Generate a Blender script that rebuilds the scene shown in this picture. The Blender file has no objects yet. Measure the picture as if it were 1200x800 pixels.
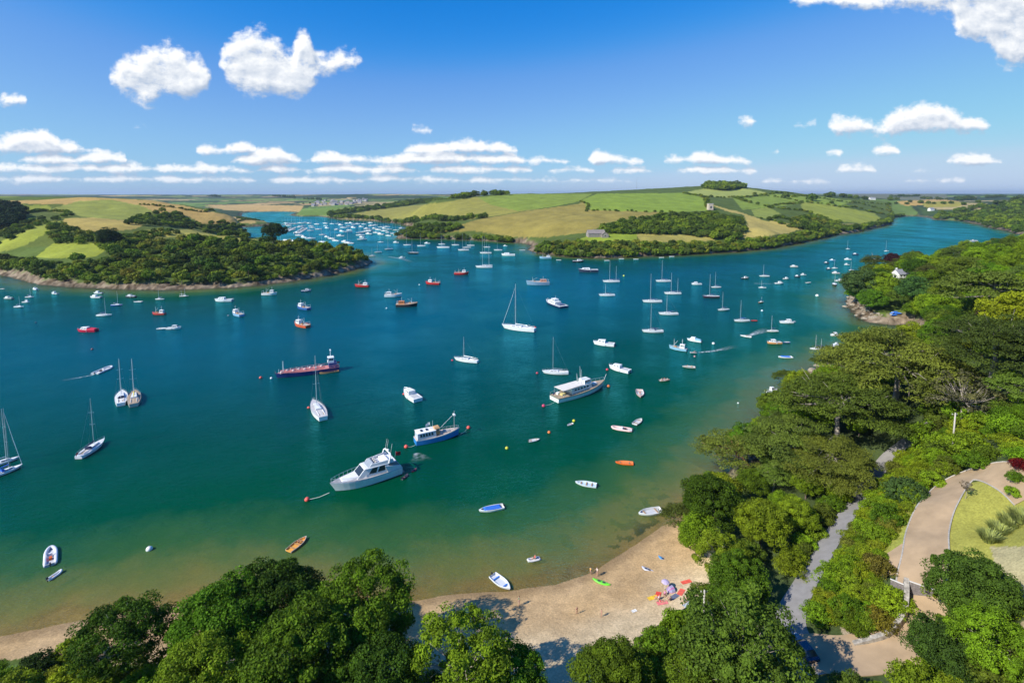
import bpy, math, random
import numpy as np
from mathutils import Vector
R = math.radians
C = bpy.context.scene.collection
random.seed(7)
rng = np.random.default_rng(7)

# ------------------------------------------------------------------ camera geometry (photo pixels are 1200 x 800)
F, HZ, PITCH, CAMZ = 600.0, 228.0, R(5.5), 70.0
CYP = HZ + F * math.tan(PITCH)
cP, sP = math.cos(PITCH), math.sin(PITCH)

def ray(px, py):
    u = (px - 600) / F; v = (CYP - py) / F
    return (u, cP + v * sP, -sP + v * cP)
def W(px, py, z=0.0):
    d = ray(px, py); t = (z - CAMZ) / min(d[2], -1e-4)
    return (d[0] * t, d[1] * t, z)
def WY(px, py, Y):
    d = ray(px, py); t = Y / d[1]
    return (d[0] * t, Y, CAMZ + d[2] * t)
def proj(x, y, z):
    dep = y * cP - (z - CAMZ) * sP
    up = y * sP + (z - CAMZ) * cP
    dep = np.maximum(dep, 1e-3)
    return 600 + F * x / dep, CYP - F * up / dep
def pxm(px, py):
    """pixels per metre at the water under a photo pixel"""
    x, y, z = W(px, py); return F / (y * cP + CAMZ * sP)

cam = bpy.data.cameras.new('camera'); co = bpy.data.objects.new('camera', cam); C.objects.link(co)
co.location = (0, 0, CAMZ); co.rotation_euler = (R(90) - PITCH, 0, 0)
cam.sensor_width = 36; cam.lens = 36 * F / 1200; cam.shift_y = -(400 - CYP) / 1200
cam.clip_end = 60000; cam.clip_start = 1
bpy.context.scene.camera = co

# ------------------------------------------------------------------ naming helpers
def tag(o, label=None, cat=None, group=None, kind=None):
    if label: o['label'] = label
    if cat: o['category'] = cat
    if group: o['group'] = group
    if kind: o['kind'] = kind
    return o
def empty(name, loc, rz=0.0):
    o = bpy.data.objects.new(name, None); C.objects.link(o)
    o.location = loc; o.rotation_euler = (0, 0, rz); o.empty_display_size = 0.3
    return o

# ------------------------------------------------------------------ numpy noise
def _h(ix, iy, seed):
    n = (ix.astype(np.int64) * 374761393 + iy.astype(np.int64) * 668265263 + seed * 1442695041) & 0x7fffffff
    n = ((n ^ (n >> 13)) * 1274126177) & 0x7fffffff
    return ((n ^ (n >> 16)) & 0xffff) / 65535.0
def vnoise(x, y, seed=0):
    ix = np.floor(x); iy = np.floor(y); fx = x - ix; fy = y - iy
    fx = fx * fx * (3 - 2 * fx); fy = fy * fy * (3 - 2 * fy)
    a = _h(ix, iy, seed); b = _h(ix + 1, iy, seed); c = _h(ix, iy + 1, seed); d = _h(ix + 1, iy + 1, seed)
    return (a * (1 - fx) + b * fx) * (1 - fy) + (c * (1 - fx) + d * fx) * fy
def fbm(x, y, seed=0, o=4):
    s = 0; a = .5; t = 0
    for k in range(o):
        s = s + a * vnoise(x * 2 ** k, y * 2 ** k, seed + k * 17); t += a; a *= .5
    return s / t - .5
def smooth(a, b, x):
    t = np.clip((x - a) / (b - a), 0, 1); return t * t * (3 - 2 * t)
def inpoly(x, y, P):
    c = np.zeros(x.shape, bool); n = len(P)
    for i in range(n):
        x1, y1 = P[i][0], P[i][1]; x2, y2 = P[(i + 1) % n][0], P[(i + 1) % n][1]
        if y1 == y2: continue
        k = ((y1 > y) != (y2 > y)) & (x < (x2 - x1) * (y - y1) / (y2 - y1) + x1)
        c ^= k
    return c

# ------------------------------------------------------------------ shoreline of the estuary (one closed ring of water)
SH_BEACH = [(-560, 830), (-150, 768), (-40, 755), (0, 745), (60, 733), (120, 722), (200, 709), (290, 706), (380, 710), (440, 709), (475, 705), (540, 697),
            (590, 693), (650, 684), (700, 668), (740, 641), (770, 622), (795, 607)]
SH_RIGHT = [(825, 585), (850, 560), (870, 530), (890, 505), (912, 472), (930, 449), (950, 439), (975, 427), (1008, 411), (1040, 397),
            (1066, 386), (1060, 380), (1043, 380.5), (1020, 378), (1003, 371), (993, 362), (989, 352), (992, 343), (1000, 336), (1020, 327), (1060, 314), (1110, 302),
            (1160, 290), (1230, 283), (1230, 276), (1195, 275), (1178, 270), (1163, 267.5), (1150, 264), (1140, 262), (1128, 259), (1110, 258.2), (1095, 257.6), (1088, 255), (1075, 253.6), (1058, 253.8), (1046, 255)]
SH_NORTH = [(1044, 259), (1043, 263), (1022, 268), (1000, 272.5), (980, 275), (950, 282.5), (900, 291), (860, 295.5), (800, 298.5), (740, 301),
            (700, 302.5), (660, 300.5), (632, 297.5), (619, 293.5), (622, 288), (610, 285), (580, 283), (560, 281.5), (520, 280), (490, 279.5),
            (468, 279.8), (464, 278), (476, 273), (481, 266), (470, 262.3), (440, 259.2), (400, 257.5), (386, 255), (372, 253.5), (352, 253.8), (340, 252),
            (348, 248.5), (330, 248), (300, 248.2), (284, 249.5), (284, 254), (300, 259.5), (318, 262), (321, 264), (300, 265.5), (285, 266), (280, 270), (292, 279),
            (330, 287), (380, 293), (415, 298), (431, 303), (439, 307.5)]
SH_LEFT = [(428, 312.5), (400, 320), (350, 328.5), (310, 333.5), (270, 337.5), (200, 339.5), (150, 340), (100, 338), (50, 334), (20, 328), (0, 322), (-40, 312), (-120, 300), (-300, 285), (-560, 278)]
WATER_PX = SH_BEACH + SH_RIGHT + SH_NORTH + SH_LEFT
WP = [W(a, b) for a, b in WATER_PX] + [(-1500, 760, 0), (-1500, 30, 0)]
NB = len(SH_BEACH)

# ------------------------------------------------------------------ polar ground grid
S = np.linspace(R(-60), R(60), 1240)
T = np.concatenate([np.arange(math.log(22), math.log(60), .012), np.arange(math.log(60), math.log(700), .0042),
                    np.arange(math.log(700), math.log(2600), .008), np.linspace(math.log(2600), math.log(26000), 170)])
def stx(x, y):
    return np.arctan2(x, y), np.log(np.hypot(x, y))

ctrl = []
def cz(px, py, z): ctrl.append(W(px, py, z))
def cY(px, py, Y, dz=0): p = WY(px, py, Y); ctrl.append((p[0], p[1], p[2] + dz))
for p in WP[:-2]: ctrl.append((p[0], p[1], 0.0))
# left headland: skyline and slopes
for a in [(-300, 232, 1100), (-100, 232, 1050), (0, 233, 1000), (60, 234, 960), (120, 235, 950), (180, 238, 930), (230, 245, 900), (270, 253, 860), (296, 259, 840),
          (0, 250, 720), (50, 252, 740), (110, 245, 800), (150, 248, 800), (150, 264, 640), (80, 268, 600), (20, 280, 530), (-100, 270, 600), (-300, 262, 700),
          (100, 292, 500), (150, 300, 470), (60, 305, 450), (200, 285, 560), (250, 280, 600), (290, 282, 600), (200, 303, 460), (280, 303, 470), (340, 300, 500), (380, 300, 500), (410, 303, 500),
          (30, 318, 420), (120, 325, 412), (220, 325, 410), (320, 318, 430)]: cY(*a)
# north side
for a in [(420, 255, 1060), (440, 250, 1100), (500, 240, 1250), (560, 232, 1350), (600, 229.5, 1400), (680, 229, 1400), (740, 228.6, 1350), (800, 228.6, 1400), (830, 224, 1600), (847, 219, 1700), (880, 222, 1700),
          (930, 227, 1800), (760, 240, 1050), (700, 240, 1050), (620, 240, 1100), (540, 250, 1050), (600, 262, 860), (540, 266, 860), (500, 270, 850), (650, 265, 760), (700, 275, 690), (740, 282, 650), (700, 285, 640),
          (800, 262, 780), (850, 262, 800), (780, 250, 900), (830, 248, 950), (870, 272, 720), (900, 275, 700), (930, 262, 860), (900, 245, 1100), (960, 250, 1100), (1010, 258, 1150), (990, 240, 1400), (1030, 250, 1500), (1000, 232, 2000),
          (480, 264.5, 960), (530, 260.5, 980), (660, 290, 620), (800, 290, 640), (900, 283, 690), (1000, 267, 1000)]: cY(*a)
# right bank far
for a in [(1100, 240, 2100), (1150, 238, 1900), (1200, 236, 1700), (1300, 236, 1600), (1060, 238, 2600), (1120, 252, 1500), (1180, 262, 1200)]: cY(*a)
# far country
for a in [(-300, 229.5, 5000), (0, 231, 4000), (150, 232, 4000), (300, 232, 4200), (450, 229, 4500), (600, 230, 5000), (800, 229, 5000), (1000, 229, 5000), (1200, 229, 5000), (1400, 229, 4500),
          (250, 244, 2300), (340, 243, 2300), (380, 244, 2100), (200, 243, 2000), (50, 240, 1700), (300, 238, 3000), (450, 236, 2800), (700, 231, 2500),
          (-300, 229, 12000), (1040, 226.6, 6500), (1000, 228.5, 6500), (1090, 229, 6500), (100, 229.6, 12000), (500, 229, 12000), (900, 228.5, 12000), (1300, 228.5, 12000), (100, 228.7, 24000), (600, 228.4, 24000), (1100, 227.5, 24000)]: cY(*a)
# right slope and near land (height given)
for a in [(1030, 330, 8), (1060, 328, 9), (1120, 335, 13), (1030, 345, 6), (1090, 365, 9), (1160, 345, 20), (1200, 340, 27), (1300, 330, 36), (1240, 300, 30), (1150, 312, 18), (1200, 305, 25), (1080, 318, 8), (1400, 330, 45),
          (1100, 410, 12), (1060, 430, 7), (1200, 430, 28), (1300, 430, 38), (1000, 460, 8), (1080, 500, 12), (1100, 530, 16), (1060, 515, 10), (1030, 545, 9), (1005, 585, 8.5), (980, 620, 8), (955, 655, 7.5), (925, 710, 7), (935, 770, 8),
          (1200, 540, 25), (1130, 555, 19), (1090, 590, 17.5), (1070, 640, 15.5), (1070, 690, 13.5), (1090, 730, 12), (1060, 765, 10.5), (1000, 775, 9), (1180, 620, 19), (1200, 700, 19), (1200, 790, 17), (1300, 700, 26), (1350, 560, 34), (1110, 800, 11),
          (900, 600, 5), (860, 640, 4), (840, 700, 3.4), (900, 690, 6), (880, 540, 3), (950, 500, 6), (960, 560, 7.5), (830, 760, 4.5), (850, 800, 6), (800, 760, 3.4), (760, 780, 3.2), (700, 790, 3.0), (640, 790, 2.9), (640, 730, 2.4),
          (700, 730, 2.4), (760, 700, 2.2), (800, 670, 2), (560, 740, 2.4), (480, 740, 2.6), (400, 770, 3.4), (560, 800, 3.2), (250, 770, 3.4), (100, 790, 3.2), (0, 800, 3), (-200, 820, 4), (0, 900, 7), (300, 900, 7), (600, 900, 7), (900, 900, 11), (1200, 900, 18),
          (-400, 1000, 16), (0, 1100, 16), (600, 1100, 16), (1200, 1100, 24), (600, 1500, 26), (1200, 1500, 34), (0, 1500, 26)]: cz(*a)
ctrl = np.array(ctrl)
cs, ct = stx(ctrl[:, 0], ctrl[:, 1])
def ker(a, b, c, d): return np.sqrt((a[:, None] - c[None]) ** 2 + (b[:, None] - d[None]) ** 2 + .02 ** 2)
A = ker(cs, ct, cs, ct) + np.eye(len(cs)) * -.002
wgt = np.linalg.solve(A, ctrl[:, 2])
Sc = np.linspace(S[0], S[-1], 300); Tc = np.linspace(T[0], T[-1], 520)
gs, gt = np.meshgrid(Sc, Tc)
coarse = np.concatenate([ker(a, b, cs, ct) @ wgt for a, b in zip(np.array_split(gs.ravel(), 60), np.array_split(gt.ravel(), 60))]).reshape(gs.shape)
def bil(G, si, ti):
    i = np.clip(si.astype(int), 0, G.shape[1] - 2); j = np.clip(ti.astype(int), 0, G.shape[0] - 2)
    a = np.clip(si - i, 0, 1); b = np.clip(ti - j, 0, 1)
    return (G[j, i] * (1 - a) + G[j, i + 1] * a) * (1 - b) + (G[j + 1, i] * (1 - a) + G[j + 1, i + 1] * a) * b
gs, gt = np.meshgrid(S, T)
RR = np.exp(gt); X = np.sin(gs) * RR; Y = np.cos(gs) * RR
Hb = bil(coarse, (gs - Sc[0]) / (Sc[1] - Sc[0]), (gt - Tc[0]) / (Tc[1] - Tc[0]))
# signed distance to the shoreline
def segdist(X, Y, P, closed=True):
    D = np.full(X.shape, 1e9, np.float32); n = len(P)
    for i in range(n if closed else n - 1):
        ax, ay = P[i][0], P[i][1]; bx, by = P[(i + 1) % n][0], P[(i + 1) % n][1]
        dx, dy = bx - ax, by - ay; L2 = dx * dx + dy * dy + 1e-9
        t = np.clip(((X - ax) * dx + (Y - ay) * dy) / L2, 0, 1)
        D = np.minimum(D, (X - ax - t * dx) ** 2 + (Y - ay - t * dy) ** 2)
    return np.sqrt(D)
Xf = X.astype(np.float32); Yf = Y.astype(np.float32)
D = segdist(Xf, Yf, WP)
DB = segdist(Xf, Yf, WP[:NB + 1], False)               # to the sandy shore
inside = inpoly(X, Y, WP)
SD = np.where(inside, -D, D)                            # land positive
beach = smooth(14, 4, np.abs(DB) - D)                   # 1 where the nearest shore is the beach
SD = SD + fbm(X / 9, Y / 9, 5) * (5.0 - 3.4 * smooth(30, -10, DB - D)) * smooth(0, 4000, RR + 3000) + fbm(X / 60, Y / 60, 6) * np.where(RR > 300, 8, 0)
land = SD > 0
rocky = 1 - beach
cliff = (2.2 + 3.2 * (fbm(X / 25, Y / 25, 8) + .5)) * rocky
Dp = np.maximum(SD, 0)
Z = np.maximum(Hb, .2) * (1 - np.exp(-Dp / 14)) + cliff * (1 - np.exp(-Dp / 2.5)) + .045 * np.minimum(Dp, 20) - rocky * (RR > 300) * smooth(11, 6, Dp) * np.maximum(cliff, 0) * .4
Z = Z + fbm(X / 40, Y / 40, 9) * np.clip(Dp / 40, 0, 1) * 3.0 * smooth(150, 400, RR)
Z = Z + rocky * fbm(X / 3.0, Y / 3.0, 11, 3) * 3.8 * np.exp(-((Dp - 4) / 6) ** 2) * (RR < 900)
far = smooth(1800, 3500, RR)
Z = Z + far * fbm(X / 900, Y / 900, 21, 4) * (18 + RR * .0035) + 0
Z = np.where(RR > 2600, np.minimum(Z, 70 + RR * .0012), Z)
bed = SD * (.28 - .19 * smooth(30, -10, DB - D)); bed = np.maximum(bed, -6)
ZT = np.where(land, np.maximum(Z, .01 + np.minimum(SD * .02, .5)), bed)
# level ribbons along the road and the drive so they are not lumpy
def ti_of(t): return np.interp(t, T, np.arange(len(T)))
def H(x, y):
    s, t = stx(np.asarray(x, float), np.asarray(y, float))
    return bil(ZT, (s - S[0]) / (S[1] - S[0]), ti_of(t))
def SDat(x, y):
    s, t = stx(np.asarray(x, float), np.asarray(y, float))
    return bil(SD, (s - S[0]) / (S[1] - S[0]), ti_of(t))
_ts = np.exp(np.linspace(math.log(30), math.log(20000), 1500))
def G(px, py, off=0.0):
    """where the sight line through a photo pixel comes within off metres above the ground"""
    d = ray(px, py); L = math.hypot(d[0], d[1]); d = (d[0] / L, d[1] / L, d[2] / L)
    x = d[0] * _ts; y = d[1] * _ts; z = CAMZ + d[2] * _ts
    h = H(x, y); h = np.maximum(h, 0)
    k = np.nonzero(z < h + off)[0]
    if len(k) == 0 or k[0] == 0: return None
    k = k[0]; a = z[k - 1] - h[k - 1] - off; b = z[k] - h[k] - off
    t = _ts[k - 1] + (_ts[k] - _ts[k - 1]) * a / (a - b + 1e-9)
    x, y = d[0] * t, d[1] * t
    return (x, y, float(H(x, y)))

# ------------------------------------------------------------------ ground colours (what grows or lies there, never light)
PX, PY = proj(X, Y, ZT)
col = np.zeros(X.shape + (3,), np.float32)
def paint(mask, c, soft=None):
    m = mask.astype(np.float32)[..., None] if soft is None else soft[..., None]
    col[:] = col * (1 - m) + np.array(c, np.float32) * m
STRAW = (.46, .33, .15); LIME = (.27, .32, .06); GREEN = (.16, .27, .05); OLIVE = (.30, .29, .085); SCRUB = (.09, .13, .022); DRY = (.33, .29, .12)
paint(np.ones(X.shape, bool), SCRUB)
# far patchwork: irregular fields
rs = np.random.default_rng(3)
def patchwork(cell, lo, hi, seed, palette, wts, hedge):
    m = (RR > lo) & (RR <= hi)
    x = X[m] + fbm(X[m] / 500, Y[m] / 500, seed) * 260; y = Y[m] + fbm(X[m] / 500, Y[m] / 500, seed + 5) * 260
    gx = x / cell; gy = y / cell; ix = np.floor(gx); iy = np.floor(gy)
    b1 = np.full(x.shape, 9.0); b2 = np.full(x.shape, 9.0); cid = np.zeros(x.shape)
    for a in (-1, 0, 1):
        for b in (-1, 0, 1):
            jx = ix + a + .5 + (_h(ix + a, iy + b, seed) - .5) * .8; jy = iy + b + .5 + (_h(ix + a, iy + b, seed + 1) - .5) * .8
            d = np.abs(gx - jx) * 1.0 + np.abs(gy - jy) * .9
            n = d < b1; b2 = np.where(n, b1, np.minimum(b2, d)); b1 = np.where(n, d, b1); cid = np.where(n, _h(ix + a, iy + b, seed + 2), cid)
    P = np.array(palette); ed = np.cumsum(wts) / sum(wts); k = np.clip(np.searchsorted(ed, cid), 0, len(P) - 1)
    c = P[k]
    c = np.where(((b2 - b1) < hedge)[:, None], np.array([.035, .06, .025]), c)
    woods = fbm(X[m] / 700, Y[m] / 420, seed + 9, 4) > .05
    c = np.where(woods[:, None], np.array([.035, .06, .022]), c)
    col[m] = c
PAL = [(.15, .24, .045), (.19, .235, .055), (.42, .29, .12), (.36, .29, .13), (.12, .18, .04), (.05, .085, .025), (.28, .19, .12)]
patchwork(230, 1350, 30000, 40, PAL, [3, 2.5, 1.6, 1, 2, 1.4, .3], .10)
patchwork(520, 5000, 30000, 60, PAL, [2.5, 2, 1, .8, 2, 2.2, .4], .12)
def field(poly, c, lo=300, hi=2400):
    x0 = min(p[0] for p in poly); x1 = max(p[0] for p in poly); y0 = min(p[1] for p in poly); y1 = max(p[1] for p in poly)
    m = (RR > lo) & (RR < hi) & (PX >= x0) & (PX <= x1) & (PY >= y0) & (PY <= y1) & land
    idx = np.nonzero(m); k = inpoly(PX[idx] + (vnoise(X[idx] / 12, Y[idx] / 12, 3) - .5) * 1.2, PY[idx] + (vnoise(X[idx] / 9, Y[idx] / 9, 4) - .5) * .8, poly)
    col[idx[0][k], idx[1][k]] = (c[0] * .95, c[1] * .88, c[2] * .58)
    return poly
# left headland
field([(-400, 228), (0, 230), (180, 232), (310, 262), (290, 284), (0, 290), (-400, 290)], (.11, .15, .035), 420, 1150)
field([(-400, 229), (-100, 231), (100, 231), (185, 235), (303, 259), (297, 264), (236, 262.5), (226, 256), (176, 248), (160, 240.5), (90, 240), (0, 238), (-400, 240)], STRAW, 420, 1150)
field([(20, 240), (58, 241), (60, 246), (40, 248), (24, 247)], LIME, 420, 1150)
field([(52, 247), (90, 236), (130, 234), (165, 241), (180, 248), (152, 256), (150, 262), (110, 256), (92, 253)], (.26, .30, .085), 420, 1150)
field([(110, 255), (150, 259), (168, 264), (160, 268), (116, 273), (98, 270), (72, 262), (76, 256)], (.42, .34, .13), 420, 1150)
field([(-60, 300), (-60, 292), (0, 283), (30, 270), (58, 259), (72, 258), (62, 268), (36, 284), (18, 291), (0, 296)], LIME, 420, 1150)
field([(42, 301), (62, 285), (108, 284), (124, 293), (112, 301), (60, 303)], (.29, .35, .06), 400, 1150)
field([(152, 276), (172, 270), (228, 268.5), (304, 281), (292, 285), (230, 276), (190, 279), (165, 286)], (.34, .33, .10), 420, 1150)
# north side
field([(385, 262), (400, 252), (450, 243), (500, 236), (560, 228), (600, 226), (850, 210), (1045, 225), (1046, 268), (900, 292), (620, 292), (540, 282), (470, 280)], (.085, .13, .035), 560, 2300)
field([(396, 255), (410, 251.5), (440, 245.5), (500, 239), (560, 231), (606, 229), (640, 243), (600, 250), (548, 257.5), (500, 256.5), (440, 257)], (.26, .26, .08), 560, 1900)
field([(560, 231.5), (600, 227), (695, 227), (678, 236), (645, 243), (606, 247), (575, 240)], (.2, .28, .06), 560, 1900)
field([(512, 272), (560, 257), (620, 247), (678, 239), (686, 234), (690, 246), (780, 249), (708, 262), (692, 272), (640, 278), (600, 278), (560, 271)], (.28, .245, .085), 560, 1900)
field([(682, 234), (700, 227), (806, 226), (824, 232), (830, 247), (780, 249), (690, 246)], (.21, .31, .055), 560, 1900)
field([(834, 240), (872, 250), (894, 258), (934, 269), (926, 273), (890, 278), (864, 281), (852, 277), (876, 262), (872, 252), (850, 247)], (.42, .36, .15), 560, 1900)
field([(676, 281), (700, 273), (746, 271), (747, 282), (706, 284)], (.25, .34, .05), 560, 1900)
field([(745, 273), (832, 276), (838, 282), (790, 284), (750, 283.5)], (.36, .33, .12), 560, 1900)
field([(800, 226), (830, 220), (876, 220.5), (900, 226), (870, 232), (826, 231)], (.3, .36, .13), 560, 2300)
field([(858, 231), (900, 227), (962, 230), (1000, 236), (985, 241), (950, 238), (900, 243), (870, 246)], (.2, .29, .06), 560, 2300)
field([(938, 236), (985, 242), (1025, 250), (1034, 258), (1010, 262), (974, 258), (940, 246)], (.27, .32, .07), 560, 2300)
field([(900, 259), (924, 262), (945, 269), (930, 270)], (.42, .36, .15), 560, 1900)
field([(974, 262), (1040, 262), (1012, 268.5), (985, 272)], (.3, .28, .13), 560, 1900)
field([(880, 246), (900, 243), (915, 250), (900, 256), (885, 254)], (.24, .3, .08), 560, 1900)
# far left inlet banks
field([(240, 240), (300, 240), (356, 241), (352, 247.5), (300, 248.5), (262, 246)], (.5, .36, .2), 1500, 3000)
field([(283, 254), (300, 257), (300, 262), (270, 262)], (.45, .34, .16), 900, 1500)
field([(352, 247), (400, 243), (392, 253), (345, 254)], (.15, .25, .06), 1500, 2600)
# right bank fields
field([(950, 232), (1000, 227), (1030, 224), (1060, 224), (1110, 228), (1110, 234), (1040, 235)], (.15, .17, .15), 3500, 9000)
field([(1050, 236), (1100, 233), (1125, 236), (1090, 240), (1060, 241)], STRAW, 1300, 4000)
field([(1080, 238), (1110, 235), (1135, 238), (1120, 243), (1085, 243)], OLIVE, 1300, 3000)
# shores
n3 = fbm(X / 6, Y / 6, 31, 4); n4 = fbm(X / 2.2, Y / 2.2, 32, 3)
rockc = np.stack([.20 + n3 * .42 + n4 * .34, .15 + n3 * .33 + n4 * .28, .10 + n3 * .24 + n4 * .2], -1)
w = (smooth(11, 6, SD + n3 * 13) * rocky * (SD < 30))[..., None]; w = np.where((RR < 1500)[..., None], w, w * .6)
col[:] = col * (1 - w) + rockc * w
wk = (smooth(2.2, .6, SD + n3 * 2) * rocky)[..., None]; col[:] = col * (1 - wk) + np.array([.07, .06, .035]) * wk
# near ground
near = RR < 330
paint(near, (.06, .085, .025), near * smooth(8, 14, SD) * 1.0)
BEACH_PX = [(-300, 700), (-40, 740), (60, 725), (120, 715), (300, 695), (470, 695), (590, 685), (650, 676), (700, 660), (740, 634), (790, 600), (835, 592), (850, 640), (836, 700), (800, 722), (760, 748), (690, 775), (700, 830), (480, 830),
            (380, 790), (200, 800), (120, 775), (0, 772), (-300, 800)]
bm = inpoly(PX + n3 * 14, PY + n3 * 10, BEACH_PX) & (RR < 260)
sandc = np.stack([.50 + n3 * .10, .335 + n3 * .09, .165 + n3 * .07], -1)
dry = smooth(7, 17, SD + fbm(X / 8, Y / 8, 33) * 5)[..., None]
sandc = sandc * (1 - dry) + np.stack([.60 + n3 * .18, .465 + n3 * .16, .28 + n3 * .13], -1) * dry
wet = smooth(3.0, .5, SD)[..., None]; sandc = sandc * (1 - wet * .36)
sandm = ((bm | (~land & (beach > .4))) * 1.0)[..., None]
col[:] = col * (1 - sandm) + sandc * sandm
cove = inpoly(PX, PY, [(984, 335), (1010, 350), (1040, 356), (1066, 360), (1075, 385), (1045, 390), (980, 375)]) & near
cs_ = smooth(10, 3, SD + n3 * 4) * cove; col[:] = col * (1 - cs_[..., None]) + np.array([.46, .34, .21]) * cs_[..., None]
cb = inpoly(PX, PY, [(1036, 362), (1066, 364), (1072, 380), (1040, 383), (1028, 377)]) & near
paint(cb, (.55, .44, .32))
# weed on the bed
wd = (fbm(X / 2.2, Y / 2.2, 51, 4) + fbm(X / 9, Y / 9, 53, 2) * .5 > .13) & (~land) & inpoly(PX, PY, [(640, 600), (690, 575), (780, 560), (790, 600), (742, 632), (700, 655), (660, 640)])
paint(wd, (.06, .07, .03))
rk = (fbm(X / 3, Y / 3, 52, 4) > .14) & (~land) & (SD > -14) & (rocky > .5); paint(rk, (.07, .06, .04))
# garden lawns
LAWN1 = [(1104, 640), (1104, 600), (1112, 580), (1130, 566), (1160, 562), (1210, 566), (1260, 620), (1260, 690), (1180, 690), (1130, 650)]
LAWN2 = [(1030, 650), (1040, 622), (1060, 590), (1090, 562), (1075, 590), (1070, 625), (1066, 640), (1045, 655)]
for P_, c_ in ((LAWN1, (.32, .305, .06)), (LAWN2, (.29, .30, .055)), ([(1160, 640), (1260, 640), (1260, 700), (1180, 700)], (.38, .33, .17)), ([(1130, 770), (1260, 690), (1260, 860), (1150, 860)], (.36, .30, .17)),
                ([(0, 780), (400, 775), (430, 860), (0, 860)], (.10, .17, .04)), ([(985, 735), (1010, 722), (1050, 722), (1010, 752), (992, 755)], (.36, .29, .2))):
    paint(inpoly(PX + n3 * 5, PY + n3 * 5, P_) & near, c_)
col = np.clip(col, .01, .8)

# ------------------------------------------------------------------ materials
MATS = {}
def nt(m): m.use_nodes = True; return m.node_tree.nodes, m.node_tree.links
def mat(name, c, rough=.5, metal=0.0, spec=.5, coat=0, noise=0.0, nscale=3.0, emis=None):
    if name in MATS: return MATS[name]
    m = bpy.data.materials.new(name); N, L = nt(m); b = N['Principled BSDF']
    b.inputs['Base Color'].default_value = (*c, 1); b.inputs['Roughness'].default_value = rough; b.inputs['Metallic'].default_value = metal
    b.inputs['Specular IOR Level'].default_value = spec; b.inputs['Coat Weight'].default_value = coat
    if noise:
        t = N.new('ShaderNodeTexCoord'); n = N.new('ShaderNodeTexNoise'); n.inputs['Scale'].default_value = nscale; n.inputs['Detail'].default_value = 6
        r = N.new('ShaderNodeMapRange'); r.inputs[1].default_value = .3; r.inputs[2].default_value = .7; r.inputs[3].default_value = 1 - noise; r.inputs[4].default_value = 1 + noise * .5
        x = N.new('ShaderNodeMix'); x.data_type = 'RGBA'; x.blend_type = 'MULTIPLY'; x.inputs[0].default_value = 1; x.inputs[6].default_value = (*c, 1)
        L.new(t.outputs['Object'], n.inputs[0]); L.new(n.outputs[0], r.inputs[0]); L.new(r.outputs[0], x.inputs[7]); L.new(x.outputs[2], b.inputs['Base Color'])
    MATS[name] = m; return m

def grid_mesh(name, mask, zz, attr_col=None, attrs=None):
    """mesh of the polar grid where the face mask holds"""
    nt_, ns_ = X.shape
    fm = mask[:-1, :-1] | mask[1:, :-1] | mask[:-1, 1:] | mask[1:, 1:]
    j, i = np.nonzero(fm)
    v = j * ns_ + i
    quads = np.stack([v, v + 1, v + ns_ + 1, v + ns_], 1)
    used, inv = np.unique(quads, return_inverse=True); quads = inv.reshape(quads.shape)
    co_ = np.stack([X.ravel()[used], Y.ravel()[used], zz.ravel()[used]], 1)
    me = np_mesh(name, co_, quads)
    if attr_col is not None:
        a = me.color_attributes.new('Col', 'FLOAT_COLOR', 'POINT')
        cc = np.ones((len(used), 4), np.float32); cc[:, :3] = attr_col.reshape(-1, 3)[used]; a.data.foreach_set('color', cc.ravel())
    for k, arr in (attrs or {}).items():
        a = me.attributes.new(k, 'FLOAT', 'POINT'); a.data.foreach_set('value', arr.ravel()[used].astype(np.float32))
    me.polygons.foreach_set('use_smooth', np.ones(len(quads), bool)); me.update()
    return me
def np_mesh(name, co_, quads):
    me = bpy.data.meshes.new(name); k = quads.shape[1]
    me.vertices.add(len(co_)); me.vertices.foreach_set('co', np.asarray(co_, np.float32).ravel())
    me.loops.add(len(quads) * k); me.loops.foreach_set('vertex_index', quads.astype(np.int32).ravel())
    me.polygons.add(len(quads)); me.polygons.foreach_set('loop_start', np.arange(0, len(quads) * k, k, dtype=np.int32))
    me.update(calc_edges=True); return me
def link(name, me, m=None, parent=None):
    o = bpy.data.objects.new(name, me); C.objects.link(o)
    if m is not None:
        for q in (m if isinstance(m, (list, tuple)) else [m]): me.materials.append(q)
    if parent: o.parent = parent
    return o

# ground material: painted albedo times grass/soil variation, with bump
gm = bpy.data.materials.new('ground'); N, L = nt(gm); b = N['Principled BSDF']; b.inputs['Roughness'].default_value = .95; b.inputs['Specular IOR Level'].default_value = .15
at = N.new('ShaderNodeAttribute'); at.attribute_name = 'Col'
tc = N.new('ShaderNodeTexCoord')
def noise(scale, detail=5, rough=.6):
    n = N.new('ShaderNodeTexNoise'); n.inputs['Scale'].default_value = scale; n.inputs['Detail'].default_value = detail; n.inputs['Roughness'].default_value = rough
    L.new(tc.outputs['Object'], n.inputs[0]); return n.outputs[0]
def mrange(src, a, b_, c, d):
    r = N.new('ShaderNodeMapRange'); r.inputs[1].default_value = a; r.inputs[2].default_value = b_; r.inputs[3].default_value = c; r.inputs[4].default_value = d; L.new(src, r.inputs[0]); return r.outputs[0]
def math_(op, a, b_):
    m = N.new('ShaderNodeMath'); m.operation = op
    for k, s in enumerate((a, b_)):
        if isinstance(s, (int, float)): m.inputs[k].default_value = s
        else: L.new(s, m.inputs[k])
    return m.outputs[0]
v = math_('MULTIPLY', math_('MULTIPLY', mrange(noise(.035), .3, .7, .82, 1.18), mrange(noise(.4, 6, .7), .3, .7, .8, 1.2)), mrange(noise(3.2, 4, .7), .3, .7, .78, 1.22))
x = N.new('ShaderNodeMix'); x.data_type = 'RGBA'; x.blend_type = 'MULTIPLY'; x.inputs[0].default_value = 1
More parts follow.
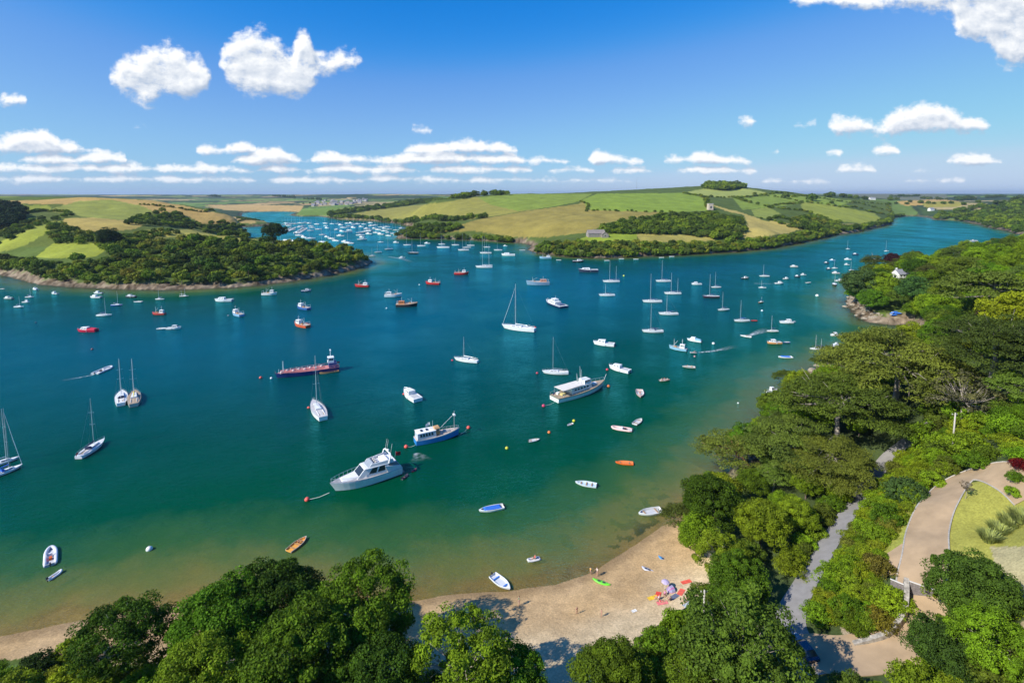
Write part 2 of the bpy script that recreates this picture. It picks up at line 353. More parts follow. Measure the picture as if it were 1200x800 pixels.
L.new(at.outputs[0], x.inputs[6]); L.new(v, x.inputs[7]); L.new(x.outputs[2], b.inputs['Base Color'])
bp = N.new('ShaderNodeBump'); bp.inputs['Strength'].default_value = .5; bp.inputs['Distance'].default_value = .25; L.new(noise(1.6, 6, .7), bp.inputs['Height']); L.new(bp.outputs[0], b.inputs['Normal'])

ground = link('ground', grid_mesh('ground', SD > -55, ZT, col), gm); tag(ground, kind='structure')

# ------------------------------------------------------------------ water
wm = bpy.data.materials.new('sea_water'); N, L = nt(wm)
for n in list(N): N.remove(n)
out = N.new('ShaderNodeOutputMaterial'); tc = N.new('ShaderNodeTexCoord')
at = N.new('ShaderNodeAttribute'); at.attribute_name = 'shore'; sh = at.outputs['Fac']
bl = math_('ADD', sh, mrange(noise(.12, 4), .3, .7, -3, 3))
def ramp(src, lo, hi, stops):
    r = N.new('ShaderNodeValToRGB'); L.new(mrange(src, lo, hi, 0, 1), r.inputs[0]); e = r.color_ramp.elements
    while len(e) < len(stops): e.new(.5)
    for k, (p, c) in enumerate(stops): e[k].position = p; e[k].color = (*c, 1)
    return r.outputs[0]
deep = ramp(bl, 0, 250, [(0, (.30, .26, .075)), (.024, (.17, .21, .055)), (.065, (.036, .118, .034)), (.12, (.0, .060, .022)), (.28, (.0, .050, .034)), (.5, (.0, .064, .080)), (1, (.0, .088, .145))])
opac = ramp(bl, 0, 30, [(0, (.05,) * 3), (.15, (.42,) * 3), (.4, (.72,) * 3), (.75, (.95,) * 3), (1, (1, 1, 1))])
dif = N.new('ShaderNodeBsdfDiffuse'); L.new(deep, dif.inputs[0])
tr = N.new('ShaderNodeBsdfTransparent'); tr.inputs[0].default_value = (.95, .95, .72, 1)
mx = N.new('ShaderNodeMixShader'); L.new(opac, mx.inputs[0]); L.new(tr.outputs[0], mx.inputs[1]); L.new(dif.outputs[0], mx.inputs[2])
gl = N.new('ShaderNodeBsdfGlossy'); gl.inputs['Roughness'].default_value = .14; gl.inputs[0].default_value = (.14, .86, 1, 1)
bp = N.new('ShaderNodeBump'); bp.inputs['Strength'].default_value = 1; bp.inputs['Distance'].default_value = 1.0
mp = N.new('ShaderNodeMapping'); mp.inputs['Scale'].default_value = (1, 1.7, 1); mp.inputs['Rotation'].default_value = (0, 0, R(25)); L.new(tc.outputs['Object'], mp.inputs[0])
def wn(scale, det):
    n = N.new('ShaderNodeTexNoise'); n.inputs['Scale'].default_value = scale; n.inputs['Detail'].default_value = det; n.inputs['Roughness'].default_value = .6; L.new(mp.outputs[0], n.inputs[0]); return n.outputs[0]
gust = mrange(noise(.016, 4, .65), .35, .65, .35, 1.25)
hgt = math_('MULTIPLY', math_('ADD', math_('MULTIPLY', wn(.45, 5), .30), math_('MULTIPLY', wn(1.8, 4), .13)), gust)
L.new(hgt, bp.inputs['Height'])
L.new(bp.outputs[0], gl.inputs['Normal']); L.new(bp.outputs[0], dif.inputs['Normal'])
fr = N.new('ShaderNodeFresnel'); fr.inputs[0].default_value = 1.33; L.new(bp.outputs[0], fr.inputs['Normal']);
fc = math_('MULTIPLY', math_('MINIMUM', math_('MULTIPLY', math_('MAXIMUM', math_('SUBTRACT', fr.outputs[0], .036), 0.0), 1.05), .52), mrange(gust, .35, 1.25, .45, 1.45))
m2 = N.new('ShaderNodeMixShader'); L.new(fc, m2.inputs[0]); L.new(mx.outputs[0], m2.inputs[1]); L.new(gl.outputs[0], m2.inputs[2]); L.new(m2.outputs[0], out.inputs[0])
shore = -SD
water = link('water', grid_mesh('water', (SD < 2.5) & (RR > 40), np.zeros_like(X), None, {'shore': shore}), wm); tag(water, kind='structure')

# ------------------------------------------------------------------ sky, sun, clouds
sc = bpy.context.scene
w_ = bpy.data.worlds.new('World'); sc.world = w_; w_.use_nodes = True
N = w_.node_tree.nodes; L = w_.node_tree.links
bg = N['Background']; SUN_EL, SUN_AZ = R(38), R(241)     # azimuth clockwise from +Y
sk = N.new('ShaderNodeTexSky'); sk.sky_type = 'NISHITA'; sk.sun_disc = False; sk.sun_elevation = SUN_EL; sk.sun_rotation = SUN_AZ
sk.air_density = 1.0; sk.dust_density = .35; sk.ozone_density = 3.0; sk.altitude = 100
SKY = .105
BLOBS = [(165, 86, 34, 24), (190, 76, 32, 26), (220, 90, 28, 24), (182, 102, 46, 15), (138, 92, 16, 9), (172, 120, 10, 6),
         (298, 74, 42, 38), (332, 84, 44, 26), (344, 103, 24, 13), (376, 74, 32, 15), (406, 70, 22, 13), (354, 46, 8, 14),
         (1000, 148, 30, 14), (1040, 151, 32, 12), (1082, 141, 44, 20), (1126, 147, 36, 13),
         (1130, -4, 95, 20), (1178, 22, 60, 34), (1196, 58, 34, 24), (985, 0, 62, 12), (1060, 6, 40, 6),
         (875, 142, 11, 7), (943, 147, 16, 6), (1032, 181, 18, 9), (1136, 186, 34, 7), (1000, 197, 28, 5), (14, 116, 20, 10), (165, 150, 11, 5), (818, 164, 14, 5),
         (905, 175, 9, 5), (975, 178, 12, 5), (495, 153, 16, 6), (662, 168, 8, 5),
         (36, 170, 70, 15), (100, 186, 60, 14), (30, 198, 90, 14), (180, 202, 110, 13), (250, 186, 18, 9), (288, 171, 20, 8), (318, 195, 56, 12), (400, 190, 46, 11), (450, 196, 60, 9),
         (520, 179, 48, 11), (580, 168, 24, 8), (595, 186, 40, 9), (645, 186, 28, 7), (720, 186, 30, 9), (822, 185, 40, 9), (835, 194, 56, 7), (680, 198, 70, 7), (90, 214, 80, 7), (240, 208, 60, 6), (360, 210, 60, 6), (480, 208, 50, 5), (590, 206, 50, 5), (700, 207, 50, 4), (910, 207, 40, 4), (1100, 205, 50, 4), (760, 176, 20, 6), (880, 170, 12, 5), (1070, 196, 22, 4)]
BLOBS = [b for b in BLOBS if b[1] <= 160]
# low cumulus in banks: (x, half width, height) over a common flat base
BANKS = [(181, [(10, 30, 14), (45, 40, 23), (85, 25, 13), (106, 18, 8), (250, 16, 9), (288, 20, 13), (500, 25, 10), (530, 30, 14), (577, 22, 13), (597, 13, 6), (1032, 17, 9), (975, 11, 5), (905, 9, 4)]),
         (193, [(60, 40, 12), (120, 32, 13), (290, 18, 9), (318, 34, 16), (346, 14, 9), (385, 22, 12), (413, 25, 10), (455, 20, 8), (482, 24, 12), (521, 40, 14), (562, 26, 12), (592, 24, 12), (632, 18, 9), (655, 12, 6), (712, 26, 12), (738, 14, 6), (790, 20, 8), (822, 28, 12), (852, 26, 8), (1130, 30, 10), (1158, 14, 5)]),
         (203, [(20, 50, 11), (90, 40, 10), (150, 40, 10), (200, 36, 9), (262, 30, 9), (330, 30, 9), (400, 40, 10), (460, 34, 9), (540, 44, 9), (600, 30, 8), (670, 30, 7), (740, 26, 6), (820, 34, 8), (870, 18, 5), (1000, 28, 8), (1076, 16, 4)]),
         (214, [(40, 70, 9), (150, 70, 8), (260, 50, 7), (360, 60, 7), (480, 70, 7), (600, 50, 6), (700, 40, 5), (930, 40, 3), (1090, 40, 4)])]
g = bpy.data.node_groups.new('cloud_thickness', 'ShaderNodeTree')
g.interface.new_socket('Q', in_out='INPUT', socket_type='NodeSocketVector'); g.interface.new_socket('T', in_out='OUTPUT', socket_type='NodeSocketFloat'); g.interface.new_socket('S', in_out='OUTPUT', socket_type='NodeSocketFloat')
gi = g.nodes.new('NodeGroupInput'); go = g.nodes.new('NodeGroupOutput'); GL = g.links
def gmath(op, a, b_=None):
    m = g.nodes.new('ShaderNodeMath'); m.operation = op
    for k, s in enumerate((a, b_)):
        if s is None: continue
        if isinstance(s, (int, float)): m.inputs[k].default_value = s
        else: GL.new(s, m.inputs[k])
    return m.outputs[0]
ROWS = [lambda b: b[1] < 125 and b[1] != 116, lambda b: 125 <= b[1] <= 170 or b[1] == 116] + BANKS
rcl = random.Random(5)
gs_ = g.nodes.new('ShaderNodeSeparateXYZ'); GL.new(gi.outputs[0], gs_.inputs[0])
un = gmath('ADD', gmath('MULTIPLY', gs_.outputs[0], .45), .5)      # u = x/y runs over -1.11 .. 1.11
gc_ = g.nodes.new('ShaderNodeCombineXYZ')
for k in range(3): GL.new(un, gc_.inputs[k])
acc = None
for row in ROWS:
    bl_ = []
    bank = None if callable(row) else (HZ - row[0]) / F
    if bank is not None:
        for x_, w_2, h_2 in row[1]:
            h_2 *= 1.3
            x_u = (x_ - 600) / F; bl_.append((x_u, bank, w_2 / F, h_2 / F))
            for q_ in range(3): bl_.append((x_u + rcl.uniform(-.8, .8) * w_2 / F, bank, rcl.uniform(.25, .45) * w_2 / F, h_2 * rcl.uniform(.6, 1.15) / F))
    for b_ in (BLOBS if bank is None else []):
        if row(b_):
            d = ray(b_[0], b_[1]); bl_.append((d[0] / d[1], d[2] / d[1], b_[2] / F, b_[3] / F))
    cv = g.nodes.new('ShaderNodeRGBCurve'); GL.new(gc_.outputs[0], cv.inputs['Color']); last = .1
    pts = []; rowk = [10.0, 14.0, 18.0, 20.0, 20.0, 20.0][ROWS.index(row)]
    for k in range(221):
        q = k / 220; u = (q - .5) / .45; top = -9; bot = 9
        for (cx, ce, rx, ry) in bl_:
            w2 = 1 - ((u - cx) / rx) ** 2
            if w2 > 0: h_ = ry * math.sqrt(w2); top = max(top, ce + h_); bot = min(bot, ce - (h_ if bank is None else h_ * .12))
        if top > bot: last = (top + bot) / 2; pts.append((q, (top - bot) / 2 * 10, last * 2, 1.0))
        else: pts.append((q, 0.0, None, 0.0))
    # centre line carried across the gaps
    known = [(p[0], p[2]) for p in pts if p[2] is not None]
    for ch in range(3):
        c_ = cv.mapping.curves[ch]
        vals = [(p[0], p[1]) if ch == 0 else ((p[0], p[3]) if ch == 2 else (p[0], p[2] if p[2] is not None else float(np.interp(p[0], [z[0] for z in known], [z[1] for z in known])))) for p in pts]
        keep = [vals[0]] + [vals[k] for k in range(1, 220) if abs(vals[k][1] - (vals[k - 1][1] + vals[k + 1][1]) / 2) > 1e-4] + [vals[-1]]
        c_.points[0].location = keep[0]; c_.points[1].location = keep[-1]
        for kx, ky in keep[1:-1]:
            p = c_.points.new(kx, ky)
        for p in c_.points: p.handle_type = 'VECTOR'
    cv.mapping.update()
    so_ = g.nodes.new('ShaderNodeSeparateXYZ'); GL.new(cv.outputs[0], so_.inputs[0])
    hh = gmath('MULTIPLY', so_.outputs[0], 3.0 * rowk / 10)                       # (half height / 10) in units of 20 px
    de = gmath('MULTIPLY', gmath('ABSOLUTE', gmath('SUBTRACT', gs_.outputs[1], gmath('MULTIPLY', so_.outputs[1], .5))), 3.0 * rowk)
    v_ = gmath('SUBTRACT', gmath('SUBTRACT', hh, de), gmath('MULTIPLY', gmath('SUBTRACT', 1.0, so_.outputs[2]), .8))
    acc = v_ if acc is None else gmath('MAXIMUM', acc, v_)
acc = gmath('MINIMUM', gmath('MAXIMUM', acc, -.8), .75)
def gnoise(sx, sy, sc_, det, rough, off=0):
    m1 = g.nodes.new('ShaderNodeVectorMath'); m1.operation = 'MULTIPLY_ADD'; GL.new(gi.outputs[0], m1.inputs[0]); m1.inputs[1].default_value = (sx, sy, 1); m1.inputs[2].default_value = (off, off, off)
    n = g.nodes.new('ShaderNodeTexNoise'); n.inputs['Scale'].default_value = sc_; n.inputs['Detail'].default_value = det; n.inputs['Roughness'].default_value = rough; GL.new(m1.outputs[0], n.inputs[0]); return n.outputs[0]
n1 = gnoise(1, 1.5, 14, 6, .62); n2 = gnoise(1, 1.25, 55, 3, .6, 3.1)
nn = gmath('ADD', gmath('MULTIPLY', gmath('SUBTRACT', n1, .5), 2.0), gmath('MULTIPLY', gmath('SUBTRACT', n2, .5), 1.05))
GL.new(gmath('ADD', acc, nn), go.inputs[0])
GL.new(gmath('ADD', acc, gmath('ADD', gmath('MULTIPLY', n1, 1.8), gmath('MULTIPLY', n2, .35))), go.inputs[1])

tc = N.new('ShaderNodeTexCoord'); sp = N.new('ShaderNodeSeparateXYZ'); L.new(tc.outputs['Generated'], sp.inputs[0])
def wmath(op, a, b_=None, cl=False):
    m = N.new('ShaderNodeMath'); m.operation = op; m.use_clamp = cl
    for k, s in enumerate((a, b_)):
        if s is None: continue
        if isinstance(s, (int, float)): m.inputs[k].default_value = s
        else: L.new(s, m.inputs[k])
    return m.outputs[0]
ysafe = wmath('MAXIMUM', sp.outputs[1], .02)
cb_ = N.new('ShaderNodeCombineXYZ'); L.new(wmath('DIVIDE', sp.outputs[0], ysafe), cb_.inputs[0]); L.new(wmath('DIVIDE', sp.outputs[2], ysafe), cb_.inputs[1])
of = N.new('ShaderNodeVectorMath'); of.operation = 'ADD'; L.new(cb_.outputs[0], of.inputs[0]); of.inputs[1].default_value = (-.008, .013, 0)
ga = N.new('ShaderNodeGroup'); ga.node_tree = g; L.new(cb_.outputs[0], ga.inputs[0])
gb = N.new('ShaderNodeGroup'); gb.node_tree = g; L.new(of.outputs[0], gb.inputs[0])
def wrange(src, a, b_, c, d, ip='SMOOTHSTEP'):
    r = N.new('ShaderNodeMapRange'); r.interpolation_type = ip; r.inputs[1].default_value = a; r.inputs[2].default_value = b_; r.inputs[3].default_value = c; r.inputs[4].default_value = d; L.new(src, r.inputs[0]); return r.outputs[0]
dens = wrange(ga.outputs[0], -.08, .62, 0, 1)
front = wrange(sp.outputs[1], .1, .2, 0, 1)
elev = cb_.outputs[0]
lowfade = wrange(sp.outputs[2], .0, .05, .70, 1.0)
dens = wmath('MULTIPLY', wmath('MULTIPLY', dens, front), lowfade)
lit = wmath('ADD', wmath('MULTIPLY', wmath('SUBTRACT', ga.outputs[1], gb.outputs[1]), 1.3), .55, True)
cc = N.new('ShaderNodeMix'); cc.data_type = 'RGBA'; L.new(lit, cc.inputs[0]); cc.inputs[6].default_value = (3.4, 4.1, 5.2, 1); cc.inputs[7].default_value = (7.6, 7.7, 7.8, 1)
# the clear sky
hs = N.new('ShaderNodeVectorMath'); hs.operation = 'MULTIPLY_ADD'; L.new(sk.outputs[0], hs.inputs[0]); hs.inputs[1].default_value = (.80, .90, 1.24); hs.inputs[2].default_value = (-.52, -.05, .35)
hm = N.new('ShaderNodeVectorMath'); hm.operation = 'MAXIMUM'; L.new(hs.outputs[0], hm.inputs[0]); hm.inputs[1].default_value = (.02, .02, .02)
sc1 = N.new('ShaderNodeVectorMath'); sc1.operation = 'SCALE'; sc1.inputs['Scale'].default_value = .1; L.new(hm.outputs[0], sc1.inputs[0])
rc1 = N.new('ShaderNodeRGBCurve'); L.new(sc1.outputs[0], rc1.inputs['Color'])
for ch, P_ in enumerate(([(0, 0), (.063, .014), (.117, .106), (.404, .289), (.476, .361), (1, .45)], [(0, 0), (.214, .178), (.303, .271), (.62, .475), (1, .52)], [(0, 0), (.548, .545), (.69, .60), (.85, .63), (1, .63)])):
    c_ = rc1.mapping.curves[ch]; c_.points[0].location = P_[0]; c_.points[1].location = P_[-1]
    for p in P_[1:-1]: c_.points.new(*p)
    for p in c_.points: p.handle_type = 'AUTO_CLAMPED'
rc1.mapping.update()
hs = N.new('ShaderNodeVectorMath'); hs.operation = 'SCALE'; hs.inputs['Scale'].default_value = 10; L.new(rc1.outputs[0], hs.inputs[0])
sx_ = N.new('ShaderNodeMix'); sx_.data_type = 'RGBA'; L.new(dens, sx_.inputs[0]); L.new(hs.outputs[0], sx_.inputs[6]); L.new(cc.outputs[2], sx_.inputs[7])
L.new(sx_.outputs[2], bg.inputs[0]); bg.inputs[1].default_value = SKY

sun = bpy.data.lights.new('sun', 'SUN'); so = bpy.data.objects.new('sun', sun); C.objects.link(so)
sun.energy = 4.6; sun.angle = R(.53); sun.color = (1, .955, .88)
sd_ = Vector((math.sin(SUN_AZ) * math.cos(SUN_EL), math.cos(SUN_AZ) * math.cos(SUN_EL), math.sin(SUN_EL)))
so.rotation_euler = sd_.to_track_quat('Z', 'Y').to_euler()
vs = sc.view_settings; vs.view_transform = 'Standard'; vs.look = 'None'; vs.gamma = 1; vs.exposure = .40; vs.use_curve_mapping = False
sc.cycles.max_bounces = 6; sc.cycles.diffuse_bounces = 2; sc.cycles.glossy_bounces = 3; sc.cycles.transparent_max_bounces = 12; sc.cycles.transmission_bounces = 2; sc.cycles.volume_bounces = 0
sc.cycles.use_denoising = True; sc.cycles.sample_clamp_indirect = 8
sc.cycles.volume_max_steps = 64
# ================================================================== vegetation
def leaf_mat(name, trans=.3, rough=.55, lo=.55, hi=1.5):
    m = bpy.data.materials.new(name); N, L = nt(m)
    b = N['Principled BSDF']; b.inputs['Roughness'].default_value = rough; b.inputs['Specular IOR Level'].default_value = .06
    oi = N.new('ShaderNodeObjectInfo'); at = N.new('ShaderNodeAttribute'); at.attribute_name = 'tone'
    r = N.new('ShaderNodeMapRange'); r.inputs[3].default_value = lo; r.inputs[4].default_value = hi; L.new(at.outputs['Fac'], r.inputs[0])
    x = N.new('ShaderNodeMix'); x.data_type = 'RGBA'; x.blend_type = 'MULTIPLY'; x.inputs[0].default_value = 1; L.new(oi.outputs['Color'], x.inputs[6]); L.new(r.outputs[0], x.inputs[7])
    # young leaves are yellower
    y = N.new('ShaderNodeMix'); y.data_type = 'RGBA'; y.blend_type = 'MULTIPLY'; L.new(at.outputs['Fac'], y.inputs[0]); L.new(x.outputs[2], y.inputs[6]); y.inputs[7].default_value = (1.10, 1.06, .65, 1)
    L.new(y.outputs[2], b.inputs['Base Color'])
    t = N.new('ShaderNodeBsdfTranslucent'); L.new(y.outputs[2], t.inputs[0])
    mx = N.new('ShaderNodeMixShader'); mx.inputs[0].default_value = trans; L.new(b.outputs[0], mx.inputs[1]); L.new(t.outputs[0], mx.inputs[2]); L.new(mx.outputs[0], N['Material Output'].inputs[0])
    return m
LEAF = leaf_mat('leaves'); NEEDLE = leaf_mat('needles', .15, .7, .6, 1.4)
BARK = mat('bark', (.16, .12, .09), .9, noise=.5, nscale=2.5); BARKL = mat('bark_pale', (.36, .31, .25), .9, noise=.4, nscale=2.5)

class MB:
    """collects shapes into one mesh, with one material index per face"""
    def __init__(s): s.v = []; s.f = []; s.m = []
    def add(s, vs, fs, mi=0):
        o = len(s.v); s.v += [tuple(p) for p in vs]; s.f += [tuple(i + o for i in f) for f in fs]; s.m += [mi] * len(fs); return s
    def tube(s, pts, rad, n=7, mi=0, cap=True):
        pts = [Vector(p) for p in pts]; vs = []; fs = []
        if isinstance(rad, (int, float)): rad = [rad] * len(pts)
        for i, p in enumerate(pts):
            d = (pts[min(i + 1, len(pts) - 1)] - pts[max(i - 1, 0)]).normalized()
            a = Vector((0, 0, 1)) if abs(d.z) < .9 else Vector((1, 0, 0))
            u = d.cross(a).normalized(); w = d.cross(u)
            for k in range(n):
                t = 2 * math.pi * k / n; vs.append(p + (u * math.cos(t) + w * math.sin(t)) * rad[i])
        for i in range(len(pts) - 1):
            for k in range(n): fs.append((i * n + k, i * n + (k + 1) % n, (i + 1) * n + (k + 1) % n, (i + 1) * n + k))
        if cap: fs.append(tuple(range(n))[::-1]); fs.append(tuple((len(pts) - 1) * n + k for k in range(n)))
        return s.add(vs, fs, mi)
    def box(s, c, d, mi=0, tx=1.0, ty=1.0, sh=0.0):
        """box centred at c in x, y with its base at c.z; tx, ty shrink the top, sh slides the top in x"""
        x, y, z = c; a, b, h = d[0] / 2, d[1] / 2, d[2]
        vs = [(x - a, y - b, z), (x + a, y - b, z), (x + a, y + b, z), (x - a, y + b, z),
              (x - a * tx + sh, y - b * ty, z + h), (x + a * tx + sh, y - b * ty, z + h), (x + a * tx + sh, y + b * ty, z + h), (x - a * tx + sh, y + b * ty, z + h)]
        return s.add(vs, [(3, 2, 1, 0), (4, 5, 6, 7), (0, 1, 5, 4), (1, 2, 6, 5), (2, 3, 7, 6), (3, 0, 4, 7)], mi)
    def hexa(s, v8, mi=0):
        return s.add(v8, [(3, 2, 1, 0), (4, 5, 6, 7), (0, 1, 5, 4), (1, 2, 6, 5), (2, 3, 7, 6), (3, 0, 4, 7)], mi)
    def prism(s, P, z0, z1, mi=0, scale=1.0, cx=0, cy=0, bev=0.0):
        n = len(P); top = [(cx + (x - cx) * scale, cy + (y - cy) * scale) for x, y in P]
        vs = [(x, y, z0) for x, y in P] + [(x, y, z1) for x, y in top]
        fs = [tuple(range(n))[::-1], tuple(range(n, 2 * n))] + [(i, (i + 1) % n, n + (i + 1) % n, n + i) for i in range(n)]
        return s.add(vs, fs, mi)
    def lathe(s, prof, c=(0, 0, 0), n=12, mi=0):
        vs = []; fs = []
        for r, z in prof:
            for k in range(n): t = 2 * math.pi * k / n; vs.append((c[0] + r * math.cos(t), c[1] + r * math.sin(t), c[2] + z))
        for i in range(len(prof) - 1):
            for k in range(n): fs.append((i * n + k, i * n + (k + 1) % n, (i + 1) * n + (k + 1) % n, (i + 1) * n + k))
        fs.append(tuple(range(n))[::-1]); fs.append(tuple((len(prof) - 1) * n + k for k in range(n)))
        return s.add(vs, fs, mi)
    def mesh(s, name, smooth=False):
        me = bpy.data.meshes.new(name); me.from_pydata(s.v, [], s.f)
        me.polygons.foreach_set('material_index', s.m)
        if smooth: me.polygons.foreach_set('use_smooth', [True] * len(s.f))
        me.update(); return me
    def build(s, name, m, parent=None, smooth=False):
        return link(name, s.mesh(name, smooth), m, parent)

def leaf_quads(P, Nn, size, rg, aspect=.6):
    n = len(P); a = rg.normal(size=(n, 3)); u = np.cross(Nn, a); u /= np.linalg.norm(u, axis=1)[:, None] + 1e-9
    w = np.cross(Nn, u); sz = (size * rg.uniform(.6, 1.3, n))[:, None]
    u = u * sz; w = w * sz * aspect
    co_ = np.stack([P - u, P - w, P + u, P + w], 1).reshape(-1, 3)
    return co_, np.arange(4 * n).reshape(n, 4)
def leaf_mesh(name, P, Nn, size, tone, rg, aspect=.6):
    co_, q = leaf_quads(P, Nn, size, rg, aspect); me = np_mesh(name, co_, q)
    a = me.attributes.new('tone', 'FLOAT', 'POINT'); a.data.foreach_set('value', np.repeat(tone, 4).astype(np.float32)); return me
def unit(v): return v / (np.linalg.norm(v, axis=-1, keepdims=True) + 1e-9)
def lumpy(rg, k=9):
    d = unit(rg.normal(size=(k, 3))); a = rg.uniform(-.28, .3, k)
    return lambda v: 1 + (np.clip(v @ d.T, 0, 1) ** 3 * a).sum(1)

def round_crown(seed, nclump, per, size, squash=.8, low=-.35, rc=.27, droop=.0, gaps=.0):
    """crown of unit radius centred at the origin: leaf clumps over an uneven volume"""
    rg = np.random.default_rng(seed); lf = lumpy(rg)
    g_ = (1 + 5 ** .5) / 2; i = np.arange(nclump * 2); z = 1 - 2 * (i + .5) / len(i); th = 2 * math.pi * i / g_
    d = np.stack([np.cos(th) * np.sqrt(1 - z * z), np.sin(th) * np.sqrt(1 - z * z), z], 1); d = unit(d + rg.normal(size=d.shape) * .16)
    d = d[d[:, 2] > low]; d = d[rg.uniform(size=len(d)) > gaps][:nclump * 2]
    r = lf(d) * rg.uniform(.72, .98, len(d)); cen = d * r[:, None] * np.array([1, 1, squash])
    inn = unit(rg.normal(size=(nclump // 3, 3))) * rg.uniform(.25, .6, (nclump // 3, 1)) * np.array([1, 1, squash]); cen = np.concatenate([cen, inn])
    P = []; Nn = []; T_ = []
    for c in cen:
        k = int(per * rg.uniform(.6, 1.3)); rr = rc * rg.choice([.5, .75, 1.0, 1.45])
        e = unit(rg.normal(size=(k, 3)) + unit(c) * .7 + np.array([0, 0, .35]))
        p = c + e * rr * rg.uniform(.55, 1.0, (k, 1)) * np.array([1, 1, .72]); p[:, 2] -= droop * rg.uniform(0, 1, k) * rr
        P.append(p); Nn.append(unit(e + rg.normal(size=(k, 3)) * .55)); T_.append(np.clip(rg.uniform(.15, .75) + rg.normal(size=k) * .16, 0, 1))
    return np.concatenate(P), np.concatenate(Nn), size, np.concatenate(T_), cen
def pad_crown(seed, npad, per, size, spread=1.0, h=.55, flat=.22, rp=.34):
    """a pine: flat pads of needles in storeys, open between them"""
    rg = np.random.default_rng(seed); P = []; Nn = []; T_ = []; cen = []
    for k in range(npad):
        a = rg.uniform(0, 2 * math.pi); q = math.sqrt(rg.uniform(0, 1)); zz = (1 - q * q) * h * rg.uniform(.55, 1.1) - .1 + rg.uniform(-.30, .08)
        c = np.array([math.cos(a) * q * spread, math.sin(a) * q * spread, zz]); rr = rp * rg.uniform(.5, 1.15); cen.append(c)
        n = int(per * (rr / rp) ** 2); e = rg.uniform(0, 2 * math.pi, n); s_ = np.sqrt(rg.uniform(0, 1, n)) * (1 + .3 * np.sin(e * 3 + a * 5) + .18 * np.sin(e * 7 + a))
        dome = np.maximum(1 - s_ ** 2, 0)
        p = c + np.stack([np.cos(e) * s_ * rr, np.sin(e) * s_ * rr, dome * rr * flat * 1.5 * rg.uniform(.0, 1.0, n) + rg.normal(size=n) * rr * .06], 1)
        P.append(p); Nn.append(unit(np.stack([np.cos(e) * s_ * .6, np.sin(e) * s_ * .6, np.ones(n) * .8], 1) + rg.normal(size=(n, 3)) * .5)); T_.append(np.clip(rg.uniform(.2, .7) + rg.normal(size=n) * .15, 0, 1))
    return np.concatenate(P), np.concatenate(Nn), size, np.concatenate(T_), np.array(cen)
def cone_crown(seed, n, size, width=.33):
    rg = np.random.default_rng(seed); z = rg.uniform(0, 1, n) ** 1.25; a = rg.uniform(0, 2 * math.pi, n)
    tier = 1 - .28 * ((z * 9 + .15 * np.sin(a * 3)) % 1); r = (1 - z) ** .85 * width * tier * rg.uniform(.6, 1.05, n) * (1 + .14 * np.sin(a * 5 + z * 9))
    P = np.stack([np.cos(a) * r, np.sin(a) * r, z * 1.9 - .95], 1) ; Nn = unit(np.stack([np.cos(a), np.sin(a), np.full(n, .7)], 1) + rg.normal(size=(n, 3)) * .5)
    return P, Nn, size, np.clip(.4 + .25 * np.sin(a * 4 + z * 14) + rg.normal(size=n) * .15, 0, 1), np.array([[0, 0, .5]])

def trunk_mesh(name, h, cen, r0, seed, limbs=9, lean=(0, 0), cz=0.0):
    """tapered trunk from the ground (z = -h) to the crown's middle, limbs out to its clumps; unit crown space"""
    rg = np.random.default_rng(seed); b = MB()
    top = np.array([0, 0, cz]); base = np.array([lean[0], lean[1], -h])
    mid = (base * .5 + top * .5) + np.array([rg.uniform(-.05, .05), rg.uniform(-.05, .05), 0])
    b.tube([base - np.array([0, 0, .05]), base * .93 + top * .07, mid, top], [r0 * 1.5, r0, r0 * .75, r0 * .45], 9)
    for k in rg.permutation(len(cen))[:limbs]:
        c = cen[k]; t = rg.uniform(.45, 1.0); s_ = mid * (1 - t) + top * t; e = c * .92
        m1 = s_ * .45 + e * .55 + np.array([0, 0, -.04 + rg.uniform(-.03, .03)])
        b.tube([s_, m1, e], [r0 * .42, r0 * .26, r0 * .08], 5)
        for q in range(2):
            d_ = e + rg.normal(size=3) * .14; b.tube([m1, (m1 + d_) / 2 + rg.normal(size=3) * .02, d_], [r0 * .17, r0 * .1, r0 * .04], 4)
    return b.mesh(name, True)

PROTO = {}
def proto(kind, crown, m, h, r0, bark, limbs=9, **kw):
    P, Nn, size, tone, cen = crown; rg = np.random.default_rng(len(PROTO))
    asp = .38 if m is NEEDLE else .62
    cm = leaf_mesh('crown', P, Nn, size, tone, rg, asp); cm.materials.append(m)
    tm = trunk_mesh('trunk', h, cen, r0, len(PROTO) + 5, limbs, **kw); tm.materials.append(bark)
    PROTO.setdefault(kind, []).append((cm, tm, h))
for k in range(4): proto('broad', round_crown(10 + k, 85, 330, .027, [.8, .72, .88, .78][k], rc=.235), LEAF, 1.35, .055, BARK)
for k in range(3): proto('airy', round_crown(30 + k, 75, 240, .026, .85, rc=.21, gaps=.12), LEAF, 1.3, .045, BARKL, 22)
for k in range(3): proto('mid', round_crown(50 + k, 70, 190, .038, [.8, .9, .75][k], rc=.27), LEAF, 1.3, .06, BARK, 6)
for k in range(3): proto('shrub', round_crown(60 + k, 34, 130, .055, .75, low=-.15, rc=.32), LEAF, .55, .05, BARK, 5)
for k in range(3): proto('pine', pad_crown(70 + k, 110, 620, .021, rp=.25), NEEDLE, 1.0, .05, BARKL, 22, cz=.15)
proto('leanpine', pad_crown(76, 60, 420, .026, spread=1.0, h=.4, flat=.3, rp=.27), NEEDLE, 1.0, .045, mat('orange_bark', (.42, .22, .11), .9, noise=.4, nscale=2), 26, lean=(.75, -.35), cz=.05)
for k in range(2): proto('midpine', pad_crown(80 + k, 60, 330, .034, h=.7, rp=.30), NEEDLE, 1.1, .05, BARKL, 12, cz=.15)
for k in range(2): proto('cone', cone_crown(90 + k, 6500, .055, .45), LEAF, 1.05, .04, BARK, 1)
